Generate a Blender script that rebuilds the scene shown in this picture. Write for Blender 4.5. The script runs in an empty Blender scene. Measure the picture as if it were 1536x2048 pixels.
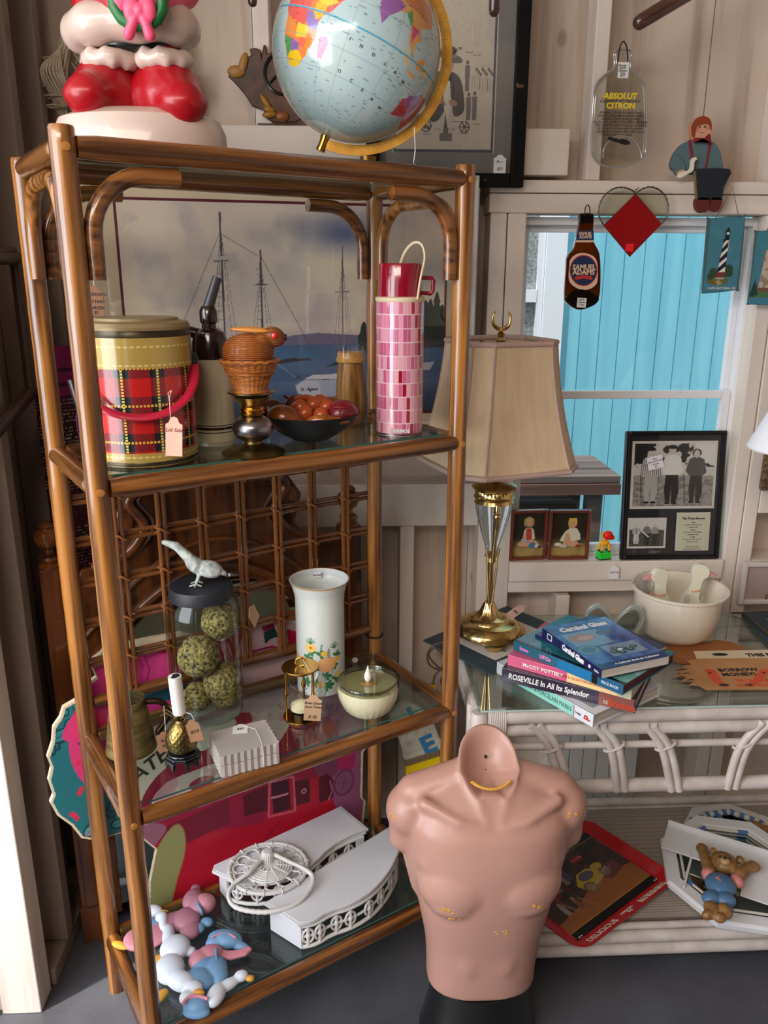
import bpy, math, random
import numpy as np
from math import sin, cos, pi, radians as R
from mathutils import Vector, Matrix, Euler, noise
random.seed(7); rng = np.random.RandomState(5)
sc = bpy.context.scene; col = sc.collection
# ------------------------------------------------------------ camera
FPX, PITCH, ROLL, YAW, CH = 1598.466, .287681, .0034, R(2.7), 1.62336
def _w(x, y, z): return Vector((x*cos(YAW)+y*sin(YAW), -x*sin(YAW)+y*cos(YAW), z))
_r, _u, _f = _w(1,0,0), _w(0,sin(PITCH),cos(PITCH)), _w(0,cos(PITCH),-sin(PITCH))
_r2 = _r*cos(ROLL)+_u*sin(ROLL); _u2 = -_r*sin(ROLL)+_u*cos(ROLL)
cam_d = bpy.data.cameras.new('camera'); cam = bpy.data.objects.new('camera', cam_d); col.objects.link(cam)
cam.matrix_world = Matrix((( _r2.x,_u2.x,-_f.x,0),(_r2.y,_u2.y,-_f.y,0),(_r2.z,_u2.z,-_f.z,CH),(0,0,0,1)))
cam_d.sensor_fit = 'VERTICAL'; cam_d.sensor_height = 36; cam_d.lens = 36*FPX/2048; cam_d.clip_start = .02
sc.camera = cam
CP = Vector((0,0,CH))
def A(U, V, X=None, Y=None, Z=None):
    d = _f + _r2*((U-768)/FPX) - _u2*((V-1024)/FPX)
    t = X/d.x if X is not None else Y/d.y if Y is not None else (Z-CH)/d.z
    return CP+d*t
# ------------------------------------------------------------ world, lights, exposure
wd = bpy.data.worlds.new('sky'); sc.world = wd; wd.use_nodes = True
bgn = wd.node_tree.nodes['Background']; bgn.inputs[0].default_value = (.80,.90,1,1); bgn.inputs[1].default_value = 1.2
def lamp(name, kind, loc, rot, energy, color=(1,1,1), **k):
    l = bpy.data.lights.new(name, kind); l.energy = energy; l.color = color
    for a, b in k.items(): setattr(l, a, b)
    o = bpy.data.objects.new(name, l); o.location = loc; o.rotation_euler = rot; col.objects.link(o); return o
def aim(loc, tgt): return (Vector(tgt)-Vector(loc)).to_track_quat('-Z','Y').to_euler()
lamp('sun', 'SUN', (0,0,5), aim((-.8,-.6,2.475),(0,0,0)), 5, (1,.93,.82), angle=R(1.2))
l1 = (-2.0,-.1,1.7); lamp('doorway_daylight', 'AREA', l1, aim(l1,(0,1.6,1.0)), 62, (.93,.96,1), shape='RECTANGLE', size=1.6, size_y=2.2)
l2 = (-.75,-.7,2.72); lamp('ceiling_fill', 'AREA', l2, aim(l2,(-.6,.2,0)), 58, (1,.86,.72), shape='RECTANGLE', size=1.6, size_y=1.0)  # warm fill lamp added under the ceiling to brighten the room
sc.view_settings.view_transform = 'Standard'; sc.view_settings.look = 'None'; sc.view_settings.gamma = 1
sc.view_settings.exposure = 0.36; sc.view_settings.use_curve_mapping = False
# ------------------------------------------------------------ materials
def lin(c):
    return tuple((x/255/12.92 if x/255 <= .04045 else ((x/255+.055)/1.055)**2.4) for x in c)
_mc = {}
def mat(name, c, rough=.5, metal=0, coat=0, spec=.5, noi=None, c2=None, bump=None, trans=0, ior=1.45, emis=0, sss=0, sheen=0, stretch=(1,1,1), lo=.35, hi=.65):
    """noi = noise scale mixing colour c with c2; bump = (scale, strength)"""
    if name in _mc: return _mc[name]
    m = bpy.data.materials.new(name); m.use_nodes = True; nt = m.node_tree; b = nt.nodes['Principled BSDF']; I = b.inputs
    cc = (*lin(c),1); I['Base Color'].default_value = cc; I['Roughness'].default_value = rough; I['Metallic'].default_value = metal
    I['Coat Weight'].default_value = coat; I['Coat Roughness'].default_value = .08; I['Specular IOR Level'].default_value = spec; I['IOR'].default_value = ior
    I['Transmission Weight'].default_value = trans
    if sss: I['Subsurface Weight'].default_value = sss; I['Subsurface Radius'].default_value = (.01,.008,.006)
    if emis: I['Emission Color'].default_value = cc; I['Emission Strength'].default_value = emis
    def mapped(scale):
        tc = nt.nodes.new('ShaderNodeTexCoord'); mp = nt.nodes.new('ShaderNodeMapping'); mp.inputs['Scale'].default_value = stretch
        nt.links.new(tc.outputs['Object'], mp.inputs[0])
        n = nt.nodes.new('ShaderNodeTexNoise'); n.inputs['Scale'].default_value = scale; n.inputs['Detail'].default_value = 5
        nt.links.new(mp.outputs[0], n.inputs['Vector']); return n
    if noi:
        n = mapped(noi); r = nt.nodes.new('ShaderNodeValToRGB')
        r.color_ramp.elements[0].position = lo; r.color_ramp.elements[1].position = hi
        r.color_ramp.elements[0].color = cc; r.color_ramp.elements[1].color = (*lin(c2),1)
        nt.links.new(n.outputs['Fac'], r.inputs[0]); nt.links.new(r.outputs[0], I['Base Color'])
    if bump:
        n = mapped(bump[0]); bp = nt.nodes.new('ShaderNodeBump'); bp.inputs['Strength'].default_value = bump[1]; bp.inputs['Distance'].default_value = .003
        nt.links.new(n.outputs['Fac'], bp.inputs['Height']); nt.links.new(bp.outputs[0], I['Normal'])
    _mc[name] = m; return m
def vmat(name, rough=.5, coat=0, metal=0, bump=None):
    """material that shows the mesh colour pattern 'Col'"""
    if name in _mc: return _mc[name]
    m = mat(name, (200,200,200), rough, metal, coat, bump=bump); nt = m.node_tree
    a = nt.nodes.new('ShaderNodeVertexColor'); a.layer_name = 'Col'
    nt.links.new(a.outputs['Color'], nt.nodes['Principled BSDF'].inputs['Base Color']); return m
def glass(name, tint=(255,255,255), rough=0., refl=1.0, base=.035):
    """thin sheet of clear glass: see-through with a fresnel reflection"""
    if name in _mc: return _mc[name]
    m = bpy.data.materials.new(name); m.use_nodes = True; nt = m.node_tree; nt.nodes.clear()
    o = nt.nodes.new('ShaderNodeOutputMaterial'); t = nt.nodes.new('ShaderNodeBsdfTransparent'); g = nt.nodes.new('ShaderNodeBsdfGlossy')
    t.inputs[0].default_value = (*lin(tint),1); g.inputs['Roughness'].default_value = rough
    lw = nt.nodes.new('ShaderNodeLayerWeight'); pw = nt.nodes.new('ShaderNodeMath'); pw.operation = 'POWER'; pw.inputs[1].default_value = 4; nt.links.new(lw.outputs['Facing'], pw.inputs[0])
    mu = nt.nodes.new('ShaderNodeMath'); mu.operation = 'MULTIPLY_ADD'; mu.inputs[1].default_value = refl*.8; mu.inputs[2].default_value = base
    mu.use_clamp = True
    mx = nt.nodes.new('ShaderNodeMixShader')
    nt.links.new(pw.outputs[0], mu.inputs[0]); nt.links.new(mu.outputs[0], mx.inputs[0]); nt.links.new(t.outputs[0], mx.inputs[1]); nt.links.new(g.outputs[0], mx.inputs[2]); nt.links.new(mx.outputs[0], o.inputs[0])
    _mc[name] = m; return m
def board(name, c, c2, knot, axis='Z', rough=.6, wear=.5, gs=(14,60)):
    """painted timber: soft blotches, fine grain along the axis, knots and specks"""
    if name in _mc: return _mc[name]
    m = mat(name, c, rough); nt = m.node_tree; N = nt.nodes; L = nt.links; b = N['Principled BSDF']
    tc = N.new('ShaderNodeTexCoord')
    st = {'Z':(1,1,.07),'X':(.07,1,1),'Y':(1,.07,1)}[axis]
    def nz(scale, s, det=4):
        mp = N.new('ShaderNodeMapping'); mp.inputs['Scale'].default_value = s; L.new(tc.outputs['Object'], mp.inputs[0])
        n = N.new('ShaderNodeTexNoise'); n.inputs['Scale'].default_value = scale; n.inputs['Detail'].default_value = det; L.new(mp.outputs[0], n.inputs['Vector']); return n
    def ramp(src, p0, p1):
        r = N.new('ShaderNodeMapRange'); r.inputs[1].default_value = p0; r.inputs[2].default_value = p1; L.new(src, r.inputs[0]); return r.outputs[0]
    def mix(fac, a, bb):
        x = N.new('ShaderNodeMix'); x.data_type = 'RGBA'
        L.new(fac, x.inputs[0])
        for i, v in ((6,a),(7,bb)):
            if isinstance(v, tuple): x.inputs[i].default_value = (*lin(v),1)
            else: L.new(v, x.inputs[i])
        return x.outputs[2]
    g1 = nz(gs[0], st); g2 = nz(gs[1], st); bl = nz(2.3, (1,1,1))
    c_a = mix(ramp(bl.outputs[0], .35, .7), c, c2)
    f = N.new('ShaderNodeMath'); f.operation = 'MULTIPLY'; L.new(ramp(g1.outputs[0], .52, .72), f.inputs[0]); f.inputs[1].default_value = wear
    c_b = mix(f.outputs[0], c_a, knot)
    vo = N.new('ShaderNodeTexVoronoi'); vo.inputs['Scale'].default_value = 3.1
    mp = N.new('ShaderNodeMapping'); mp.inputs['Scale'].default_value = {'Z':(1.6,1,1),'X':(1,1,1.6),'Y':(1,1,1.6)}[axis]; L.new(tc.outputs['Object'], mp.inputs[0]); L.new(mp.outputs[0], vo.inputs[0])
    fk = N.new('ShaderNodeMath'); fk.operation = 'MULTIPLY'; L.new(ramp(vo.outputs['Distance'], .085, .05), fk.inputs[0]); fk.inputs[1].default_value = .5
    c_c = mix(fk.outputs[0], c_b, knot); L.new(c_c, b.inputs['Base Color'])
    bp = N.new('ShaderNodeBump'); bp.inputs['Strength'].default_value = .35; bp.inputs['Distance'].default_value = .002
    L.new(g2.outputs[0], bp.inputs['Height']); L.new(bp.outputs[0], b.inputs['Normal']); return m
def wood(name, c, c2, axis='Z', rough=.28, coat=.8, scale=70, st=.035, bump=.15):
    s = {'X':(st,1,1),'Y':(1,st,1),'Z':(1,1,st)}[axis]
    return mat(name, c, rough, 0, coat, noi=scale, c2=c2, bump=(scale*3,bump), stretch=s, lo=.38, hi=.62)
# ------------------------------------------------------------ mesh builder
class MB:
    def __init__(s): s.v = []; s.f = []
    def add(s, V, F, M=None):
        n = len(s.v)
        s.v += [tuple(M @ Vector(p)) for p in V] if M is not None else [tuple(p) for p in V]
        s.f += [tuple(i+n for i in f) for f in F]; return s
    def bx(s, x0,y0,z0,x1,y1,z1, M=None):
        V = [(x,y,z) for z in (z0,z1) for y in (y0,y1) for x in (x0,x1)]
        return s.add(V, [(0,2,3,1),(4,5,7,6),(0,1,5,4),(2,6,7,3),(0,4,6,2),(1,3,7,5)], M)
    def box(s, c, d, M=None):
        return s.bx(c[0]-d[0]/2,c[1]-d[1]/2,c[2]-d[2]/2,c[0]+d[0]/2,c[1]+d[1]/2,c[2]+d[2]/2,M)
    def prism(s, P, t, M=None, z0=0):
        n = len(P); V = [(x,y,z0) for x,y in P]+[(x,y,z0+t) for x,y in P]
        return s.add(V, [tuple(range(n-1,-1,-1)), tuple(range(n,2*n))]+[(i,(i+1)%n,n+(i+1)%n,n+i) for i in range(n)], M)
    def loft(s, rings, cap=True, closed=False, M=None):
        n = len(rings[0]); V = [p for r in rings for p in r]; F = []; m = len(rings)
        for k in range(m if closed else m-1):
            a, b = k*n, ((k+1)%m)*n
            F += [(a+i, a+(i+1)%n, b+(i+1)%n, b+i) for i in range(n)]
        if cap and not closed: F += [tuple(range(n-1,-1,-1)), tuple((m-1)*n+i for i in range(n))]
        return s.add(V, F, M)
    def tube(s, pts, r, n=12, closed=False, M=None, cap=True, flat=1):
        P = [Vector(p) for p in pts]; m = len(P); rs = r if hasattr(r,'__len__') else [r]*m
        T = []
        for i in range(m):
            a = P[(i-1)%m] if (closed or i) else P[i]; b = P[(i+1)%m] if (closed or i < m-1) else P[i]
            T.append((b-a).normalized())
        up = Vector((0,0,1)) if abs(T[0].z) < .9 else Vector((1,0,0))
        u = T[0].cross(up).normalized(); rings = []
        for i in range(m):
            u = (u - T[i]*u.dot(T[i])).normalized(); w = T[i].cross(u)
            rings.append([tuple(P[i]+(u*cos(2*pi*k/n)+w*sin(2*pi*k/n)*flat)*rs[i]) for k in range(n)])
        return s.loft(rings, cap, closed, M)
    def lathe(s, prof, n=32, M=None, a0=0, sx=1, sy=1, wob=None, cap=False):
        rings = []
        for r, z in prof:
            rings.append([((r*(wob(2*pi*k/n+a0, z) if wob else 1))*cos(2*pi*k/n+a0)*sx, (r*(wob(2*pi*k/n+a0, z) if wob else 1))*sin(2*pi*k/n+a0)*sy, z) for k in range(n)])
        n0 = len(s.f); s.loft(rings, False, False, M); b0 = len(s.v)-len(rings)*n
        if prof[0][0] < .004 or cap: s.f.append(tuple(b0+i for i in range(n-1,-1,-1)))
        if prof[-1][0] < .004 or cap: s.f.append(tuple(b0+(len(rings)-1)*n+i for i in range(n)))
        return s
    def ell(s, c, r, M=None, n=20, m=12):
        r = r if hasattr(r,'__len__') else (r,r,r)
        rings = []
        for j in range(m+1):
            t = pi*min(max(j/m,.002),.998); rings.append([(c[0]+r[0]*sin(t)*cos(2*pi*k/n), c[1]+r[1]*sin(t)*sin(2*pi*k/n), c[2]-r[2]*cos(t)) for k in range(n)])
        return s.loft(rings, True, False, M)
    def ball(s, c, r, rot=(0,0,0), n=20, m=12):   # rotated ellipsoid
        return s.ell((0,0,0), r, Matrix.Translation(c) @ Euler(rot).to_matrix().to_4x4(), n, m)
    def limb(s, a, b, ra, rb, n=12):
        a, b = Vector(a), Vector(b); k = 5; P = []; Q = []
        d = (b-a).normalized()
        for i in range(k): t = i/(k-1)*pi/2; P.append(a-d*ra*cos(t)); Q.append(max(ra*sin(t),ra*.02))
        for i in range(k): t = i/(k-1)*pi/2; P.append(b+d*rb*sin(t)); Q.append(max(rb*cos(t),rb*.02))
        return s.tube(P, Q, n)
    def build(s, name, mt, parent=None, smooth=40, bevel=0, mods=None, seg=2):
        me = bpy.data.meshes.new(name); me.from_pydata(s.v, [], s.f); me.materials.append(mt)
        if smooth:
            me.polygons.foreach_set('use_smooth', [True]*len(me.polygons)); me.set_sharp_from_angle(angle=R(smooth))
        me.update(); o = bpy.data.objects.new(name, me); col.objects.link(o)
        if parent: o.parent = parent
        if bevel:
            b = o.modifiers.new('bevel','BEVEL'); b.width = bevel; b.segments = seg; b.limit_method = 'ANGLE'; b.angle_limit = R(35)
        for k, kw in (mods or []):
            md = o.modifiers.new(k.lower(), k)
            for a, v in kw.items(): setattr(md, a, v)
        return o
def blob(vox=.004, it=6, fac=.6): return [('REMESH', dict(mode='VOXEL', voxel_size=vox, use_smooth_shade=True)), ('SMOOTH', dict(iterations=it, factor=fac))]
def tag(o, label, cat, group=None, kind=None):
    if label: o['label'] = label
    if cat: o['category'] = cat
    if group: o['group'] = group
    if kind: o['kind'] = kind
    return o
def thing(name, label, cat, loc=(0,0,0), rot=0, group=None):
    o = bpy.data.objects.new(name, None); o.empty_display_size = .05; col.objects.link(o); o.location = loc
    if isinstance(rot, Matrix): o.rotation_mode = 'QUATERNION'; o.rotation_quaternion = rot.to_quaternion()
    else: o.rotation_euler = rot if hasattr(rot,'__len__') else (0,0,rot)
    return tag(o, label, cat, group)
def struct(name, mb, mt, **k): o = mb.build(name, mt, **k); o['kind'] = 'structure'; return o
def lab(o, s): o['label'] = s; return o
def frame(o, x, y):   # rotation matrix from two directions (x right, y up); z = x cross y
    x = Vector(x).normalized(); y = Vector(y); z = x.cross(y).normalized(); y = z.cross(x)
    return Matrix(((x.x,y.x,z.x,o[0]),(x.y,y.y,z.y,o[1]),(x.z,y.z,z.z,o[2]),(0,0,0,1)))
UP = Matrix(((1,0,0,0),(0,0,-1,0),(0,1,0,0),(0,0,0,1)))   # lifts an XY drawing into XZ, facing -Y
def T(x,y,z): return Matrix.Translation((x,y,z))
def Rz(a): return Matrix.Rotation(a,4,'Z')
def Rx(a): return Matrix.Rotation(a,4,'X')
def Ry(a): return Matrix.Rotation(a,4,'Y')
def spline(P, k=8, closed=False):   # catmull-rom
    P = [Vector(p).to_3d() if len(p)==3 else Vector((p[0],p[1],0)) for p in P]; n = len(P); out = []
    for i in range(n if closed else n-1):
        g = (lambda j: P[j % n]) if closed else (lambda j: P[min(max(j,0),n-1)])
        a,b,c,d = g(i-1),g(i),g(i+1),g(i+2)
        for t in range(k):
            t /= k; out.append(.5*((2*b)+(c-a)*t+(2*a-5*b+4*c-d)*t*t+(3*b-a-3*c+d)*t**3))
    if not closed: out.append(P[-1])
    return out
def sp2(P, k=6, closed=True): return [(p.x,p.y) for p in spline(P,k,closed)]
def circ(cx, cy, rx, ry=None, n=24, a0=0, a1=2*pi):
    ry = ry or rx; e = abs(a1-a0) > 6.28; return [(cx+rx*cos(a0+(a1-a0)*i/(n if e else n-1)), cy+ry*sin(a0+(a1-a0)*i/(n if e else n-1))) for i in range(n)]
_tc = {}
def text(s, size, mt, parent, M, name='lettering', al='CENTER', shear=0, ex=.0004, bold=0, sx=1):
    c = bpy.data.curves.new('t','FONT'); c.body = s; c.size = size; c.align_x = al; c.align_y = 'CENTER'; c.extrude = ex; c.shear = shear; c.offset = bold; c.resolution_u = 2
    c.space_line = .85
    o = bpy.data.objects.new('t', c); me = bpy.data.meshes.new_from_object(o); bpy.data.objects.remove(o); me.materials.clear(); me.materials.append(mt)
    me.transform(M @ Matrix.Diagonal((sx,1,1,1))); me.name = name; q = bpy.data.objects.new(name, me); col.objects.link(q); q.parent = parent; return q
# ------------------------------------------------------------ colour patterns carried by a mesh grid
class Cv:
    """pattern with coordinates x 0..w, y 0..h (y up), res cells per unit"""
    def __init__(s, w, h, n, bg):
        s.w, s.h = w, h; s.nx = int(n); s.ny = max(2,int(n*h/w)); s.a = np.empty((s.ny,s.nx,3)); s.a[:] = np.array(bg)/255.
        s.X, s.Y = np.meshgrid((np.arange(s.nx)+.5)*w/s.nx, (np.arange(s.ny)+.5)*h/s.ny)
    def put(s, m, c, al=1.):
        s._mix((slice(None),slice(None)), m, c, al); return s
    def _mix(s, w, m, c, al):
        m = (m*al)[...,None]; v = s.a[w]; s.a[w] = v+(np.array(c)/255.-v)*m
    def _win(s, x0, x1, y0, y1):
        i0, i1 = int(max(0,x0*s.nx/s.w-1)), int(max(0,min(s.nx,x1*s.nx/s.w+2))); j0, j1 = int(max(0,y0*s.ny/s.h-1)), int(max(0,min(s.ny,y1*s.ny/s.h+2)))
        w = (slice(j0,max(j1,j0)), slice(i0,max(i1,i0))); return w, s.X[w], s.Y[w]
    def rect(s, x0,y0,x1,y1,c,al=1.): return s.put(((s.X>=x0)&(s.X<x1)&(s.Y>=y0)&(s.Y<y1)).astype(float), c, al)
    def poly(s, P, c, al=1.):
        w, X, Y = s._win(min(p[0] for p in P),max(p[0] for p in P),min(p[1] for p in P),max(p[1] for p in P)); m = np.zeros(X.shape,bool); n = len(P)
        for i in range(n):
            (x0,y0),(x1,y1) = P[i],P[(i+1)%n]
            if y0 == y1: continue
            m ^= ((Y>=min(y0,y1))&(Y<max(y0,y1)))&(X < (x1-x0)*(Y-y0)/(y1-y0)+x0)
        s._mix(w, m.astype(float), c, al); return s
    def el(s, x,y,rx,ry,c,al=1.,rot=0,soft=0):
        q = max(rx,ry)*(1+soft); w, X, Y = s._win(x-q,x+q,y-q,y+q); dx, dy = X-x, Y-y; a = dx*cos(rot)+dy*sin(rot); b = -dx*sin(rot)+dy*cos(rot); d = np.sqrt((a/rx)**2+(b/ry)**2)
        s._mix(w, np.clip((1-d)/soft+.5,0,1) if soft else (d<1).astype(float), c, al); return s
    def ln(s, P, w, c, al=1.):
        for (x0,y0),(x1,y1) in zip(P[:-1],P[1:]):
            W, X, Y = s._win(min(x0,x1)-w,max(x0,x1)+w,min(y0,y1)-w,max(y0,y1)+w); L = (x1-x0)**2+(y1-y0)**2+1e-12; t = np.clip(((X-x0)*(x1-x0)+(Y-y0)*(y1-y0))/L,0,1)
            d = np.hypot(X-x0-t*(x1-x0), Y-y0-t*(y1-y0)); s._mix(W, (d<w/2).astype(float), c, al)
        return s
    def nz(s, fx, fy, seed=0, det=3):
        r = np.random.RandomState(seed); o = np.zeros(s.X.shape); t = 0
        for k in range(det):
            gx, gy = int(fx*2**k)+2, int(fy*2**k)+2; g = r.rand(gy,gx)
            u = s.X/s.w*(gx-1.001); v = s.Y/s.h*(gy-1.001); i = u.astype(int); j = v.astype(int); a = u-i; b = v-j; a = a*a*(3-2*a); b = b*b*(3-2*b)
            o += (g[j,i]*(1-a)*(1-b)+g[j,i+1]*a*(1-b)+g[j+1,i]*(1-a)*b+g[j+1,i+1]*a*b)/2**k; t += 1/2**k
        return o/t
    def sheet(s, name, mt, parent, fn=None, W=None, H=None, M=None, smooth=True, y=0.):
        """fn(S,T) -> x,y,z arrays for S,T in 0..1; default an upright picture W x H facing -Y, x centred"""
        ny, nx = s.ny, s.nx; Sg, Tg = np.meshgrid(np.linspace(0,1,nx), np.linspace(0,1,ny))
        if fn is None: x, yy, z = (Sg-.5)*W, Sg*0+y, Tg*H
        else: x, yy, z = fn(Sg,Tg)
        co = np.stack([x,yy,z],-1).reshape(-1,3)
        idx = np.arange(ny*nx).reshape(ny,nx); F = np.stack([idx[:-1,:-1],idx[:-1,1:],idx[1:,1:],idx[1:,:-1]],-1).reshape(-1,4)
        me = bpy.data.meshes.new(name); me.vertices.add(len(co)); me.vertices.foreach_set('co', co.ravel())
        me.loops.add(F.size); me.loops.foreach_set('vertex_index', F.ravel()); me.polygons.add(len(F)); me.polygons.foreach_set('loop_start', np.arange(0,F.size,4))
        me.update(calc_edges=True)
        if smooth: me.polygons.foreach_set('use_smooth', np.ones(len(F),bool))
        a = np.clip(s.a,0,1); L = np.where(a<=.04045, a/12.92, ((a+.055)/1.055)**2.4).reshape(-1,3)
        at = me.color_attributes.new('Col','FLOAT_COLOR','POINT'); at.data.foreach_set('color', np.concatenate([L,np.ones((len(L),1))],1).ravel().astype('f4'))
        me.materials.append(mt)
        if M is not None: me.transform(M)
        o = bpy.data.objects.new(name, me); col.objects.link(o)
        if parent: o.parent = parent
        return o
def lerpc(a,b,t): return tuple(a[i]+(b[i]-a[i])*t for i in range(3))
# common materials
BRASS = mat('brass', (196,150,70), .22, 1, noi=12, c2=(150,105,45)); BRASSD = mat('aged_brass', (140,118,70), .4, 1, noi=20, c2=(92,76,44))
WHITE = mat('white_plastic', (226,224,224), .35); BLACK = mat('black_gloss', (16,16,18), .25, coat=.4); BLACKM = mat('black_matt', (28,30,34), .6)
CARD = mat('tan_card', (196,160,125), .8); CARDW = mat('white_card', (228,226,226), .7); CARDP = mat('pink_card', (232,190,170), .8); CARDB = mat('brown_card', (128,88,62), .8)
INK = mat('ink', (40,32,34), .7); STR = mat('string', (225,220,208), .9); INKR = mat('red_ink', (150,60,80), .7)
GL = glass('clear_glass')
# ============================================================ setting
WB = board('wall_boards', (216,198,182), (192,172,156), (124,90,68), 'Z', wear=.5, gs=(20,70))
WL = board('shaded_left_boards', (164,146,134), (142,126,114), (120,92,74), 'Z', wear=.3)  # wall paint darkened to carry the shade of the left wall
TRM = board('trim_paint', (230,216,204), (216,202,190), (140,108,86), 'X', wear=.2)
TRZ = board('trim_paint_upright', (230,216,204), (214,200,188), (140,108,86), 'Z', wear=.2)
YS, YB = 2.12, 2.21
XL = -.70
fl = MB(); fl.bx(-2.2,-2.5,-.05,3.0,2.3,0)
FLM = mat('floor_paint', (78,79,86), .42, noi=6, c2=(66,66,72), bump=(90,.25))
nt = FLM.node_tree
def scratches(m, c, scale=16):
    nt = m.node_tree; N = nt.nodes; L = nt.links; b = N['Principled BSDF']; src = b.inputs['Base Color'].links[0].from_socket
    tc = N.new('ShaderNodeTexCoord'); v = N.new('ShaderNodeTexNoise'); v.inputs['Scale'].default_value = scale; v.inputs['Detail'].default_value = 8; v.inputs['Roughness'].default_value = .8
    L.new(tc.outputs['Object'], v.inputs['Vector']); r = N.new('ShaderNodeMapRange'); r.inputs[1].default_value = .66; r.inputs[2].default_value = .72; L.new(v.outputs['Fac'], r.inputs[0])
    x = N.new('ShaderNodeMix'); x.data_type = 'RGBA'; L.new(r.outputs[0], x.inputs[0]); L.new(src, x.inputs[6]); x.inputs[7].default_value = (*lin(c),1); L.new(x.outputs[2], b.inputs['Base Color'])
scratches(FLM, (150,150,152))
struct('floor', fl, FLM)
# back wall: wide vertical boards with a window opening
wx0, wx1, wz0, wz1 = .40, 1.09, .80, 1.80
mb = MB(); edges = [-.79,-.52,-.245,.04,.31,wx0]
bw = []
x = -.79
while x < 2.6:
    nx_ = min(x+.285, 2.6)
    segs = [(x,nx_)]
    for a, b in segs:
        if b <= wx0 or a >= wx1: mb.bx(a+.0015,YB,0,b-.0015,YB+.02,2.75)
        else:
            mb.bx(a+.0015,YB,wz1,b-.0015,YB+.02,2.75); mb.bx(a+.0015,YB,0,b-.0015,YB+.02,wz0)
            if a < wx0: mb.bx(a+.0015,YB,wz0,wx0,YB+.02,wz1)
            if b > wx1: mb.bx(wx1,YB,wz0,b-.0015,YB+.02,wz1)
    x = nx_
struct('wall_back', mb, WB, smooth=0)
mb = MB()
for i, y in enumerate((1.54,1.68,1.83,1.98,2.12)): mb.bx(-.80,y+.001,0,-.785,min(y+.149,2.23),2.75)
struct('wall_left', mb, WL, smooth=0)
def trims(n, boxes, m=TRM, bevel=.003):
    for i, b in enumerate(boxes):
        mb = MB(); mb.bx(*b); struct('trim_%d' % (n+i), mb, m, smooth=0, bevel=bevel)
def S(u): return A(u, 100, Y=YS).x
def Zs(v, u=1200): return A(u, v, Y=YS).z
e = .0006
hz0, hz1 = Zs(427), Zs(361)
# uprights on the back wall above and beside the window
XLJ = A(1005,700,Y=YS).x; XLJ2 = A(1040,700,Y=YS).x; XRJ = A(1492,700,Y=YS).x
trims(1, [(XLJ,YS,0,XLJ2,YB-e,hz0-e), (XLJ-.045,YS,0,XLJ-.003,YB-e,hz0-e), (1.078,YS,0,1.118,YB-e,hz0-e), (1.121,YS,0,1.16,YB-e,2.75),
          (.600,YS,hz1+e,.636,YB-e,2.75), (1.075,YS,hz1+e,1.112,YB-e,2.75), (.045,YS,Zs(255)+e,.083,YB-e,2.75), (S(507),YS,Zs(255)+e,S(507)+.038,YB-e,2.75), (1.52,YS,0,1.56,YB-e,2.75),
          (.145,YS,0,.185,YB-e,Zs(1052,880)-e), (.60,YS,0,.64,YB-e,.738), (-.26,YS,0,-.22,YB-e,Zs(1052,880)-e)], TRZ)
hm = (hz0+hz1)/2+.008
trims(20, [(XLJ-.05,YS-.002,hm+.001,1.119,YB-e,hz1), (XLJ-.05,YS,hz0,1.119,YB-e,hm-.001)])        # header, two boards
trims(22, [(XL,YS,Zs(352)+e,.555,YB-e,Zs(258))])                                                 # blocking board left
trims(24, [(XL,YS,Zs(1052,880),XLJ-.047,YB-e,Zs(968,880))])
SILLZ = Zs(1121); sz2 = Zs(1160)-.001; sz3 = Zs(1183)
trims(26, [(XLJ2+e,YS-.01,sz2+.002,1.076,YB-e,SILLZ), (XLJ2+e,YS,sz3,1.076,YB-e,sz2)])
trims(28, [(XL,YS-.005,0,1.9,YB-e,.035)])
# right of the window: blocking boards
trims(30, [(1.162,YS,.98,1.519,YB-e,1.075),(1.162,YS,.80,1.519,YB-e,.84)])
# left wall: studs, sole plate, door post and outside casing
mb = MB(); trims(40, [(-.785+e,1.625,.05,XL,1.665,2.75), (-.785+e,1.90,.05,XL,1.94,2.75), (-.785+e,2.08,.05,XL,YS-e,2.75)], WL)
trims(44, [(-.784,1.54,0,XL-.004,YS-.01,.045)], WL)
trims(46, [(-.80,1.465,0,XL-.012,1.53,2.75)], board('post_paint', (222,214,206),(206,196,186),(150,118,98),'Z',wear=.35,gs=(22,90)))
trims(47, [(-.828,1.475,0,-.803,1.56,2.75)], board('casing_paint', (214,205,196),(196,186,176),(130,82,60),'Z',wear=.8,gs=(9,90)))
trims(48, [(-.856,1.44,-.02,-.832,1.60,2.75)], board('outer_casing_paint', (220,212,206),(196,186,178),(130,82,60),'Z',wear=.6,gs=(12,90)))
trims(49, [(-.95,1.50,-.1,-.86,1.56,2.75),(-1.06,1.52,-.1,-.955,1.56,2.75)], _mc['casing_paint'])
mb = MB(); mb.bx(-1.35,-2.2,2.75,3.0,2.4,2.8); struct('ceiling', mb, WB, smooth=0)  # unseen ceiling, left overhang extended to keep sun off the floor
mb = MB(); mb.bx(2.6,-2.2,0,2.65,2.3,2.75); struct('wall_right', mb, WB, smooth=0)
mb = MB(); mb.bx(-.9,-2.25,0,2.65,-2.2,2.75); struct('wall_front', mb, mat('dim_wall',(74,62,54),.8), smooth=0)  # unseen wall added behind the camera to darken glass reflections
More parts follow.
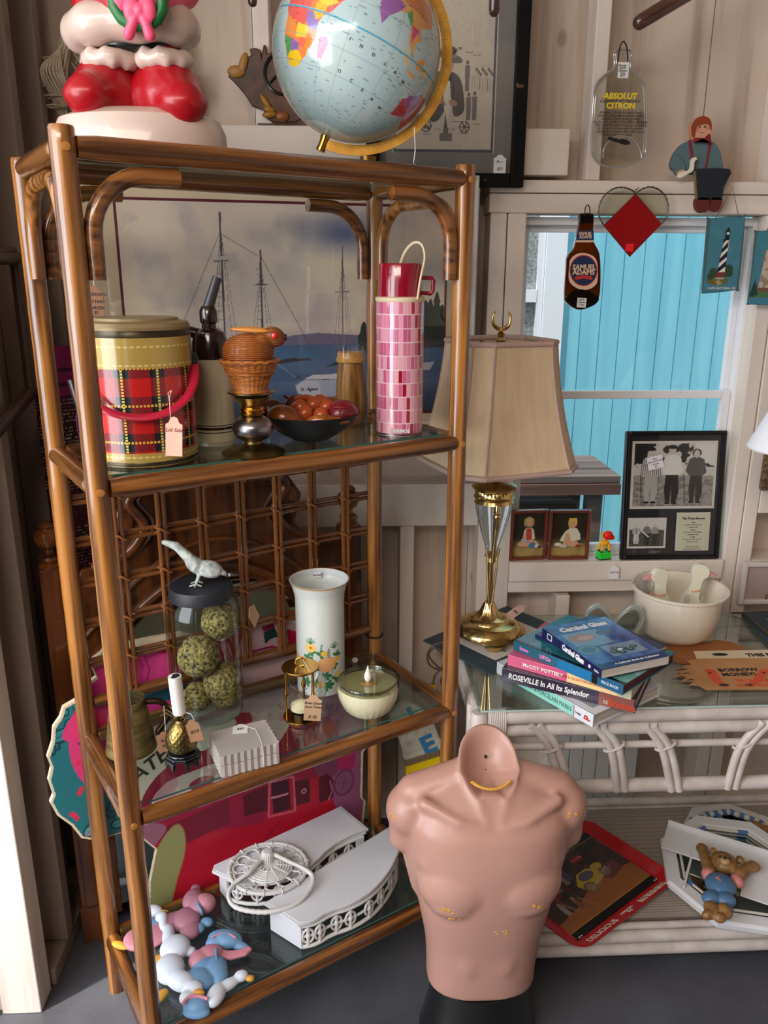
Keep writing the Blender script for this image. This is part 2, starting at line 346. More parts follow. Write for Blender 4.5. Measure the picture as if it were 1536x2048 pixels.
# window: white metal double-hung unit in the opening
WF = mat('window_metal', (236,236,240), .4); 
w = MB(); 
def ring(mb, x0,x1,z0,z1,y0,y1,t):
    mb.bx(x0,y0,z0,x0+t,y1,z1); mb.bx(x1-t,y0,z0,x1,y1,z1); mb.bx(x0+t,y0,z1-t,x1-t,y1,z1); mb.bx(x0+t,y0,z0,x1-t,y1,z0+t)
fx0, fx1, fz0, fz1 = .447, 1.088, .832, 1.770
win = thing('window_1', None, None); win['kind'] = 'structure'
ring(w, fx0,fx1,fz0,fz1,2.172,2.235,.020); w.build('outer_frame', WF, win, smooth=0, bevel=.002)
zr = A(1300,790,Y=2.19).z
u = MB(); ring(u, fx0+.02,fx1-.02,zr-.012,fz1-.02,2.200,2.222,.016); u.build('upper_sash', WF, win, smooth=0, bevel=.002)
l = MB(); ring(l, fx0+.021,fx1-.021,fz0+.02,zr+.013,2.178,2.199,.022); l.build('lower_sash', WF, win, smooth=0, bevel=.002)
PANE = glass('window_pane', (248,252,252), refl=.8)
g = MB(); g.bx(fx0+.03,2.210,zr,fx1-.03,2.213,fz1-.03); g.build('upper_pane', PANE, win, smooth=0)
g = MB(); g.bx(fx0+.03,2.187,fz0+.03,fx1-.03,2.190,zr); g.build('lower_pane', PANE, win, smooth=0)
g = MB(); q = A(1357,778,Y=2.18); g.lathe([(.001,0),(.013,0),(.014,.004),(.006,.007),(.006,.011),(.001,.012)],20,T(q.x,2.178,zr+.018)@Rx(pi/2)); g.build('suction_cup', GL, win)
# ------------------------------------------------------------ outside
mb = MB(); mb.bx(-14,-14,-.25,14,14,-.2); struct('ground', mb, mat('outdoor_ground', (120,104,84), .9, noi=3, c2=(86,84,60), bump=(30,.5)))
BY = 4.1
bl = thing('neighbouring_shed', 'blue board-sided shed standing beyond the window', 'shed')
BLU = mat('blue_siding', (132,200,222), .6, noi=3, c2=(116,186,210), stretch=(6,1,.4))
xc = A(1125,600,Y=BY).x; mb = MB(); x = xc
while x < 4.6:
    mb.bx(x+.004,BY,-.2,x+.096,BY+.03,3.4); x += .1
mb.bx(xc,BY+.005,-.2,4.6,BY+.05,3.4); mb.build('siding', BLU, bl, smooth=0)
xt = A(1085,600,Y=BY).x
mb = MB(); mb.bx(xt,BY-.03,-.2,xc,BY+.05,3.4); mb.build('corner_board', mat('white_trim_paint', (228,228,238), .6), bl, smooth=0)
mb = MB(); mb.bx(-1.6,BY+.02,-.2,xt,BY+.05,1.0); mb.bx(-1.6,BY+.02,2.1,xt,BY+.05,3.4); mb.build('side_panel', BLU, bl, smooth=0)
xw = xt-.62; zq = A(1060,592,Y=BY).z
mb = MB(); ring(mb, xw,xt-.002,1.0,2.1,BY-.01,BY+.04,.03); mb.bx(xw+.03,BY-.01,zq-.03,xt-.03,BY+.03,zq+.03); wf = mb.build('window_frame', mat('white_trim_paint',(0,0,0)), bl, smooth=0)
mb = MB(); mb.bx(xw+.03,BY+.02,1.03,xt-.03,BY+.024,2.07); mb.build('pane', mat('frosted_glare_glass', (168,170,172), .3, noi=90, c2=(110,112,114), bump=(160,.5)), bl, smooth=0)  # frosted pane, sparkle of grey sky speckled into its colour
# ============================================================ rattan display stand
SA = R(30.02); SW, SD = .72, .3215
FLP = Vector((-.397,1.248,0)); SUX = Vector((cos(SA),sin(SA),0)); SUY = Vector((-sin(SA),cos(SA),0))
def SL(u, v, Z):   # pixel on shelf height -> stand coordinates
    P = A(u,v,Z=Z)-FLP; return P.dot(SUX), P.dot(SUY)
def SWp(x, y, z): return FLP+SUX*x+SUY*y+Vector((0,0,z))
ZT, ZM, ZL, ZB = 1.797, 1.296, .678, .157
st = thing('etagere', 'tall brown rattan display stand with glass shelves and curved corner braces', 'shelf stand', FLP, SA)
RZ = wood('rattan_upright', (176,116,54), (92,52,22), 'Z'); RX = wood('rattan_lengthwise', (140,86,38), (70,38,16), 'X'); RY = wood('rattan_crosswise', (134,84,40), (68,38,16), 'Y')
NODE = mat('rattan_peg', (176,116,54), .4)
corners = [(0,0,1.824),(SW,0,1.822),(0,SD,1.816),(SW,SD,1.80)]
def canepost(mb, x, y, z0, z1, r):
    P = []; rs = []; z = z0; k = 0
    while z < z1-.001:
        P.append((x,y,z)); b = (k % 14 == 9); rs.append(r*(1.035 if b else 1+.012*sin(k*1.7))); z += .024; k += 1
    P += [(x,y,z1-.003),(x,y,z1)]; rs += [r,r*.9]; mb.tube(P, rs, 18)
for (x,y,h) in corners:
    mb = MB(); canepost(mb, x,y,0,h,.0185); o = mb.build('post', RZ, st)
    for z in (ZT,ZM,ZL,ZB):
        m2 = MB(); m2.lathe([(.001,.0),(.0062,0),(.0062,.0022),(.001,.003)],12,T(x,y-.0182,z-.002 if y==0 else z)@Rx(pi/2)); m2.build('peg', NODE, o)
def rail(name, a, b, r, m):
    a, b = Vector(a), Vector(b); P = []; rs = []; n = 24
    for i in range(n+1):
        t = i/n; P.append(a+(b-a)*t); rs.append(r*(.86 if i in (0,n) else 1.04 if i in (7,16) else 1))
    mb = MB(); mb.tube(P, rs, 16); return mb.build(name, m, st)
for z in (ZT,ZM,ZL,ZB):
    rr = .0172
    rail('front_rail', (.018,-.004,z), (SW-.014,-.004,z), rr, RX); rail('rear_rail', (.018,SD,z-.001), (SW-.018,SD,z-.001), rr, RX)
    rail('side_rail', (0,.016,z), (0,SD-.016,z), rr, RY); rail('side_rail', (SW,.016,z), (SW,SD-.016,z), rr, RY)
SG = glass('shelf_glass', (238,248,244), refl=1.0, base=.06)
EDG = glass('shelf_glass', ())
for z, x0 in ((ZT+.003,.010),(ZM+.013,.012),(ZL+.013,.012),(ZB+.013,.012)):
    mb = MB(); mb.bx(x0+.008,.012,z,SW-.02,SD-.012,z+.005); o = mb.build('glass_shelf', SG, st, smooth=0)
    m2 = MB(); m2.bx(x0+.02,.0112,z+.0005,SW-.03,.0119,z+.0045); m2.build('glass_edge', mat('glass_edge_green', (70,110,98), .15), o, smooth=0)
ZTg, ZMg, ZLg, ZBg = ZT+.008, ZM+.018, ZL+.018, ZB+.018
def brace(c, d, m):    # c corner xy, d direction along the rail
    z = ZT-.032; r = .0135; off = .031; LH, LV, rad = .135, .150, .085
    P = [(off, -LV)]; P += [(off,-LV+.03), (off,-rad)]
    for i in range(1,9): t = i/8*pi/2; P.append((off+rad*(1-cos(t)), -rad+rad*sin(t)))
    P += [(off+LH-.03,0),(off+LH,0)]
    pts = [(c[0]+d[0]*a, c[1]+d[1]*a, z+b) for a, b in P]
    mb = MB(); mb.tube(pts, [r*.97]+[r]*(len(pts)-2)+[r*.97], 14); return mb.build('curved_brace', m, st)
for (c, dx, dy) in (((0,0),1,1),((SW,0),-1,1),((0,SD),1,-1),((SW,SD),-1,-1)):
    brace(c, (dx,0), RX); brace(c, (0,dy), RZ)
# lattice back between the middle and lower shelves
RTH = wood('thin_cane', (132,78,36), (86,48,22), 'Z', scale=40); RTX = wood('thin_cane_lengthwise', (128,74,34), (84,46,22), 'X', scale=40)
lx = [.014+.0885*i for i in range(1,8)]; lz = [1.109-.0885*i for i in range(0,4)]+[1.197]
for x in lx:
    mb = MB()
    for s in (-.0062,.0062): mb.tube([(x+s,SD-.006,ZL+.075),(x+s,SD-.006,ZM-.008)], .0052, 8)
    o = mb.build('lattice_upright', RTH, st)
    for z in lz:
        m2 = MB(); m2.tube([(x-.014,SD-.010,z+.009),(x-.004,SD-.0125,z+.005),(x+.006,SD-.0125,z-.003),(x+.013,SD-.009,z-.007),(x+.010,SD+.010,z-.004),(x-.010,SD+.010,z+.006)], .0026, 6, closed=True)
        m2.build('binding', mat('binding_cane', (150,92,46), .5), o)
for z in lz:
    mb = MB()
    for s in (-.0062,.0062): mb.tube([(.016,SD+.005,z+s),(SW-.016,SD+.005,z+s)], .0052, 8)
    mb.build('lattice_bar', RTX, st)
rail('lattice_rail', (.018,SD,ZL+.078), (SW-.018,SD,ZL+.078), .0135, RX)
mb = MB(); mb.tube([(SW+.0215*cos(t*pi/8),SD+.0215*sin(t*pi/8),.735) for t in range(16)], .0022, 6, closed=True); mb.build('tie', BLACKM, st)
# ============================================================ things on top of the stand and on the wall
def W_(u, v, Y): p = A(u,v,Y=Y); return (p.x, p.z)
def tr(P, Y, o): return [(A(u,v,Y=Y).x-o[0], A(u,v,Y=Y).z-o[2]) for u,v in P]
def trv(P, Y, o, dy=0): return [(A(u,v,Y=Y).x-o[0], dy, A(u,v,Y=Y).z-o[2]) for u,v in P]
def tagshape(w, h, n=.0): # price tag outline, string hole end on top
    return [(-w/2,0),(w/2,0),(w/2,h*.80),(w*.32,h*.84),(w*.2,h*.96),(0,h),(-w*.2,h*.96),(-w*.32,h*.84),(-w/2,h*.80)]
def price_tag(label, M, w, h, mt, string, lines=(), ink=None, group=None):
    """M places the bottom-centre of the tag, x right, y up, z towards the viewer; string = points in world"""
    t = thing('price_tag', label, 'price tag', M.to_translation(), M.to_3x3()); 
    mb = MB(); mb.prism(tagshape(w,h), .0008); mb.build('card', mt, t, smooth=0)
    I_ = M.inverted()
    if string:
        mb = MB(); mb.tube([I_ @ Vector(p) for p in string], .0006, 5); mb.build('string', STR, t)
    for i, (s, sz, yy) in enumerate(lines): text(s, sz, ink or INK, t, T(0,yy*h,.0011), 'handwriting', shear=.25)
    if group: t['group'] = group
    return t
def facing(p, w=0): return frame(p, (1,0,0), (0,0,1))
# ---- christmas figure
RED = mat('red_plastic', (160,8,24), .35, coat=.2); PNK = mat('pink_plastic', (232,84,120), .4); FUR = mat('fur_white_plastic', (198,174,162), .28, coat=.3)
GRNP = mat('green_plastic', (24,104,50), .4)
SY = 1.44
so = A(288,320,Y=SY); so.z = ZTg
def ss(u, v, dy=0): p = A(u,v,Y=SY+dy); return (p.x-so.x, dy, p.z-so.z)
santa = thing('christmas_figure', 'hollow plastic figure in red boots and red coat holding a wreath on top of the stand', 'figure', so)
santa['label'] = 'large plastic christmas figure with red boots standing on the stand top'
mb = MB(); zb = ss(288,222)[2]
w_ = ss(455,290)[0]-ss(110,290)[0]; cx0 = (ss(455,290)[0]+ss(110,290)[0])/2
prof = [(.001,0.001),(.46,0.001),(.5,.10*zb),(.495,.5*zb),(.46,.78*zb),(.36,.93*zb),(.2,.985*zb),(.001,zb)]
mb.lathe([(r*w_,z) for r,z in prof], 48, T(cx0,0,0)@Matrix.Diagonal((1,.68,1,1))); mb.build('base', FUR, santa)
for s, (kx, tx, ty) in ((-1,(222,170,205)),(1,(325,378,222))):
    mb = MB(); a = ss(kx,128,.0); b = ss((kx*2+tx)/3+0,196,-.01); c = ss(tx+(8 if s<0 else -12),ty-14,-.050)
    mb.limb(a, b, .037, .054, 20); mb.limb(b, c, .052, .036, 20); mb.limb(ss(kx+s*-12,150,.01), ss(275+s*34,205,.0), .036,.046,20); mb.ball(c, (.040,.040,.024))
    mb.build('boot', RED, santa, mods=blob(.005,8)); 
    mb = MB(); cc = ss(kx+(2 if s>0 else 0),124,-.012)
    mb.tube([(cc[0]+.034*cos(t*pi/10), cc[1]+.030*sin(t*pi/10), cc[2]+.003*sin(3*t)) for t in range(20)], [.0145+.0022*sin(t*2.1) for t in range(20)], 14, closed=True); mb.ell(cc,(.036,.032,.014)); mb.build('boot_cuff', FUR, santa, mods=blob(.004,3))
mb = MB(); c = ss(268,99,.005); mb.tube([(c[0]+.064*cos(t*pi/16), c[1]+.036*sin(t*pi/16), c[2]) for t in range(32)], .012, 10, closed=True); mb.ell(c,(.07,.042,.012)); mb.build('belt', BLACK, santa)
mb = MB(); c = ss(262,60,0); mb.tube([(c[0]+.078*cos(t*pi/16), c[1]+.048*sin(t*pi/16), c[2]+.004*cos(t*pi/16)) for t in range(32)], [.030+.003*sin(t*1.3) for t in range(32)], 18, closed=True)
mb.ell(c,(.08,.05,.024)); mb.build('coat_hem', FUR, santa, mods=blob(.005,6))
mb = MB(); mb.loft([[(c[0]+a*cos(k*pi/16), c[1]+b*sin(k*pi/16), c[2]+z) for k in range(32)] for z,a,b in ((.0,.085,.05),(.05,.088,.052),(.12,.085,.055),(.18,.06,.045),(.21,.035,.03))]); mb.build('coat', RED, santa)
mb = MB(); h = ss(262,-95,0); mb.ell((h[0],h[1],h[2]), (.05,.045,.055)); mb.build('head', mat('figure_skin',(226,170,150),.4), santa)
mb = MB(); mb.ell((h[0],h[1]-.02,h[2]-.03),(.047,.035,.04)); mb.ell((h[0],h[1],h[2]+.045),(.055,.05,.02)); mb.build('beard', FUR, santa)
mb = MB(); mb.lathe([(.05,0),(.045,.03),(.02,.07),(.001,.09)],24,T(h[0],h[1],h[2]+.05)); mb.build('hat', RED, santa)
for s, e_ in ((-1,(180,-20)),(1,(360,-25))):
    mb = MB(); mb.limb(ss(*e_,.0), ss(268+s*32,12,-.055), .032,.022,16); mb.build('sleeve', RED if s<0 else PNK, santa)
    mb = MB(); mb.ball(ss(268+s*24,4,-.072), (.022,.016,.020)); mb.build('mitten', PNK, santa)
mb = MB(); c = ss(276,0,-.078); mb.tube([(c[0]+.036*cos(t*pi/12), c[1], c[2]+.034*sin(t*pi/12)) for t in range(24)], [.0085+.0012*(t%2) for t in range(24)], 10, closed=True); wr = mb.build('wreath', GRNP, santa)
mb = MB(); mb.ball(ss(262,16,-.088),(.012,.008,.019),(0,.1,0)); mb.ball(ss(296,18,-.088),(.012,.008,.018),(0,-.1,0)); mb.ball(ss(279,20,-.090),(.008,.008,.009))
for (a,b) in (((270,35),(258,68)),((288,35),(300,70))): mb.limb(ss(*a,-.088), ss(*b,-.083), .007,.009,10)
mb.build('bow', PNK, santa, mods=blob(.002,2))
# ---- wicker chair on the wall beam
WK = mat('white_wicker', (236,226,208), .7, noi=60, c2=(206,188,166)); CY = 2.155
o = A(240,243,Y=CY); o.z = A(240,243,Y=YS).z+.001
ch = thing('doll_chair', 'white wicker doll chair behind the christmas figure', 'chair', o)
def cs(u,v,dy=0): p = A(u,v,Y=CY); return (p.x-o.x, dy, max(p.z-o.z,.002))
arch = spline([cs(140,232),cs(126,170),cs(130,110),cs(142,60),cs(185,10),cs(245,-15),cs(310,10),cs(345,60),cs(356,110),cs(352,170),cs(345,232)],5)
mb = MB()
for k in range(8):
    a = k*2*pi/8; mb.tube([(p.x+.018*cos(a+i*.12)*.8, -.012+.014*sin(a+i*.12), p.z+.012*cos(a+i*.12)) for i,p in enumerate(arch)], .0028, 5)
mb.build('back_rim', WK, ch)
mb = MB()
for k in range(-9,10):
    for s in (-1,1):
        x0, z0 = cs(245+k*16,232)[0], .01; P = []
        for i in range(12):
            x = x0+s*i*.014; z = z0+i*.024
            if abs(x)<.105 and z<.30: P.append((x,.004*s,z))
        if len(P)>1: mb.tube(P,.0016,4)
mb.build('woven_back', WK, ch)
for s in (-1,1):
    mb = MB(); bx = cs(245+s*126,170)[0]
    for k in range(11):
        a = k/11*pi; mb.tube(spline([(bx+s*.004, -.01, .005),(bx-s*.012+.022*cos(a)*s,-.03-.02*sin(a),.05),(bx+.026*cos(a)*s,-.045-.03*sin(a),.10),(bx-s*.02,-.03-.01*sin(a),.15),(bx-s*.03,-.01,.18)],4),.0031,5)
    for z in (.03,.05,.07,.09,.11,.13): 
        w = .018+.012*sin(z*22); mb.tube([(bx+w*cos(t*pi/6), -.035+.8*w*sin(t*pi/6), z) for t in range(12)],.002,5,closed=True)
    mb.build('arm', WK, ch)
mb = MB(); mb.lathe([(.001,.06),(.09,.06),(.095,.066),(.09,.072),(.001,.07)],24,T(0,-.06,0)@Matrix.Diagonal((1,.7,1,1)))
for a in (-.6,.6,pi-.6,pi+.6): mb.tube([(.08*cos(a),-.06+.05*sin(a),.06),(.08*cos(a),-.06+.03*sin(a)+.02,.001)],.006,6)
mb.build('seat', WK, ch)
# ---- globe
gc = A(713,103,Y=1.60); GR = 170/FPX*((gc-CP).dot(_f))*.985
gb = Vector((gc.x+.02, gc.y, ZTg)); axis_t = R(22.5)
gl_ = thing('globe', 'large desk globe in pale blue with brass half ring on the stand top', 'globe', gb)
cv = Cv(360,180,640,(176,198,200)); n1 = cv.nz(14,8,3); 
for seas, al in ((0,.5),(1,.35)): cv.put(np.clip((cv.nz(10,6,11+seas)-.55)*6,0,1), (150,190,204) if seas==0 else (206,212,202), al)
def LL(P): return [(lo+105, la+90) for lo,la in P]    # seam away from the viewer
AF = [(-17,15),(-6,35),(10,37),(32,31),(43,12),(51,11),(41,-2),(39,-8),(40,-16),(35,-24),(32,-29),(26,-34),(18,-34),(15,-27),(12,-17),(13,-8),(9,-1),(9,4),(-8,4),(-14,9)]
cv.poly(LL(AF),(226,128,78))
for P,c in (([(9,4),(18,4),(24,5),(30,4),(30,-8),(24,-11),(14,-6),(9,-1)],(222,96,86)),([(12,-6),(22,-8),(24,-17),(12,-17)],(232,140,66)),([(24,-9),(33,-10),(33,-16),(24,-17)],(222,196,60)),([(12,-17),(20,-18),(20,-28),(16,-29)],(88,152,78)),([(20,-18),(28,-20),(28,-25),(20,-26)],(140,108,170)),([(28,-17),(33,-17),(33,-22),(27,-21)],(222,104,86)),
    ([(17,-28),(20,-25),(28,-24),(32,-28),(26,-34),(18,-34)],(238,192,38)),([(33,-11),(40,-11),(40,-16),(35,-22),(35,-26),(32,-28),(32,-20),(34,-16)],(240,132,50)),([(29,-1),(34,-1),(39,-5),(40,-11),(33,-10),(30,-7)],(136,112,172)),([(34,5),(42,4),(41,-2),(37,-5),(34,-1)],(236,176,56)),([(22,22),(37,22),(36,12),(30,4),(23,8)],(216,84,80)),([(36,14),(43,11),(48,8),(42,4),(35,5)],(240,200,70)),([(43,12),(51,12),(46,2),(41,-2),(42,4),(48,8)],(236,104,90)),
    ([(43,-13),(48,-12),(50,-15),(47,-25),(44,-25),(43,-19)],(206,120,160))): cv.poly(LL(P),c)
cv.poly(LL([(35,32),(48,30),(56,26),(59,22),(52,16),(44,13),(38,21)]),(232,108,96)); cv.poly(LL([(48,30),(62,26),(68,24),(72,21),(73,15),(77,8),(80,14),(87,21),(92,22),(97,16),(98,8),(104,1),(104,10),(109,12),(106,20),(118,24),(122,32),(122,60),(40,60),(36,36)]),(212,156,90))
cv.poly(LL([(68,24),(72,21),(73,15),(77,8),(80,14),(87,21),(90,26),(80,30),(72,30)]),(150,96,160)); cv.poly(LL([(92,22),(97,16),(98,20),(96,27)]),(92,150,90)); cv.poly(LL([(98,18),(105,17),(102,12),(100,8)]),(204,64,124)); cv.poly(LL([(80,30),(98,28),(118,24),(122,40),(90,46),(76,38)]),(196,120,64))
for P,c in (([(95,5),(104,-3),(106,-6),(100,-2)],(236,180,50)),([(105,-6),(114,-7),(114,-9),(106,-8)],(236,160,60)),([(109,1),(117,6),(117,-3),(111,-3)],(232,150,50)),([(119,1),(125,1),(121,-5),(119,-4)],(240,190,60)),([(131,-1),(150,-10),(138,-8)],(226,170,70)),([(114,-22),(122,-17),(130,-12),(137,-12),(142,-11),(146,-19),(153,-28),(149,-38),(138,-35),(131,-31),(115,-34)],(206,66,80)),([(118,-18),(128,-14),(128,-24),(118,-24)],(170,90,150))): cv.poly(LL(P),c)
cv.poly([(0,0),(360,0),(360,20),(300,24),(240,23),(200,21),(160,22),(100,17),(60,14),(0,18)],(222,226,222))
cv.ln([(0,90),(360,90)],1.6,(40,136,170)); cv.ln([(0,90.3),(360,90.3)],.5,(110,180,200))
for lo in range(0,360,15): cv.ln([(lo,10),(lo,170)],.35,(140,160,168),.6)
for la in range(15,180,15): cv.ln([(0,la),(360,la)],.35,(140,160,168),.6)
rr = np.random.RandomState(4)
for _ in range(260):   # fine lettering-like marks over land and sea
    x, y = rr.uniform(90,240), rr.uniform(30,120); cv.ln([(x,y),(x+rr.uniform(1.5,5),y+rr.uniform(-.6,.6))],.35,(70,74,90),.55)
tail = Matrix.Rotation(axis_t,4,'Y')
lc = R(64+105)   # longitude facing the viewer
def gfn(S_,T_):
    lo = S_*2*pi-lc; la = (T_-.5)*pi*.9999; return GR*np.cos(la)*np.sin(lo), -GR*np.cos(la)*np.cos(lo), GR*np.sin(la)
GM = T(*(gc-gb)) @ tail
gs_ = cv.sheet('sphere', vmat('globe_print', .18, coat=.5), gl_, gfn, M=GM)
for s, lo, la, sz in (('I',62,-8,.010),('N',70,-9,.010),('D',79,-10,.010),('I',88,-11,.010),('A',97,-12,.010),('N',106,-14,.010),('O',62,-27,.010),('C',72,-29,.010),('E',82,-31,.010),('A',92,-33,.010),('N',102,-35,.010)):
    lo_, la_ = R(lo-64), R(la); n_ = Vector((cos(la_)*sin(lo_), -cos(la_)*cos(lo_), sin(la_))); ex_ = Vector((cos(lo_),sin(lo_),0))
    if s == 'I' and lo == 62: tx = text('I  N  D  I  A  N', .0001, INK, gl_, T(0,0,-5), 'x'); bpy.data.objects.remove(tx)
    text(s, sz*.75, INK, gs_, GM @ frame(n_*(GR+.0004), ex_, n_.cross(ex_)), 'letter', ex=.0002)
def ringarc(mb, r0, r1, th, a0, a1, n=60):
    rg = []
    for i in range(n+1):
        a = a0+(a1-a0)*i/n; c_, s_ = sin(a), -cos(a)    # a=0 at the south pole, turning to the right
        rg.append([(r0*c_,-th/2,r0*s_),(r1*c_,-th/2,r1*s_),(r1*c_,th/2,r1*s_),(r0*c_,th/2,r0*s_)])
    mb.loft(rg, M=GM)
RINGM = mat('brass_ring', (206,158,62), .4, .55, noi=30, c2=(176,122,44))
mb = MB(); ringarc(mb, GR+.004, GR+.022, .0035, -.03, pi+.03); rg_ = mb.build('half_ring', RINGM, gl_)
mb = MB()
for k in range(4,176): a = R(k); ringarc(mb, GR+.005, GR+(.011 if k%5 else .015), .0042, a-.0016, a+.0016, 1)
mb.build('degree_marks', mat('degree_ink', (110,70,24), .6), rg_, smooth=0)
for s in (-1,1):
    mb = MB(); mb.lathe([(.001,0),(.0085,0),(.0085,.006),(.0075,.006),(.0075,.022),(.0085,.022),(.0085,.027),(.001,.027)],16,GM@T(0,0,s*(GR+.001)+(-.027 if s<0 else 0))); mb.build('pivot', BRASS, rg_)
mb = MB(); zc_ = gc.z-gb.z-GR-.024; 
mb.lathe([(.001,0),(.070,0),(.070,.006),(.055,.010),(.022,.016),(.014,.020),(.0155,zc_),(.001,zc_)],36); mb.build('foot', mat('antique_brass',(150,112,58),.35,.9), gl_)
price_tag('tiny tag string dangling from the globe ring', facing(gb+Vector((.085,-.03,.012))), .001,.002, CARDW, [gb+Vector((.083,-.02,.075)),gb+Vector((.085,-.028,.04)),gb+Vector((.082,-.03,.014)),gb+Vector((.085,-.03,.035)),gb+Vector((.0835,-.02,.076))])
# ---- carved fruit plaque
PY = 2.1185; o = A(540,248,Y=PY); o.z = A(540,248,Y=YS).z+.0008
pl = thing('carved_plaque', 'dark carved wooden plaque of bird, basket and fruit hung behind the globe', 'wall plaque', o)
DW = mat('dark_carved_wood', (92,48,20), .45, noi=30, c2=(54,26,12)); 
sil = [(457,155),(470,138),(484,134),(492,118),(503,113),(500,100),(512,98),(522,102),(524,114),(528,92),(532,92),(535,110),(560,100),(590,130),(602,170),(605,215),(602,240),(590,246),(560,247),(545,245),(530,236),(528,222),(505,214),(490,190),(478,176),(466,163)]
mb = MB(); mb.prism(tr(sil,PY,o), .012, UP); mb.build('carving', DW, pl, bevel=.003)
def pe(mb, u, v, ru, rv, dy, rot=0, th=.008): c = trv([(u,v)],PY,o,dy)[0]; k = .00124; mb.ball(c,(ru*k,th,rv*k),(0,rot,0),16,10)
mb = MB(); pe(mb,474,146,17,11,-.014); pe(mb,488,130,8,20,-.014,.3); mb.build('bird', mat('tan_carved_wood',(160,116,56),.5), pl)
mb = MB(); 
for u,v,a,b,r in ((540,222,12,6,.2),(540,232,14,6,-.1),(533,208,6,18,-.6)): pe(mb,u,v,a,b,-.016,r)
mb.build('banana', mat('gold_carved_wood',(150,106,30),.4), pl)
mb = MB(); pe(mb,585,200,26,10,-.014,.7); pe(mb,565,235,14,10,-.014); pe(mb,575,178,18,12,-.013,.8); mb.build('pear', mat('russet_carved_wood',(128,72,28),.4), pl)
mb = MB(); c = trv([(566,150)],PY,o,-.014)[0]; mb.tube([(c[0]+.042*cos(t*pi/12),c[1],c[2]+.044*sin(t*pi/12)) for t in range(24)],.004,8,closed=True); mb.tube([(c[0]-.03,c[1],c[2]-.02),(c[0],c[1],c[2]+.01),(c[0]+.04,c[1],c[2]+.015)],.003,8); mb.build('hoop', BLACK, pl)
# ---- framed portrait drawing
PY = 2.085; bl_, tr_ = A(735,372,Y=PY), A(1056,-60,Y=PY)
o = Vector(((A(733,372,Y=PY).x+A(1047,372,Y=PY).x)/2, YS-.0062, bl_.z)); wd_ = A(1047,372,Y=PY).x-A(733,372,Y=PY).x; ht_ = .52
pf = thing('framed_portrait', 'black distressed frame with pencil portrait of a man in hat and bow tie', 'picture', o)
def pframe(par, w, h, fw, dep, m, name='frame', y1=0, bev=.003):
    mb = MB()
    for a,b,c,d in ((-w/2,0,-w/2+fw,h),(w/2-fw,0,w/2,h)): mb.bx(a,y1-dep,b,c,y1,d)
    mb.bx(-w/2+fw,y1-dep,0,w/2-fw,y1,fw); mb.bx(-w/2+fw,y1-dep,h-fw,w/2-fw,y1,h); return mb.build(name, m, par, smooth=0, bevel=bev)
pframe(pf, wd_, ht_, .032, .028, mat('distressed_black', (12,10,10), .6, spec=.2, noi=26, c2=(150,112,84), lo=.66, hi=.72, coat=0))
x0 = -wd_/2+.03; K = wd_/314
def px_(u,v): return ((u-733), (372-v))
cv = Cv(314, ht_/K, 420, (128,122,118)); X = lambda u: u-733; Yv = lambda v: (372-v)
cv.rect(X(786),Yv(306),X(986),Yv(28),(84,84,92)); cv.rect(X(784),Yv(308),X(786),Yv(28),(190,180,170)); cv.rect(X(986),Yv(308),X(988),Yv(28),(196,186,172)); cv.rect(X(790),Yv(301),X(981),Yv(36),(196,184,166)); 
def q(P): return [(X(u),Yv(v)) for u,v in P]
cv.poly(q(sp2([(852,240),(848,200),(858,172),(874,162),(886,166),(900,162),(918,178),(926,220),(922,236),(905,240),(900,210),(892,200),(886,232),(868,252)],4)),(92,84,82)); cv.poly(q([(884,178),(896,178),(899,215),(890,260),(884,215)]),(206,196,178)); cv.ln(q([(882,166),(878,200),(888,222)]),1.5,(40,36,38)); cv.ln(q([(900,166),(904,196),(898,222)]),1.5,(40,36,38))
cv.el(X(890),Yv(150),13,18,(176,146,126)); cv.el(X(890),Yv(157),6,2,(235,228,215)); cv.ln(q([(882,146),(887,146)]),2,(60,50,46)); cv.ln(q([(894,146),(899,146)]),2,(60,50,46)); cv.el(X(897),Yv(138),24,8,(112,102,98),rot=-.25); cv.poly(q([(880,140),(884,120),(896,116),(908,122),(908,138)]),(132,120,114))
cv.poly(q([(881,170),(889,174),(898,169),(898,180),(889,176),(881,180)]),(40,38,44)); cv.el(X(876),Yv(215),10,5,(170,126,104),rot=.2); cv.el(X(903),Yv(217),9,5,(170,126,104),rot=-.3)
for cxx,cyy in ((851,259),(927,260)): cv.el(X(cxx),Yv(cyy),10.5,11,(70,64,64)); cv.el(X(cxx),Yv(cyy),8.5,9,(190,180,164))
for k in range(6): cv.ln(q([(927,260),(927+9*cos(k*1.05),260+9*sin(k*1.05))]),2,(80,72,70))
cv.el(X(848),Yv(258),4,6,(90,84,80)); cv.el(X(855),Yv(262),3,4,(90,84,80))
cv.poly(q([(886,262),(889,235),(893,262)]),(90,84,84)); cv.rect(X(878),Yv(286),X(903),Yv(272),(120,112,108)); cv.rect(X(885),Yv(272),X(895),Yv(262),(110,104,100))
for (u,v,h_) in ((930,146,50),(934,202,46),(946,200,48),(815,232,18),(822,234,18),(832,232,18)):
    cv.el(X(u),Yv(v),3,4,(110,100,98)); cv.poly(q([(u-5,v+5),(u+5,v+5),(u+4,v+h_),(u-4,v+h_)]),(120,110,108))
for k in range(9): cv.el(X(948+4*k),Yv(158+(k%3)*4),2.5,3.5,(120,108,104)); cv.ln(q([(940+5*k,168+k),(940+5*k,190+k)]),.9,(110,102,100))
for (a,b,c) in ((925,128,940),(940,133,955),(900,250,918),(816,254,836),(845,273,862),(918,272,934),(944,254,960),(868,264,880),(896,264,908)): cv.ln(q([(a,b),((a+c)/2,b+1),(c,b)]),1,(90,82,80))
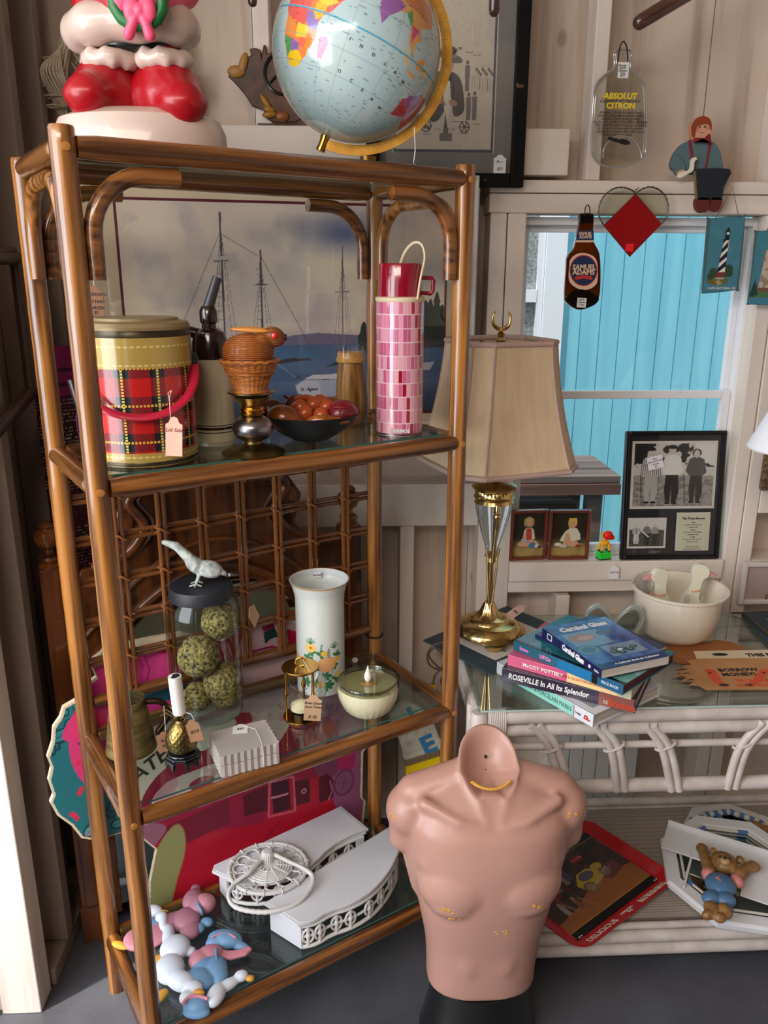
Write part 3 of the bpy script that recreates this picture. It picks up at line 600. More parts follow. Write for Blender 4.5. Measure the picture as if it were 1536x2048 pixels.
cv.put(((cv.nz(60,80,2)-.5)*.6).clip(0,1),(90,84,80),.5)
cv.sheet('drawing', vmat('framed_print', .6), pf, None, wd_-.004, ht_-.002, y=-.010)
mb = MB(); mb.bx(-wd_/2+.03,-.013,.03,wd_/2-.03,-.0125,ht_-.03); mb.build('glazing', glass('picture_glass', refl=.55), pf, smooth=0)
text('Family"', .017, INK, pf, T(*( (A(893,97,Y=PY).x-o.x), -.0135, A(893,97,Y=PY).z-o.z)) @ UP, 'handwriting', shear=.4, sx=1.3)
tp = A(1004,343,Y=PY-.036); price_tag('white price tag tucked in the lower right corner of the portrait frame', facing((tp.x,2.0835,tp.z)), .030, .042, CARDW, None, (('A----',.009,.62),('$75',.009,.22)))
# ---- brown rods high on the wall
RODM = wood('dark_turned_wood', (84,48,38), (56,30,24), 'X', .35)
for n_,(a,b,Y_,r,lb) in enumerate((((1280,44),(1400,-28),1.95,(.016,.022),'dark brown tapered rod pointing in from the upper right edge'),((988,22),(992,-90),1.98,(.012,.022),'brown turned leg hanging down in front of the portrait frame'),((505,4),(505,-80),1.98,(.010,.018),'brown peg tip above the carved plaque'))):
    mb = MB(); pa, pb = A(*a,Y=Y_), A(*b,Y=Y_); d_ = (pb-pa).normalized(); pc = pa+d_*((2.752-pa.z)/d_.z)
    mb.limb((0,0,0), pc-pa, r[0], r[1], 14); ob = mb.build('hanging_rod', RODM); ob.location = pa; tag(ob, lb, 'rod')
# ---- flattened vodka bottle
VY = YS-.0005; o = A(1235,334,Y=VY); 
FG = glass('flattened_clear_glass', (249,250,247), refl=.8, base=.07, rough=.05)
vb = thing('flattened_bottle', 'flattened clear glass bottle with yellow lettering hanging above the window', 'bottle', o)
out = sp2([(1228,103),(1259,103),(1259,128),(1260,142),(1275,155),(1288,175),(1291,215),(1290,290),(1284,315),(1262,329),(1235,335),(1205,332),(1186,315),(1181,290),(1184,215),(1190,172),(1206,152),(1224,140),(1227,125)],4)
mb = MB(); mb.prism(tr(out,VY,o), .012, UP); mb.build('body', FG, vb, bevel=.004)
mb = MB(); mb.tube([Vector(p) for p in trv(out,VY,o,-.007)], .0022, 8, closed=True); mb.build('rounded_rim', mat('glass_rim',(150,152,146),.1,coat=1), vb)
mb = MB(); mb.tube(spline(trv([(1203,318),(1206,296),(1222,278),(1240,274),(1262,280),(1276,300),(1280,318)],VY,o,-.013),5),.0018,6); mb.build('base_fold', _mc['glass_rim'], vb)
mb = MB(); mb.tube(trv([(1213,278),(1235,284),(1255,288)],VY,o,-.013),.004,8); mb.tube(trv([(1238,284),(1250,287)],VY,o,-.014),.006,8); mb.build('black_mark', BLACKM, vb)  # short black strokes across the base fold
mb = MB(); mb.tube(spline(trv([(1232,126),(1236,98),(1243,86),(1250,98),(1252,126)],VY,o,-.013),5),.0016,6); mb.build('cord', mat('navy_cord',(30,32,50),.9), vb)
YEL = mat('yellow_print',(236,206,40),.5)
def wt(s, u, v, hpx, m, par, Y, o, dy, name='lettering', **k):
    p = A(u,v,Y=Y); return text(s, hpx*.0013*1.38*Y/2.12, m, par, T(p.x-o.x,dy,p.z-o.z) @ UP, name, **k)
wt('ABSOLUT',1237,195,10.5,YEL,vb,VY,o,-.0128,bold=.0007,shear=.15); wt('CITRON',1238,214,10.5,YEL,vb,VY,o,-.0128,bold=.0007); wt('Country of Sweden',1236,204,7,INK,vb,VY,o,-.0135,shear=.4)
for i,s in enumerate(('Absolut Citron is made from','natural citrus flavors and vodka','distilled from grain grown','in the rich fields of southern Sweden','The distilling and flavoring of vodka','is an age-old Swedish tradition','dating back more than 400 years','Vodka has been sold')): wt(s,1237-(i>6)*8,227+i*6.3,5.0,INK,vb,VY,o,-.0132,shear=.35)
p = A(1243,143,Y=VY); mb = MB(); mb.bx(p.x-o.x-.013,-.0135,p.z-o.z-.017,p.x-o.x+.013,-.0125,p.z-o.z+.017); st_ = mb.build('price_sticker', CARDW, vb, smooth=0)
for i,s in enumerate(('Model','Spirit','Cheese','Tray','$15')): wt(s,1241,134+5*i,4,INK,st_,VY,o,-.0139,'handwriting',shear=.2)
# ---- painted doll sitting on the window header
DY = YS-.003; o = Vector((A(1402,360,Y=DY).x, YS-.024, hz1+.0006))
dl = thing('shelf_sitter_doll', 'painted wooden doll with red hair sitting on the window header', 'doll', o)
Yd = 2.10
EDGE = mat('raw_wood_edge',(132,98,62),.7)
def flat(name, P, y0, th, m, par, k=4, bev=.001, sm=True): mb = MB(); mb.prism(tr(sp2(P,k) if sm else P, Yd, o), th, T(0,y0,0)@UP); return mb.build(name, m, par, bevel=bev)
flat('torso', [(1346,340),(1345,315),(1360,292),(1378,282),(1398,284),(1418,282),(1434,292),(1443,315),(1442,345),(1400,350)], .018, .016, mat('dusty_teal_paint',(84,108,112),.6), dl)
hd = flat('head', [(1382,275),(1380,255),(1388,240),(1402,233),(1416,238),(1422,252),(1420,270),(1412,282),(1398,286),(1388,283)], .018, .019, mat('doll_skin',(206,150,120),.6), dl)
flat('hair', [(1381,272),(1380,255),(1388,240),(1402,233),(1416,238),(1421,250),(1420,262),(1414,250),(1400,250),(1390,256),(1386,275)], -.0012, .003, mat('ginger_paint',(140,60,26),.6), hd)
for u in (1397.5,1408): 
    c = trv([(u,254.5)],Yd,o,-.0016)[0]; mb = MB(); mb.ball(c,(.0024,.001,.0022)); mb.build('eye', INK, hd)
mb = MB(); mb.tube(spline(trv([(1398,265),(1403,267),(1406,265)],Yd,o,-.0014),3),.0007,5); mb.build('mouth', mat('mouth_paint',(140,50,40),.6), hd)
mb = MB(); mb.ball(trv([(1392,260)],Yd,o,-.001)[0],(.006,.0006,.005)); mb.ball(trv([(1414,258)],Yd,o,-.001)[0],(.004,.0006,.004)); mb.build('cheek', mat('cheek_paint',(200,120,110),.7), hd)
flat('bow_tie', [(1384,277),(1400,277),(1404,279),(1416,268),(1420,288),(1412,289),(1402,279),(1394,286),(1386,287)], -.001, .006, mat('dark_red_paint',(128,18,26),.6), dl, sm=False)
for P in ([(1375,281),(1380,280),(1390,337),(1383,337)],[(1422,283),(1417,283),(1408,335),(1412,336)]): flat('suspender', P, .0015, .002, mat('maroon_paint',(130,24,50),.6), dl, sm=False)
flat('arm', [(1346,340),(1345,318),(1356,312),(1366,325),(1370,340),(1362,350),(1352,350)], .010, .012, _mc['dusty_teal_paint'], dl); flat('hand', [(1352,345),(1362,340),(1368,345),(1364,352),(1354,353)], .002, .010, _mc['doll_skin'], dl)
gs = flat('goose', [(1350,354),(1356,346),(1372,342),(1376,334),(1377,322),(1383,316),(1389,319),(1384,326),(1382,342),(1370,350),(1356,358)], -.003, .010, mat('goose_paint',(222,214,200),.6), dl)
flat('bill', [(1388,319),(1392,321),(1387,323)], -.006, .006, mat('orange_paint',(214,130,50),.6), gs, sm=False)
legm = mat('navy_paint',(26,32,42),.55)
flat('trousers', [(1384,340),(1420,338),(1452,340),(1455,348),(1440,376),(1436,402),(1388,402),(1386,370)], -.004, .014, legm, dl, sm=False)
flat('leg_gap', [(1419,345),(1421,345),(1415,404),(1413,404)], -.0185, .001, BLACKM, dl, sm=False)
for P in ([(1386,398),(1412,398),(1412,416),(1404,425),(1392,426),(1384,416)],[(1414,398),(1436,398),(1434,416),(1425,425),(1412,418)]): flat('boot', P, -.004, .014, mat('brown_boot_paint',(92,30,24),.6), dl)
flat('edge_trim', [(1383,344),(1387,344),(1390,400),(1386,400)], -.006, .010, EDGE, dl, sm=False)
# ---- flattened amber bottle
BYY = YS-.022; o = A(1160,617,Y=BYY)
ab = thing('flattened_bottle', 'flattened amber beer bottle hanging in front of the window', 'bottle', o)
AMB = mat('amber_glass', (112,46,6), .12, coat=.25, trans=.3, noi=9, c2=(40,14,3)); ABD = mat('amber_dark', (16,8,5), .2, coat=.2)
out = sp2([(1156,429),(1184,429),(1184,460),(1186,485),(1196,506),(1199,540),(1197,590),(1188,606),(1170,617),(1150,618),(1132,606),(1126,592),(1129,540),(1131,515),(1143,498),(1151,470),(1155,445)],4)
mb = MB(); mb.prism(tr(out,BYY,o), .012, UP); mb.build('body', AMB, ab, bevel=.0045, seg=3)
def f2(name, P, y0, th, m, par, o, Y, sm=True, bev=0): mb = MB(); mb.prism(tr(sp2(P,5) if sm else P, Y, o), th, T(0,y0,0)@UP); return mb.build(name, m, par, bevel=bev, smooth=0)
f2('neck_cap', [(1155,428),(1185,428),(1185,448),(1155,448)], .001, .0145, ABD, ab, o, BYY, False, .003)
f2('base_fold', [(1128,596),(1136,586),(1150,579),(1170,580),(1186,588),(1195,598),(1185,610),(1168,616),(1150,616),(1134,606)], -.0115, .0025, ABD, ab, o, BYY, True, .001)
CRM = mat('cream_print',(226,190,160),.5); NAV = mat('navy_print',(28,44,84),.45); REDP = mat('red_print',(190,50,44),.5)
lb_ = f2('label', [(1138,520),(1146,511),(1160,506),(1176,509),(1187,516),(1192,530),(1192,560),(1186,572),(1172,579),(1156,578),(1142,570),(1135,558),(1136,530)], -.0122, .0006, CRM, ab, o, BYY)
f2('label_red_line', circ(1164,541,27.5,31,28), -.0130, .0004, REDP, lb_, o, BYY, False); f2('label_disc', circ(1164,541,26,29,28), -.0136, .0004, NAV, lb_, o, BYY, False)
f2('label_band', [(1147,553),(1164,550),(1181,553),(1181,560),(1164,557),(1147,560)], -.0142, .0004, REDP, lb_, o, BYY, False)
wt('SAMUEL',1165,535,10,CRM,lb_,BYY,o,-.0147,bold=.0006,sx=.92); wt('ADAMS',1164,545,9.5,CRM,lb_,BYY,o,-.0147,bold=.0006)
nl = f2('neck_label', [(1153,462),(1184,461),(1185,482),(1150,482)], -.0122, .0006, NAV, ab, o, BYY, False); f2('neck_strip', [(1150,481),(1185,481),(1185,485),(1149,485)], -.0122, .0007, CRM, nl, o, BYY, False)
wt('SAMUEL',1168,468,6,CRM,nl,BYY,o,-.0133,bold=.0003,sx=.85); wt('ADAMS',1168,474.5,6,CRM,nl,BYY,o,-.0133,bold=.0003,sx=.9)
stk = f2('price_sticker', [(1152,595),(1170,596),(1168,615),(1150,614)], -.0146, .0005, CARDW, ab, o, BYY, False)
for i,s in enumerate(('Spirit','Cheese','Tray')): wt(s,1160,599+5*i,3.6,INK,stk,BYY,o,-.0154,'handwriting')
mb = MB(); mb.tube(spline(trv([(1166,431),(1168,416),(1172,411),(1176,416),(1177,431)],BYY,o,-.013),4),.0014,6); mb.tube(trv([(1172,411),(1177,410)],BYY,o,-.004),.001,5); mb.build('cord', BLACKM, ab)
# ---- stained glass heart
HY = YS-.028; o = A(1266,512,Y=HY); ht = thing('heart_suncatcher', 'stained glass heart with red diamond and clear lobes in the window', 'suncatcher', o)
LEAD = mat('lead_came',(92,84,78),.4,.6)
dm = [(1271,387),(1321,450),(1258,513),(1208,451)]
dm = [(1271,388),(1322,448),(1259,513),(1207,451)]
RG = mat('red_stained_glass',(168,4,14),.3, trans=.35, coat=0, bump=(60,.3))
f2('red_pane', dm, 0, .003, RG, ht, o, HY, False); mb = MB(); mb.tube(trv(dm,HY,o,-.0015),.0017,6,closed=True); mb.build('lead_border', LEAD, ht)
CG = glass('bevelled_clear_glass',(244,246,240),refl=.8,base=.06)
for P in ([(1271,388),(1262,380),(1246,375),(1228,377),(1210,390),(1199,408),(1197,430),(1207,451)],[(1271,388),(1282,379),(1300,374),(1318,380),(1331,394),(1336,415),(1332,436),(1322,448)]):
    S_ = [(p.x,p.y) for p in spline(P,4)]
    f2('clear_pane', S_, 0, .003, CG, ht, o, HY, False)
    pts = trv(S_,HY,o,-.0015); mb = MB(); n = len(pts); mb.tube(pts, [.0014+.0011*(i%2) for i in range(n)], 6); mb.build('scalloped_border', LEAD, ht)
f2('price_sticker', [(1251,488),(1267,487),(1265,503),(1249,502)], -.0032, .0004, mat('bright_red_paper',(232,20,40),.6), ht, o, HY, False)
mb = MB(); mb.tube(trv([(1271,388),(1269,382),(1274,378),(1278,375)],HY,o,-.001),.001,5); mb.tube([(trv([(1272,381)],HY,o,0)[0][0]+.003*cos(t),-.001,trv([(1272,381)],HY,o,0)[0][2]+.003*sin(t)) for t in (0,1,2,3,4,5)],.0008,5,closed=True); mb.build('hook', LEAD, ht)
# ---- two lighthouse slates
def slate(label, P, Y, cord, draw, grp, n=110):
    us = [p[0] for p in P]; vs = [p[1] for p in P]; u0,u1,v0,v1 = min(us),max(us),min(vs),max(vs)
    o = A((u0+u1)/2, v1, Y=Y); t = thing('lighthouse_slate', label, 'hanging sign', o, 0, grp)
    mb = MB(); mb.prism(tr(sp2(P,3),Y,o), .006, UP); mb.build('slate', mat('slate_teal_edge',(66,92,98),.6), t, bevel=.001)
    cv = Cv(u1-u0, v1-v0, n, (62,118,134)); cv.put(np.clip((cv.nz(5,9,8)-.5)*2,0,1),(84,140,152),.5); draw(cv, u0, v1)
    # only the part inside the outline is kept by fading the picture to the slate's own outline
    ob = cv.sheet('painting', vmat('slate_painting',.55), t, None, 1, 1)
    me = ob.data; L_, B_ = A(u0,v1,Y=Y), A(u1,v0,Y=Y); s0 = P[-1]; 
    import bmesh as bm_
    b = bm_.new(); b.from_mesh(me)
    poly = tr(sp2(P,3),Y,o); c_ = (sum(p[0] for p in poly)/len(poly), sum(p[1] for p in poly)/len(poly)); poly = [(c_[0]+(x-c_[0])*.985, c_[1]+(z-c_[1])*.99) for x,z in poly]
    X0,X1 = L_.x-o.x, B_.x-o.x; Z0,Z1 = 0, B_.z-o.z
    for vtx in b.verts: vtx.co = ((vtx.co.x+.5)*(X1-X0)+X0, -.0066, vtx.co.z*(Z1-Z0)+Z0)
    def inside(x,y):
        k = False; m_ = len(poly)
        for i in range(m_):
            (xa,ya),(xb,yb) = poly[i],poly[(i+1)%m_]
            if (ya>y)!=(yb>y) and x < (xb-xa)*(y-ya)/(yb-ya)+xa: k = not k
        return k
    bm_.ops.delete(b, geom=[v for v in b.verts if not inside(v.co.x,v.co.z)], context='VERTS'); b.to_mesh(me); b.free()
    if cord: mb = MB(); mb.tube(trv(cord,Y,o,-.007),.0011,5); mb.build('cord', mat('brown_twine',(120,84,66),.9), t)
    return t, o
def dr1(c,u0,v1):
    q = lambda P: [(u-u0,v1-v) for u,v in P]
    c.el(1437-u0,v1-560,27,9,(98,92,44)); c.poly(q([(1440,558),(1450,566),(1440,570),(1432,562)]),(160,144,90)); 
    for u,v,r in ((1424,543,9),(1418,552,8),(1428,548,7),(1462,538,11),(1458,545,9),(1466,546,8)): c.el(u-u0,v1-v,r,r*.9,(44,66,44))
    c.poly(q([(1434,544),(1443,478),(1455,478),(1453,544)]),(226,214,198))
    for k in range(4): y = 545-k*19; c.poly(q([(1434+k*2,y),(1434+k*2.4,y-9),(1454,y-25),(1454,y-13)]),(22,22,42))
    c.rect(1444-u0,v1-480,1455-u0,v1-463,(16,16,24)); c.rect(1447-u0,v1-469,1453-u0,v1-464,(210,216,216)); c.poly(q([(1443,463),(1450,454),(1456,463)]),(16,16,24)); c.poly(q([(1431,555),(1434,544),(1452,543),(1451,553)]),(122,44,44)); c.el(1442-u0,v1-556,12,2,(150,160,150))
    c.rect(0,0,300,7,(52,104,120),.5)
tt, oo = slate('left teal slate painted with a black and white striped lighthouse', [(1420,437),(1482,433),(1488,440),(1476,570),(1470,580),(1408,587),(1403,583),(1404,560),(1413,445)], YS-.02, [(1427,440),(1463,376),(1475,436)], dr1, 'lighthouse slates')
wt('CAPE HATTERAS, NC',1441,576.5,4.5,mat('pale_print',(222,222,214),.6),tt,YS-.02,oo,-.0075)
def dr2(c,u0,v1):
    q = lambda P: [(u-u0,v1-v) for u,v in P]
    c.poly(q([(1494,590),(1500,575),(1540,572),(1580,580),(1580,600),(1494,600)]),(70,110,72)); c.rect(0,0,200,14,(60,120,144))
    c.poly(q([(1513,575),(1522,500),(1550,500),(1556,575)]),(182,168,148)); c.put(((cv2:=c.nz(12,20,3))>.55)&(c.X>1515-u0)&(c.X<1550-u0)&(c.Y>v1-575)&(c.Y<v1-500),(128,112,98),.8)
    c.rect(1526-u0,v1-500,1546-u0,v1-486,(206,198,184)); c.poly(q([(1524,487),(1534,478),(1548,487)]),(40,52,60)); c.rect(1512-u0,v1-583,1560-u0,v1-575,(110,80,64))
    for u,v in ((1504,572),(1500,585),(1508,582)): c.poly(q([(u-7,v+8),(u,v-16),(u+6,v+8)]),(28,58,48))
slate('right teal slate painted with a pale stone lighthouse', [(1514,462),(1600,462),(1602,480),(1590,600),(1580,609),(1500,609),(1494,603),(1502,540),(1509,468)], YS-.03, [(1530,462),(1556,420),(1588,462)], dr2, 'lighthouse slates', 120)
# ---- gold framed picture and lampshade at the right edge
GY = YS-.012; o = A(1545,975,Y=GY); gp = thing('framed_painting', 'ornate gold framed painting cut off by the right edge', 'picture', A(1585,978,Y=GY))
gpo = gp.location; Hh = A(1505,625,Y=GY).z-gpo.z
GOLD = mat('speckled_gold',(150,122,84),.45,.5, noi=120, c2=(70,54,38), bump=(140,.6))
pframe(gp, .20, Hh, .022, .022, GOLD, bev=.006)
mb = MB(); ring(mb, -.080,.080,.020,Hh-.020,-.016,-.004,.008); mb.build('inner_moulding', mat('bronze_moulding',(88,66,40),.35,.7), gp, smooth=0, bevel=.002)
cv = Cv(10,20,60,(60,44,34)); cv.el(5,5,3,2.5,(150,70,40)); cv.el(3,8,2,2,(110,60,40)); cv.el(6,14,3,5,(96,76,54)); cv.sheet('painting', vmat('still_life_paint',.5), gp, None, .15, Hh-.04, M=T(0,0,.02), y=-.003)
sh = thing('lampshade', 'white lampshade corner poking in at the right edge', 'lampshade', A(1590,900,Y=1.75)); so_ = sh.location.copy()
mb = MB(); mb.lathe([(.104,0),(.106,.004),(.048,.135),(.046,.135),(.102,.004)],40,T(A(1590,893,Y=1.75).x-so_.x+.005,0,0)); mb.build('shade', mat('white_shade',(232,232,238),.8), sh)
mb = MB(); mb.tube([(.005+.105*cos(t*pi/20),.105*sin(t*pi/20),.004) for t in range(40)],.002,6,closed=True); mb.build('rim', mat('white_shade',()), sh)
mb = MB(); mb.tube([(.005,0,.12),(.005,0,.2),(.005,.0,2.75-so_.z)],.003,8); mb.build('hanging_cord', mat('white_shade',()), sh)
# ---- dark carved frame on the left wall, rug behind the stand
df = thing('dark_frame', 'dark carved frame corner hanging at the left edge', 'frame', (-.684,1.60,A(0,830,X=-.69).z), Euler((0,0,R(90))))
mb = MB(); zz = .30
for a,b in (((.145,.30),(.145,.03)),((.145,.03),(-.10,-.03)),((-.10,-.03),(-.10,.30)),((-.10,.30),(.145,.30))):
    for d_,r in ((0,.014),(.016,.007)): mb.tube([(a[0]*(1-d_*3),-.012,a[1]),(b[0]*(1-d_*3),-.012,b[1]+d_)], r, 10)
mb.build('moulding', mat('walnut_carving',(62,40,30),.4,coat=.3), df)
rugm = vmat('woven_rug', .95, bump=(400,.5))
cv = Cv(40,150,150,(40,14,24)); rr = np.random.RandomState(8); g = rr.rand(cv.ny,cv.nx)
sect = (np.floor(cv.Y/9)*37 % 5)
row = (np.arange(cv.ny)[:,None] % 3 == 0)
cv.put(((g>.42)&row&(sect<3)).astype(float),(122,30,62)); cv.put(((g>.62)&row&(sect==3)).astype(float),(176,160,120)); cv.put(((g>.72)&row).astype(float),(168,130,110)); cv.put(((g>.5)&row&(sect==4)).astype(float),(96,24,30))
cv.rect(0,138,40,150,(112,18,66)); 
for y in (138,141,144): cv.rect(0,y,40,y+.8,(50,10,32))
rb = A(45,690,Y=1.815); 
def rfn(S_,T_): x = S_*.15; return x, .012*np.sin(S_*14)+.004*np.sin(T_*20), T_*(rb.z-.004)
rg = thing('woven_rug', 'magenta and black woven rug hanging behind the stand', 'rug', (-.694,1.815,.002))
cv.a = cv.a[:, :int(cv.nx*.45)]; cv.nx = cv.a.shape[1]
cv.sheet('weave', rugm, rg, rfn)
# ============================================================ behind the stand: carved mirror, christmas cutout, sailing picture
def APl(u, v, p0, n):   # point on the vertical plane through p0 with normal n
    d = _f + _r2*((u-768)/FPX) - _u2*((v-1024)/FPX); t = (Vector(p0)-CP).dot(n)/d.dot(n); return CP+d*t
class VP:   # vertical working plane: origin, direction along it
    def __init__(s, p0, ang, org_uv): 
        s.x = Vector((cos(ang),sin(ang),0)); s.n = Vector((sin(ang),-cos(ang),0)); s.p0 = Vector(p0); s.ang = ang
        s.o = APl(*org_uv, s.p0, s.n)
    def q(s, u, v): p = APl(u,v,s.p0,s.n)-s.o; return (p.dot(s.x), p.z)
    def Q(s, P): return [s.q(*p) for p in P]
    def V(s, P, y=0): return [(a,y,b) for a,b in s.Q(P)]
# carved dresser mirror on the floor
vp = VP((.01,1.985,0), R(23), (400,1500)); vp.o.z = 0
dm_ = thing('dresser_mirror', 'dark carved wooden dresser mirror with turned finials leaning behind the stand', 'mirror', vp.o, vp.ang)
CW = wood('carved_wood', (112,60,24), (52,24,9), 'Z', .3, .6, 26, .12); CWX = wood('carved_wood_lengthwise', (120,64,24), (58,27,10), 'X', .3, .6, 26, .12)
xl = vp.q(110,1200)[0]; xr = vp.q(697,1200)[0]
zt = vp.q(690,1048)[1]; zbm = .02
for s, x in ((-1,xl),(1,xr)):
    z1 = zt if s > 0 else vp.q(110,1130)[1]
    mb = MB(); mb.bx(x-.026,-.028,zbm,x+.026,.016,z1); mb.bx(x-.015,-.032,.1,x+.015,-.028,z1-.12); mb.bx(x-.031,-.032,zbm-.019,x+.031,.018,zbm+.09); p_ = mb.build('stile', CW, dm_, smooth=0, bevel=.003)
    mb = MB(); mb.lathe([(.001,0),(.026,0),(.026,.006),(.019,.010),(.024,.020),(.022,.026),(.012,.032),(.010,.042),(.022,.050),(.029,.066),(.026,.082),(.016,.090),(.019,.095),(.012,.102),(.001,.105)],24,T(x,-.006,z1)); mb.build('finial', CWX, p_)
cxm = (xl+xr)/2; ztop = vp.q(420,935)[1]; 
def arc3(x0, x1, z, h, n=24): return [(x0+(x1-x0)*i/n, z+h*sin(pi*i/n)) for i in range(n+1)]
a0, a1 = vp.q(270,1270), vp.q(560,1150)
zo = vp.q(420,1145)[1]   # top of the opening
top = [(xl+.026,zt-.10),(xl+.06,zt-.02),(xl+.12,zt-.01),(xl+.15,zt+.03),(xl+.13,zt+.10),(xl+.17,zt+.16),(xl+.26,zt+.19),(cxm,zt+.22),(xr-.26,zt+.19),(xr-.17,zt+.16),(xr-.13,zt+.10),(xr-.15,zt+.03),(xr-.12,zt-.01),(xr-.06,zt-.02),(xr-.026,zt-.04)]
arch = [(xr-.026,.50)]+[(xr-.10,.50)]+[(x,z) for x,z in reversed(arc3(xl+.10,xr-.10,zo-.16,.16))]+[(xl+.10,.50),(xl+.026,.50)]
arch = [(xr-.026,.05),(xr-.07,.05)]+[(x,z) for x,z in reversed(arc3(xl+.07,xr-.07,zo-.20,.20))]+[(xl+.07,.05),(xl+.026,.05)]
mb = MB(); mb.prism(top+arch, .016, UP); mb.build('carved_panel', CW, dm_, smooth=0, bevel=.002)
mb = MB(); mb.tube([(x,-.022,z) for x,z in arc3(xl+.055,xr-.055,zo-.175,.20)],[.012]*25,10); mb.tube([(x,-.018,z) for x,z in arc3(xl+.045,xr-.045,zo-.11,.20)],.007,8); mb.build('arched_moulding', CWX, dm_)
for s in (-1,1):
    x0 = cxm+s*.175
    mb = MB(); P = spline([(x0+s*.10,-.020,zt-.015),(x0+s*.02,-.022,zt+.01),(x0-s*.02,-.024,zt+.07),(x0+s*.01,-.024,zt+.13),(x0-s*.05,-.024,zt+.17)],6)
    mb.tube(P,[.012]*len(P),10); mb.tube([(p.x-s*.022,-.019,p.z) for p in P],.005,8); mb.ell((x0+s*.02,-.018,zt+.09),(.022,.010,.035)); mb.build('scroll', CWX, dm_)
mb = MB(); mb.bx(xl+.026,-.002,.06,xr-.026,-.0005,zo+.06); mb.bx(xl+.026,-.03,.03,xr-.026,-.0165,.10)
mb = MB(); mb.bx(xl+.03,.001,.06,xr-.03,.004,zo+.03); mb.build('mirror_glass', mat('silvered_glass',(205,212,208),.03,1), dm_, smooth=0)
# painted christmas cutout standing on the floor just behind the stand
vp = VP(FLP+SUY*.358, SA, (450,1800)); vp.o.z = .140
X0, X1 = vp.q(88,1500)[0], vp.q(735,1480)[0]; Zt = vp.q(560,1235)[1]; 
n_ = 520; cv = Cv(X1-X0, Zt, n_, (178,20,44))
def q(P): return [(a-X0,b) for a,b in vp.Q(P)]
def e(u,v,ru,rv,c,al=1.,rot=0,soft=0): a = vp.q(u,v); b = vp.q(u+ru,v); d = vp.q(u,v+rv); cv.el(a[0]-X0,a[1],abs(b[0]-a[0]),abs(d[1]-a[1]),c,al,rot,soft)
px1 = abs(vp.q(401,1500)[0]-vp.q(400,1500)[0])
cv.put(np.clip((cv.nz(4,4,5)-.5)*2.5,0,1),(140,14,48),.8)
e(560,1700,150,60,(204,26,50),.8,soft=.6)
cv.poly(q([(320,1640),(420,1560),(560,1545),(520,1640),(400,1660),(340,1700)]),(150,22,60)); 
e(150,1560,190,210,(38,112,120)) # wreath
e(235,1470,95,110,(214,60,120)); 
rr = np.random.RandomState(2)
for _ in range(110):
    a = rr.uniform(0,2*pi); r = rr.uniform(.55,1); u, v = 150+150*r*cos(a), 1560+170*r*sin(a); w = rr.uniform(15,26); t = rr.uniform(0,pi)
    cv.poly(q(sp2([(u+w*1.2*cos(t),v+w*1.2*sin(t)),(u+w*.7*cos(t+1),v+w*.7*sin(t+1)),(u-w*1.1*cos(t),v-w*1.1*sin(t)),(u+w*.7*cos(t-1),v+w*.7*sin(t-1))],3)),(16,60,70)); c = (lerpc((24,100,112),(90,172,180),rr.rand())); P = sp2([(u+w*cos(t),v+w*sin(t)),(u+w*.5*cos(t+1),v+w*.5*sin(t+1)),(u-w*cos(t),v-w*sin(t)),(u+w*.5*cos(t-1),v+w*.5*sin(t-1))],3); cv.poly(q(P),c); cv.ln(q([(u-w*cos(t),v-w*sin(t)),(u+w*cos(t),v+w*sin(t))]),px1*1.2,(18,62,72))
cv.poly(q(sp2([(122,1470),(150,1415),(172,1385),(230,1350),(290,1400),(300,1480),(230,1500),(200,1500),(165,1482)],5)),(216,58,116))
cv.poly(q(sp2([(178,1330),(215,1290),(300,1300),(360,1300),(420,1290),(450,1340),(440,1420),(360,1400),(300,1420),(220,1430),(180,1400)],5)),(204,56,130))
e(315,1335,32,30,(222,70,146)); e(262,1335,22,34,(190,44,112)); cv.ln(q([(285,1305),(296,1335),(288,1365)]),px1*2,(130,24,84)); e(345,1330,26,28,(214,66,140))
for u in (255,262,270): cv.ln(q([(u,1310),(u+14,1330)]),px1*2,(150,30,90))
cv.poly(q([(270,1385),(330,1362),(400,1365),(400,1392),(280,1400)]),(26,74,92)); cv.ln(q([(285,1385),(330,1370),(370,1378)]),px1*3,(54,138,150))
for u,v in ((155,1520),(165,1528),(160,1572),(157,1580),(148,1625),(142,1622),(152,1630),(300,1700)): e(u,v,5,5,(220,44,84))
cv.poly(q(sp2([(262,1600),(258,1555),(280,1480),(330,1430),(400,1420),(470,1440),(400,1500),(340,1540),(300,1580)],5)),(224,208,186)) # banner
cv.poly(q(sp2([(300,1560),(330,1530),(380,1500),(440,1490),(500,1450),(560,1440),(640,1420),(640,1540),(560,1560),(480,1600),(400,1640),(330,1660),(290,1650),(280,1600)],5)),(150,24,58))
cv.poly(q(sp2([(330,1620),(300,1600),(330,1560),(400,1530),(470,1500),(500,1430),(470,1400),(520,1360),(600,1380),(560,1470),(520,1520),(440,1580),(380,1600)],5)),(214,186,178)); cv.put((cv.nz(30,30,9)>.56)&(cv.a[...,1]>.6)&(cv.a[...,0]<.86),(196,110,140),.5)
e(400,1560,26,12,(150,40,70)); 
cv.poly(q(sp2([(500,1240),(560,1225),(600,1240),(610,1330),(560,1400),(480,1420),(450,1380),(470,1300)],5)),(204,170,176)); cv.poly(q([(520,1240),(536,1232),(545,1250),(535,1262),(520,1258)]),(150,24,70)); cv.poly(q([(522,1262),(545,1252),(552,1270),(536,1275),(526,1285)]),(24,60,64))
cv.ln(q([(500,1300),(540,1290),(560,1295)]),px1*5,(170,30,90)); cv.poly(q([(568,1255),(600,1262),(600,1300),(575,1300)]),(190,24,70))
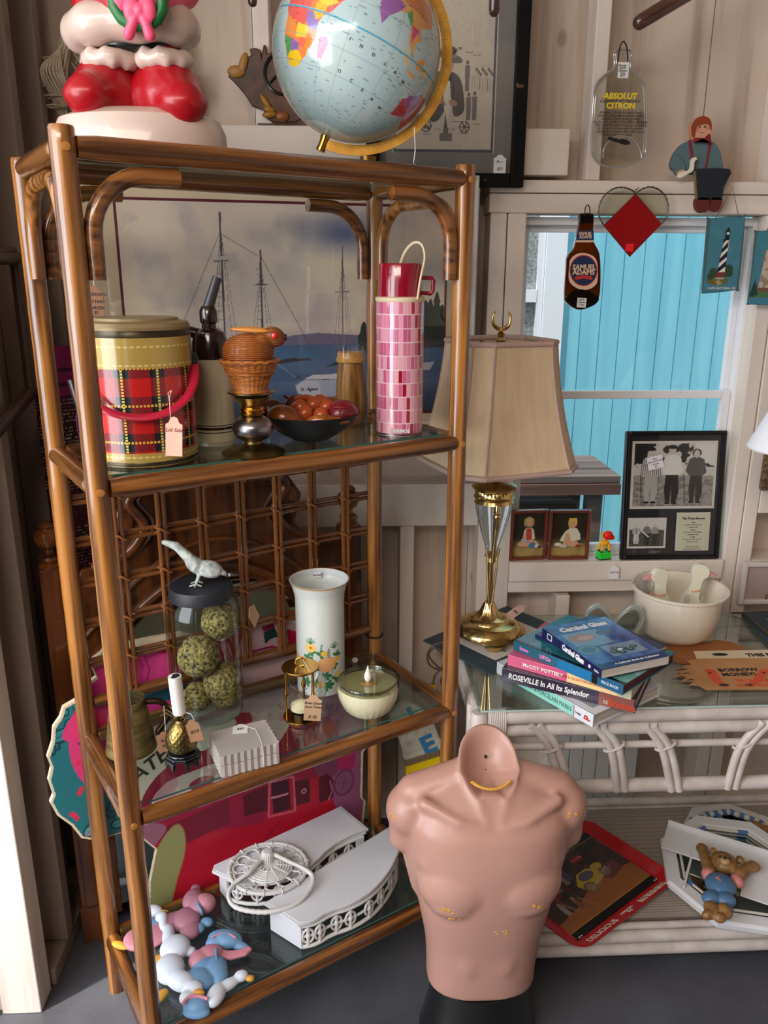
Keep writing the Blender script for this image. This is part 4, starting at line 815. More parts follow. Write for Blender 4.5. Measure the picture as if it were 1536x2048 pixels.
cv.poly(q(sp2([(600,1400),(680,1380),(735,1420),(735,1640),(690,1650),(660,1590),(650,1520),(600,1500)],5)),(150,84,120)); e(648,1520,24,36,(126,60,88),1,.3); cv.poly(q(sp2([(585,1470),(640,1430),(665,1450),(650,1490),(600,1520),(570,1500)],5)),(150,52,72))
for u in (600,612,624,636): cv.ln(q([(u,1440),(u-12,1480)]),px1*2.5,(88,20,46))
e(620,1500,30,18,(190,120,110)); cv.poly(q(sp2([(668,1480),(700,1476),(705,1520),(690,1540),(672,1530)],4)),(176,44,92)); e(683,1560,20,26,(112,56,92)); e(683,1560,17,22,(140,84,116)); 
for k in range(6): a = vp.q(683,1560); b = vp.q(683+17*cos(k),1560+22*sin(k)); cv.ln([(a[0]-X0,a[1]),(b[0]-X0,b[1])],px1*1.2,(104,48,84))
BLT = (92,16,36)
cv.poly(q([(300,1660),(455,1590),(456,1640),(330,1700)]),(120,18,46)); cv.poly(q([(482,1585),(530,1565),(530,1615),(484,1628)]),BLT); cv.poly(q([(585,1558),(614,1552),(616,1598),(588,1606)]),BLT); cv.poly(q([(632,1550),(650,1543),(662,1555),(662,1590),(634,1600)]),BLT)
cv.poly(q([(538,1558),(572,1550),(578,1612),(542,1622)]),(70,12,36)); cv.ln(q([(535,1560),(582,1548),(586,1616),(533,1628),(535,1560)]),px1*4.5,(206,92,110)); cv.ln(q([(540,1590),(552,1588),(570,1582)]),px1*5,(214,130,140)); e(603,1577,5,5,(206,150,160)); e(603,1577,3,3,BLT)
cv.ln(q([(655,1556),(660,1575),(652,1595)]),px1*3,(196,120,140)); cv.ln(q([(500,1700),(520,1680),(560,1630)]),px1*2,(120,10,30))
gl2 = sp2([(296,1818),(298,1760),(308,1700),(330,1660),(352,1642),(366,1660),(366,1700),(352,1750),(340,1800),(336,1830)],5)
cv.poly(q(gl2),(146,146,96)); cv.ln(q(gl2),px1*2.4,(150,104,60))
cv.poly(q(sp2([(240,1650),(300,1640),(330,1650),(300,1690),(270,1700),(240,1700)],5)),(150,96,116))
outl = [(296,1830),(297,1760),(310,1695),(260,1655),(222,1665),(195,1676),(160,1670),(140,1645),(112,1625),(98,1600),(104,1585),(94,1556),(100,1530),(92,1510),(102,1480),(104,1450),(118,1430),(124,1410),(150,1395),(165,1370),(190,1350),(176,1320),(215,1290),(300,1272),(360,1262),(440,1275),(500,1240),(560,1228),(620,1250),(660,1330),(728,1400),(728,1492),(722,1500),(720,1590),(727,1598),(722,1690),(715,1790),(700,1830)]
OP = [(a,max(b,.0)) for a,b in vp.Q(outl)]; OP[0] = (OP[0][0],0); OP[-1] = (OP[-1][0],0)
cc = thing('christmas_cutout', 'large painted wooden christmas cutout in red coat with holly wreath behind the stand', 'painted cutout', vp.o, vp.ang)
mb = MB(); mb.prism(OP, .012, UP); mb.build('board', mat('cream_cutout_edge',(226,210,180),.7), cc, smooth=0)
ob = cv.sheet('painting', vmat('cutout_paint',.5), cc, None, 1, 1)
import bmesh as bm_
def clip(ob, poly, fx):
    me = ob.data; b = bm_.new(); b.from_mesh(me)
    for v in b.verts: v.co = fx(v.co.x+.5, v.co.z)
    def ins(x,y):
        k = False; m_ = len(poly)
        for i in range(m_):
            (xa,ya),(xb,yb) = poly[i],poly[(i+1)%m_]
            if (ya>y)!=(yb>y) and x < (xb-xa)*(y-ya)/(yb-ya)+xa: k = not k
        return k
    co = np.array([v.co[:] for v in b.verts]); m = np.zeros(len(co),bool); k = len(poly)
    for i in range(k):
        (xa,ya),(xb,yb) = poly[i],poly[(i+1)%k]
        if ya != yb: m ^= ((ya>co[:,2])!=(yb>co[:,2]))&(co[:,0] < (xb-xa)*(co[:,2]-ya)/(yb-ya)+xa)
    bm_.ops.delete(b, geom=[v for v,q_ in zip(list(b.verts),m) if not q_], context='VERTS'); b.to_mesh(me); b.free()
cx_, cz_ = sum(p[0] for p in OP)/len(OP), sum(p[1] for p in OP)/len(OP)
PI_ = [(cx_+(x-cx_)*.985, cz_+(z-cz_)*.985) for x,z in OP]
clip(ob, PI_, lambda s,t: Vector((X0+s*(X1-X0), -.0128, t*Zt)))
p = vp.q(303,1520); text('ATES', .05, INK, cc, T(p[0],-.0135,p[1])@Ry(R(-28))@UP, 'lettering', bold=.0006, shear=.2)
# framed sailing picture standing between the carved mirror and the wall
vp = VP((.10,2.03,0), R(13), (560,860)); tl, br = vp.q(160,372), vp.q(957,845); bl0 = vp.q(560,862)[1]
x0, x1 = vp.q(165,600)[0], vp.q(948,600)[0]; z1 = vp.q(940,351)[1]; z0 = vp.q(735,853)[1]; 
sp_ = thing('framed_sailing_picture', 'wide framed painting of sailboats at anchor behind the middle shelf', 'picture', vp.o+vp.x*((x0+x1)/2)+Vector((0,0,z0)), vp.ang)
w_, h_ = x1-x0, z1-z0; xm = (x0+x1)/2
pframe(sp_, w_, h_, .008, .020, mat('white_frame',(214,206,200),.4), y1=.008)
mb = MB(); mb.bx(-w_/2+.008,-.004,.008,w_/2-.008,.006,h_-.008); mb.build('mat_board', mat('cream_mat',(214,196,168),.7), sp_, smooth=0)
ax0, ax1 = vp.q(231,402)[0]-xm, vp.q(887,600)[0]-xm; az0, az1 = vp.q(735,826)[1]-z0, vp.q(560,408)[1]-z0
mb = MB(); mb.bx(ax0-.006,-.0048,az0-.006,ax1+.006,-.0042,az1+.006); mb.build('maroon_liner', mat('maroon_mat',(92,20,40),.6), sp_, smooth=0)
cv = Cv(660,430,560,(216,202,186)); 
cl = cv.nz(5,4,11,5); cl2 = cv.nz(9,6,4,4)
cv.put(np.clip((cl-.36)*4,0,1)*np.clip((430-cv.Y)/260+.1,0,1),(246,230,202)); cv.put(np.clip((cl2-.5)*4,0,1),(146,144,166),.4); cv.put(np.clip(1-np.hypot((cv.X-440)/110,(cv.Y-375)/60),0,1),(92,108,150),.9)
cv.put(np.clip(1-np.hypot((cv.X-430)/190,(cv.Y-290)/80),0,1)*np.clip((cl2-.25)*3,0,1),(252,236,204),.9)
cv.put(np.clip((190-cv.Y)/40,0,1),(150,134,156),.6)
cv.poly([(260,155),(330,172),(380,176),(470,170),(520,160),(560,150),(260,148)],(112,108,132)); 
cv.rect(0,0,660,152,(74,100,136)); wn = cv.nz(6,30,21,4); cv.put(np.clip((wn-.5)*5,0,1)*(cv.Y<152),(104,124,152),.6); cv.put(((cv.Y<152)*np.clip(1-np.abs(cv.Y-130)/25,0,1)),(74,118,150),.6); cv.put(np.clip((70-cv.Y)/70,0,1),(34,46,72),.7)
rr = np.random.RandomState(3)
for _ in range(120):
    x = rr.choice([rr.uniform(475,520),rr.uniform(520,560),rr.uniform(600,660)]); b_ = 150; hh = (rr.uniform(10,90) if x<600 else rr.uniform(10,110))*(.4+.6*min(1,abs(x-470)/30)); cv.poly([(x-9,b_+hh-22),(x,b_+hh),(x+9,b_+hh-22)],(44,58+rr.randint(16),56)); cv.el(x,b_+hh*.5,8,hh*.5,(40,56,52))
cv.rect(470,142,660,156,(70,66,72))
def mast(x, y0, y1, c, w, sp): 
    cv.ln([(x,y0),(x+2,y1)],w,c); 
    for dx in (-sp,-sp*.6,sp*.6,sp): cv.ln([(x+2,y1-30),(x+dx,y0)],.9,c,.8)
    cv.ln([(x-14,y1-.35*(y1-y0)),(x+14,y1-.35*(y1-y0)+1)],2,c)
MC = (92,84,96)
mast(190,150,410,MC,4,26); mast(266,150,340,MC,4,24); cv.ln([(190,372),(262,330)],1.2,MC); cv.ln([(190,372),(100,180)],1,MC); cv.ln([(268,330),(370,140)],1.2,MC)
for y in range(160,320,9): cv.ln([(180,y),(188,y)],.8,MC,.7); cv.ln([(258,y),(268,y)],.8,MC,.7)
cv.rect(184,322,198,328,(200,196,196)); mast(434,90,350,(120,112,120),3,26)
cv.poly([(330,68),(336,50),(380,36),(450,40),(478,66),(440,78),(350,80)],(172,178,196)); cv.poly([(350,80),(368,88),(440,90),(478,80),(478,66),(440,76)],(206,206,212)); cv.poly([(336,52),(330,68),(352,78),(382,74),(386,40),(366,38)],(196,196,208)); cv.ln([(330,66),(350,79),(440,77)],1.5,(90,96,120)); cv.poly([(392,103),(434,110),(436,122),(400,106)],(34,64,72)); cv.poly([(346,36),(478,46),(470,34),(380,26)],(40,52,76),.7)
cv.poly([(516,110),(560,104),(640,110),(630,92),(520,92)],(190,190,196)); cv.poly([(300,120),(360,124),(368,120),(310,116)],(70,66,78)); cv.poly([(270,116),(330,126),(345,120),(290,112)],(60,54,60)); cv.poly([(330,84),(342,90),(346,80)],(70,80,104)); cv.ln([(290,118),(332,84)],1.5,(150,150,170))
cv.sheet('painting', vmat('sailing_print', .5), sp_, None, ax1-ax0, az1-az0, M=T((ax0+ax1)/2,0,az0), y=-.0055)
text('St. Agnes', .012, mat('navy_print',()), sp_, T(ax0+(ax1-ax0)*.545,-.0062,az0+(az1-az0)*.135)@UP, 'lettering', shear=.3)
mb = MB(); mb.bx(-w_/2+.008,-.0078,.008,w_/2-.008,-.0072,h_-.008); mb.build('glazing', glass('print_glass', refl=.8, base=.05), sp_, smooth=0)
# ============================================================ middle shelf
def stand(u, v, Z, r):    # centre of a round thing whose front foot touches (u, v)
    P = A(u,v,Z=Z); d = Vector((P.x,P.y,0)).normalized(); return Vector((P.x+d.x*r, P.y+d.y*r, Z))
def hz(u, v, c): return A(u,v,Y=c.y).z-c.z
def pxr(n, c, z=0): return n/FPX*((Vector((c.x,c.y,c.z+z))-CP).dot(_f))
# plaid cooler
c = stand(296,936,ZMg,.094); RC = pxr(101,c,.05); HC = hz(290,668,c)
co = thing('plaid_cooler', 'round plaid metal cooler jug with red plastic bail handle on the middle shelf', 'cooler', c, math.atan2(-c.x,c.y)*-1*-1)
co.rotation_euler.z = math.atan2(c.y,c.x)-pi/2
YLW = (178,150,78); cv = Cv(1200,560,1100,YLW)
B0, B1 = 62, 430; mB = (cv.Y>B0)&(cv.Y<B1); cv.put(mB.astype(float),(196,34,36))
PX, PY_ = 125., 160.; fx = np.mod(cv.X,PX)/PX; fy = np.mod(cv.Y-B0-8,PY_)/PY_
vb_ = fx<.42; hb = (fy<.50); hat = (np.mod(cv.X+cv.Y,9)<4.5)
cv.put((mB&vb_&hb).astype(float),(24,34,38)); cv.put((mB&(vb_^hb)&hat).astype(float),(40,26,34)); cv.put((mB&(vb_^hb)&~hat).astype(float),(178,42,44)); 
cv.put((mB&vb_&(fy>.5)&(fy<.99)&(fx>.02)&hat).astype(float),(24,28,32),.6)
dz = (np.mod(cv.Y,13)<8); dx_ = (np.mod(cv.X,13)<8)
cv.put((mB&(np.abs(fx-.21)<.035)&dz).astype(float),(228,214,96)); cv.put((mB&(np.abs(fy-.25)<.03)&dx_).astype(float),(230,180,76))
for y in (520,442,44): cv.put(((np.abs(cv.Y-y)<3.5)&(np.mod(cv.X,22)<14)).astype(float),(220,200,120))
cv.rect(0,0,1200,14,(150,124,62)); 
def cyl(r, h, a=None): return lambda S_,T_: ((r(T_) if callable(r) else r)*np.cos(S_*2*pi+.3), (r(T_) if callable(r) else r)*np.sin(S_*2*pi+.3), T_*h)
cv.sheet('body', vmat('cooler_print', .22, coat=.6), co, cyl(RC,HC))
mb = MB(); mb.lathe([(.001,0),(RC*.98,0),(RC*1.012,.002),(RC*1.012,.006),(RC,.008)],48); mb.build('base_band', mat('dark_tin',(70,62,48),.35,.7), co); mb = MB(); mb.lathe([(RC*.99,HC-.002),(RC*1.01,HC),(RC*.97,HC+.006),(RC*.97,HC+.012),(.01,HC+.012)],48); mb.build('rim_band', mat('dark_tin',(70,62,48),.35,.7), co)
mb = MB(); mb.lathe([(RC*.86,HC+.008),(RC*.99,HC+.010),(RC*1.0,HC+.015),(RC*.96,HC+.021),(RC*.80,HC+.024),(RC*.78,HC+.028),(.001,HC+.029)],48); mb.build('lid', mat('olive_lid',(150,128,92),.35,.2), co)
REDH = mat('red_bail',(190,30,60),.35); mb = MB(); pts = []
za = HC*.78
for i in range(33):
    t = pi*i/32; rx = RC*1.03+.016*sin(t)*(1 if cos(t)<0 else .2); fd = RC*1.10; s_ = sin(t); pts.append((rx*cos(t), -fd*s_**.75, za-.080*s_**.9))
mb.tube(pts, .0075, 10, flat=.45); mb.build('handle', REDH, co)
for s in (-1,1): mb = MB(); mb.lathe([(.001,0),(.016,0),(.014,.008),(.006,.012),(.001,.012)],16,T(s*RC*.99,0,za)@Ry(s*pi/2)); mb.build('handle_mount', BLACK, co)
t0 = A(348,912,Y=c.y-RC-.012); tt0 = A(338,788,Y=c.y-RC-.010)
price_tag('pink price tag hanging from the red handle of the plaid cooler', T(*t0)@Ry(R(4))@UP, pxr(33,t0), pxr(80,t0), CARDP, [A(341,836,Y=t0.y), A(339,800,Y=t0.y), A(336,786,Y=t0.y), A(343,780,Y=t0.y), A(338,800,Y=t0.y)], (('Lid Sale',.009,.66),), INKR)
# beige drink dispenser behind the cooler
c = stand(432,897,ZMg,.055); Rc = pxr(41,c,.1); Hc = hz(430,716,c)
dd = thing('drink_dispenser', 'beige cylinder dispenser with brown stripes and dark pump top behind the brass urn', 'dispenser', c)
cv = Cv(100,220,200,(196,184,154)); 
for y,h in ((52,2.5),(42,7),(34,2.5)): cv.rect(0,y,100,y+h,(34,18,20))
cv.rect(0,0,100,12,(166,154,126)); cv.sheet('body', vmat('beige_enamel', .25, coat=.5), dd, cyl(Rc,Hc))
BRN = mat('dark_brown_plastic',(38,18,18),.2,coat=.6)
mb = MB(); mb.lathe([(Rc,Hc-.001),(Rc*.9,Hc+.001),(Rc*.86,Hc+.03),(Rc*.70,Hc+.048),(Rc*.35,Hc+.055),(Rc*.33,Hc+.062),(Rc*.42,Hc+.066),(Rc*.42,Hc+.085),(Rc*.30,Hc+.094),(.001,Hc+.095)],32); mb.build('pump_top', BRN, dd)
mb = MB(); mb.tube([(0,0,Hc+.09),(.020,0,Hc+.145)],[.010,.0085],14); mb.build('spout', mat('dark_grey_tube',(60,60,66),.35), dd)
mb = MB(); mb.tube([(-.01,0,Hc+.04),(-.045,-.005,Hc+.052),(-.055,-.005,Hc+.048)],[.012,.009,.006],10); mb.build('lever', BRN, dd)
# brass and pewter urn
c = stand(508,917,ZMg,.050); k = pxr(1,c,.06); H_ = hz(480,776,c)
ur = thing('metal_urn', 'brass and pewter urn with a flat dish rim near the front of the middle shelf', 'urn', c)
z = lambda v: max((915-v)*k*1.0,0)*H_/((915-776)*k)
s1 = H_/.172
mb = MB(); mb.lathe([(.001,0),(.057,0),(.058,.003),(.053,.008),(.049,.009),(.046,.013),(.038,.015),(.022,.019),(.016,.026),(.015,.034),(.001,.034)],40,Matrix.Diagonal((1,1,s1,1))); mb.build('foot', BRASSD, ur)
mb = MB(); r = pxr(41.5,c,.06); zc_ = s1*.067; mb.ell((0,0,zc_),(r,r,s1*.0375),None,36,24); mb.build('bulb', mat('pewter',(150,146,150),.28,1), ur)
mb = MB(); mb.lathe([(.014,.098),(.021,.103),(.0225,.108),(.020,.112),(.0225,.116),(.021,.121),(.019,.124),(.023,.134),(.033,.146),(.036,.150),(.034,.150),(.001,.140)],40,Matrix.Diagonal((1,1,s1,1))); mb.build('neck', BRASS, ur)
mb = MB(); rd = pxr(47,c,.15); mb.lathe([(.02,.148),(rd*.7,.150),(rd,.160),(rd*1.01,.164),(rd*.97,.163),(rd*.68,.153),(.001,.152)],40,Matrix.Diagonal((1,1,s1,1))); mb.build('dish_rim', mat('brushed_brass',(150,132,96),.3,1), ur)
# wicker rabbit basket standing on the urn
zb_ = .153*s1; bc = Vector((c.x,c.y,ZMg+zb_+.001)); kk = pxr(1,bc)
wr = thing('rabbit_basket', 'woven wicker rabbit on a small flared basket on top of the brass urn', 'basket', bc)
WIC = mat('honey_wicker',(190,116,50),.4,coat=.3,noi=70,c2=(130,66,22),stretch=(.4,.4,2.5),bump=(160,.8)); 
mb = MB(); 
def ribs(a,z): return 1+.035*abs(sin(a*13))
mb.lathe([(.001,0),(.030,.0),(.031,.004),(.029,.010),(.034,.026),(.040,.040),(.042,.044),(.047,.054),(.050,.060),(.047,.061),(.001,.058)],104,wob=ribs); 
for z_,r_ in ((.002,.032),(.006,.0315),(.038,.041),(.044,.044)): mb.tube([(r_*cos(t*pi/20),r_*sin(t*pi/20),z_+.0006*(t%2)) for t in range(40)],.0017,6,closed=True)
mb.tube([(.050*cos(t*pi/24),.050*sin(t*pi/24),.060+.0015*sin(t*2.1)) for t in range(48)],.0034,6,closed=True); mb.build('basket', WIC, wr)
mb = MB(); mb.ell((-.002,0,.076),(.046,.040,.032)); mb.ball((.020,0,.088),(.026,.026,.020),(0,-.5,0)); mb.ball((.044,0,.101),(.021,.018,.017),(0,.4,0)); bd = mb.build('rabbit', mat('ribbed_wicker',(176,100,42),.4,coat=.3,noi=6,c2=(120,60,22),bump=(9,0)), wr, mods=blob(.0022,4))
m_ = bd.data.materials[0]; nt = m_.node_tree; wv = nt.nodes.new('ShaderNodeTexWave'); wv.inputs['Scale'].default_value = 95; wv.inputs['Distortion'].default_value = 2.5; wv.inputs['Detail'].default_value = 1; wv.bands_direction = 'Z'
tc = nt.nodes.new('ShaderNodeTexCoord'); nt.links.new(tc.outputs['Object'], wv.inputs[0]); bpn = nt.nodes.new('ShaderNodeBump'); bpn.inputs['Strength'].default_value = .9; bpn.inputs['Distance'].default_value = .002; nt.links.new(wv.outputs['Fac'], bpn.inputs['Height']); nt.links.new(bpn.outputs[0], nt.nodes['Principled BSDF'].inputs['Normal'])
for s in (-1,1): mb = MB(); mb.ball((.004,s*.012,.113),(.034,.006,.0045),(0,.05,s*.06)); mb.build('ear', mat('split_cane',(206,138,60),.35), bd)
for s in (-1,1): mb = MB(); mb.ball((.046,s*.0175,.104),(.0052,.003,.0052)); mb.build('eye', mat('red_bead',(220,24,40),.1,coat=1), bd)
mb = MB(); mb.ball((.064,0,.100),(.003,.006,.006)); mb.build('nose', BLACK, bd)
# black bowl of wooden fruit
c = stand(622,886,ZMg,.036); RB = pxr(101,c,.05); HB = hz(640,826,c)*1.04
bo = thing('black_bowl', 'wide matt black bowl holding wooden fruit on the middle shelf', 'bowl', c)
mb = MB(); mb.lathe([(.001,0),(RB*.30,0),(RB*.36,.002),(RB*.62,HB*.30),(RB*.86,HB*.66),(RB,HB),(RB*.975,HB),(RB*.84,HB*.68),(RB*.60,HB*.34),(RB*.3,.006),(.001,.006)],56); mb.build('body', mat('black_stoneware',(30,31,33),.5), bo)
def fruit(name, label, cat, off, shape, m, mods=None, grp='wooden fruit in the black bowl', parts=()):
    t = thing(name, label, cat, c+Vector(off), 0, grp); mb = MB(); shape(mb); mb.build('body', m, t, mods=mods)
    for pn, fn, pm in parts: mb = MB(); fn(mb); mb.build(pn, pm, t)
    return t
FW = mat('polished_fruit_wood',(168,92,30),.3,coat=.5,noi=40,c2=(120,58,18),stretch=(1,1,.2)); DR = mat('dark_cherry_wood',(104,28,22),.3,coat=.5,noi=18,c2=(70,18,16)); ORW = mat('orange_wood',(178,76,34),.28,coat=.6)
S_ = HB
fruit('wooden_pear','big brown wooden pear lying at the left front of the black bowl','fruit',(-.047,-.042,S_*.72),lambda m:(m.ball((0,0,.010),(.034,.026,.025),(0,.35,0)),m.ball((.028,0,0),(.020,.015,.014),(0,.35,0))),FW,blob(.0025,4),parts=[('stem',lambda m:m.tube([(.044,-.006,.002),(.052,-.010,.006)],.0035,8),mat('pale_stem',(206,120,80),.5))])
fruit('wooden_banana','brown wooden banana lying along the front rim of the black bowl','fruit',(.030,-.066,S_*.78),lambda m:m.tube(spline([(-.034,0,.004),(-.01,-.004,.008),(.02,0,.006),(.045,.008,.002)],4),[.003,.007,.009,.010,.0105,.0105,.010,.009,.008,.007,.005,.003,.002],12),FW)
fruit('wooden_tomato','dark red wooden tomato with a cross mark at the right of the black bowl','fruit',(.062,-.012,S_*.96),lambda m:m.ell((0,0,0),(.033,.032,.028)),mat('red_painted_wood',(140,26,40),.35,coat=.3,noi=16,c2=(96,18,28)),parts=[('cross_mark',lambda m:(m.ball((-.004,-.026,.017),(.013,.0025,.003),(R(-40),0,0)),m.ball((-.004,-.0265,.015),(.003,.0025,.012),(R(-35),0,0))),mat('dull_red_mark',(120,20,30),.5))])
gp_ = [(-.010,-.030,.004),(.020,-.034,.0),(-.02,-.01,.012),(.005,-.006,.016),(.030,-.008,.012),(0,-.030,-.014),(-.028,.010,.006),(.016,.014,.018)]
t = thing('wooden_grapes','cluster of small orange brown wooden grapes in the middle of the black bowl','fruit',c+Vector((.002,0,S_*.98)),0,'wooden fruit in the black bowl')
for g_ in gp_: mb = MB(); mb.ell(g_,(.0155,.0155,.0155)); mb.build('grape', ORW, t)
mb = MB(); mb.tube([(-.03,.01,.024),(-.01,0,.030),(.01,-.008,.026)],.006,8); mb.build('stem', ORW, t)
fruit('wooden_apple','dark cherry wooden apple at the back left of the black bowl','fruit',(-.030,.028,S_*1.20),lambda m:m.ell((0,0,0),(.022,.022,.020)),DR,parts=[('stem',lambda m:m.tube([(-.014,0,.010),(-.022,0,.018)],.003,6),DR)])
fruit('wooden_orange','rounded brown wooden fruit at the back of the black bowl','fruit',(.036,.032,S_*1.0),lambda m:m.ell((0,0,0),(.030,.030,.026)),FW)
fruit('wooden_plum','dark brown wooden oval behind the brass urn in the black bowl','fruit',(-.074,.016,S_*.98),lambda m:m.ball((0,0,.003),(.026,.024,.022),(0,.3,0)),DR)
# turned wooden jar behind the bowl
c = stand(702,848,ZMg,.034); k = pxr(1,c,.1); H_ = hz(700,693,c)
wj = thing('wooden_canister', 'turned wooden canister with a glass collar behind the black bowl', 'canister', c)
OAKV = mat('ribbed_oak',(176,128,66),.4,coat=.3,noi=80,c2=(104,66,28),stretch=(1,1,.06))
mb = MB(); R_ = pxr(30,c,.1); mb.lathe([(.001,0),(R_*.86,0),(R_*.98,.012),(R_*1.0,H_*.3),(R_*.95,H_*.55),(R_*.82,H_*.76),(R_*.80,H_*.80),(.001,H_*.8)],44); mb.build('body', OAKV, wj)
mb = MB(); mb.lathe([(.001,H_*.8),(R_*.92,H_*.80),(R_*.96,H_*.84),(R_*.90,H_*.87),(R_*.88,H_*.93),(.001,H_*.93)],44); mb.build('lid', mat('oak_lid',(190,140,70),.35,coat=.3), wj)
mb = MB(); mb.lathe([(R_*.93,H_*.86),(R_*.90,H_),(R_*.88,H_),(R_*.90,H_*.87)],40); mb.build('glass_collar', GL, wj)
tg = A(701,866,Y=c.y-.05); tg.z = ZMg+.0005
price_tag('brown price tag lying on the shelf behind the black bowl', T(*(SL(0,0,1) and (c.x-.012,c.y-.052,ZMg+.001)))@Rx(R(-14+90-76)), .030, .050, CARDB, None, (('$14.00',.008,.25),))
mb = MB(); mb.lathe([(.001,0),(.015,0),(.017,.004),(.017,.024),(.015,.028),(.001,.028)],20); ck = thing('cork_stopper','speckled brown cork standing beside the rear post of the middle shelf','cork',Vector((c.x+.052,c.y-.018,ZMg))); mb.build('body', mat('cork',(132,84,48),.8,noi=160,c2=(40,26,18)), ck)
# red and pink vacuum flask
c = stand(798,873,ZMg,.046); RT = pxr(46.5,c,.06); HT = hz(798,600,c); HTt = hz(798,527,c)
th = thing('vacuum_flask', 'tall pink checked vacuum flask with dark red cup lid on the middle shelf', 'flask', c); th.rotation_euler.z = math.atan2(c.y,c.x)-pi/2
cv = Cv(36,10,900,(206,110,140)); rr = np.random.RandomState(6)
pal = [(214,132,158),(198,98,130),(224,152,172),(206,116,146),(188,90,124),(220,164,170)]
for i in range(36):
    for j in range(10): cv.rect(i,j,i+1,j+1,pal[rr.randint(6)])
for j,i in enumerate((29,28,28,27,26,32,31,31,30,29)): 
    cv.rect(i-1,j,i,j+1,(160,10,40)); cv.rect((i+11)%36,j,(i+11)%36+1,j+1,(160,10,40)); 
gx = np.abs(np.mod(cv.X+.5,1)-.5)<.045; gy = np.abs(np.mod(cv.Y+.5,1)-.5)<.035; cv.put((gx|gy).astype(float),(230,190,200)); 
cv.sheet('body', vmat('flask_print', .12, coat=1), th, cyl(RT,HT))
mb = MB(); mb.lathe([(.001,0),(RT*.98,0),(RT*1.02,.001),(RT*1.02,.004),(RT,.005)],48); mb.build('base_rim', mat('steel_rim',(150,140,140),.3,1), th)
mb = MB(); mb.lathe([(RT*1.0,HT-.003),(RT*1.03,HT-.001),(RT*1.03,HT+.005),(RT*.95,HT+.007),(.01,HT+.007)],48); mb.build('collar', mat('cream_plastic',(222,204,170),.4), th)
MRN = mat('maroon_plastic',(138,8,36),.15,coat=.8)
mb = MB(); mb.lathe([(.001,HT+.006),(RT*.93,HT+.006),(RT*.93,HT+.012),(RT*.90,HTt-.004),(RT*.86,HTt),(.001,HTt)],48); cup = mb.build('cup_lid', MRN, th)
hh = HTt-HT; mb = MB(); mb.tube([(RT*.88,-.004,HT+hh*.62),(RT*1.30,-.004,HT+hh*.60),(RT*1.36,-.004,HT+hh*.52),(RT*1.34,-.004,HT+hh*.25),(RT*1.26,-.004,HT+hh*.18),(RT*.88,-.004,HT+hh*.20)],.0042,10); mb.build('cup_handle', MRN, cup)
mb = MB(); mb.tube(spline([(RT*.70,-RT*.74,HT+.002),(RT*.82,-.028,HT+hh*.6),(RT*.98,-.016,HTt+.010),(RT*.86,-.004,HTt+.034),(RT*.55,.006,HTt+.038),(RT*.2,.02,HTt+.022),(-.002,RT*.8,HTt-.01),(-.01,RT*1.02,HT+.01)],6),.0036,10,flat=.7); mb.build('bail_handle', mat('cream_plastic',()), th)
text('THERMOS', .0095, CARDW, th, T(0,-RT-.0006,.011)@UP, 'lettering', bold=.0003)
# hanging brown tag and the small things at the left end of the shelf
tp = A(193,631,Y=1.42); price_tag('brown handwritten tag hanging from the upper left curved brace', T(*tp)@UP, pxr(33,tp), pxr(58,tp), CARDB, [A(190,582,Y=tp.y),A(187,560,Y=tp.y),A(189,520,Y=tp.y),A(187,503,Y=tp.y-.01)], (('OUTDOORS',.0075,.70),('RAYTRAV',.0075,.46),('TWIZSN',.0075,.25),('$5',.007,.10)))
c = Vector((FLP+SUX*.030+SUY*.175)); c.z = ZMg
mb = MB(); a, b = Vector((0,0,.0)), Vector((-.012,.01,.13)); fls = thing('black_torch','slim black torch with silver end leaning at the left end of the middle shelf','torch',c+Vector((0,0,.011)))
mb.tube([(0,0,.035),(-.008,0,.085),(-.014,0,.125)],[.0095,.0085,.011],14); mb.build('barrel', BLACK, fls); mb = MB(); mb.tube([(.003,0,.0),(.0,0,.035)],[.0105,.0095],14); mb.build('silver_end', mat('brushed_silver',(170,170,174),.3,1), fls)
pc_ = thing('purple_tray','purple rimmed dish standing on edge beside the plaid cooler','dish',c+Vector((.006,.03,.062)),Euler((R(90),0,R(70)))); mb = MB(); mb.lathe([(.001,0),(.045,0),(.060,.008),(.061,.010),(.044,.004),(.001,.003)],32); mb.build('dish', mat('purple_lacquer',(92,26,84),.4), pc_)
# ============================================================ lower shelf
ZG = ZLg
# tapered brass tankard
c = stand(266,1524,ZG,.050); k = pxr(1,c,.05); H_ = hz(262,1397,c)
tk = thing('brass_tankard', 'aged brass tapered tankard with dark scroll handle at the left of the lower shelf', 'tankard', c)
mb = MB(); r0, r1 = 49*k, 37*k*.93; mb.lathe([(.001,0),(r0*.97,0),(r0*1.02,.002),(r0,.006),(r1,H_),(r1*.96,H_+.001),(r0*.94,.008),(.001,.006)],48); mb.build('body', mat('brushed_old_brass',(156,134,84),.45,.7,noi=14,c2=(96,84,54),stretch=(1,1,6)), tk)
mb = MB(); P = spline([(r1+.002,.004,H_*.92),(r1+.030,.008,H_*.88),(r1+.044,.010,H_*.66),(r1+.030,.008,H_*.42),(r0+.006,.004,H_*.30),(r0+.012,.004,H_*.22),(r0+.022,.004,H_*.30)],6); mb.tube(P,[.0065]*len(P),10); mb.build('scroll_handle', mat('dark_bronze',(58,42,28),.35,.8), tk)
tp = A(332,1503,Y=c.y-.045); price_tag('dark tan price tag hanging from the tankard handle', T(*tp)@UP, pxr(32,tp), pxr(46,tp), CARDB, [A(331,1462,Y=tp.y),A(329,1430,Y=tp.y+.01),A(328,1412,Y=tp.y+.03)], (('Brass',.008,.55),('$18',.008,.3)))
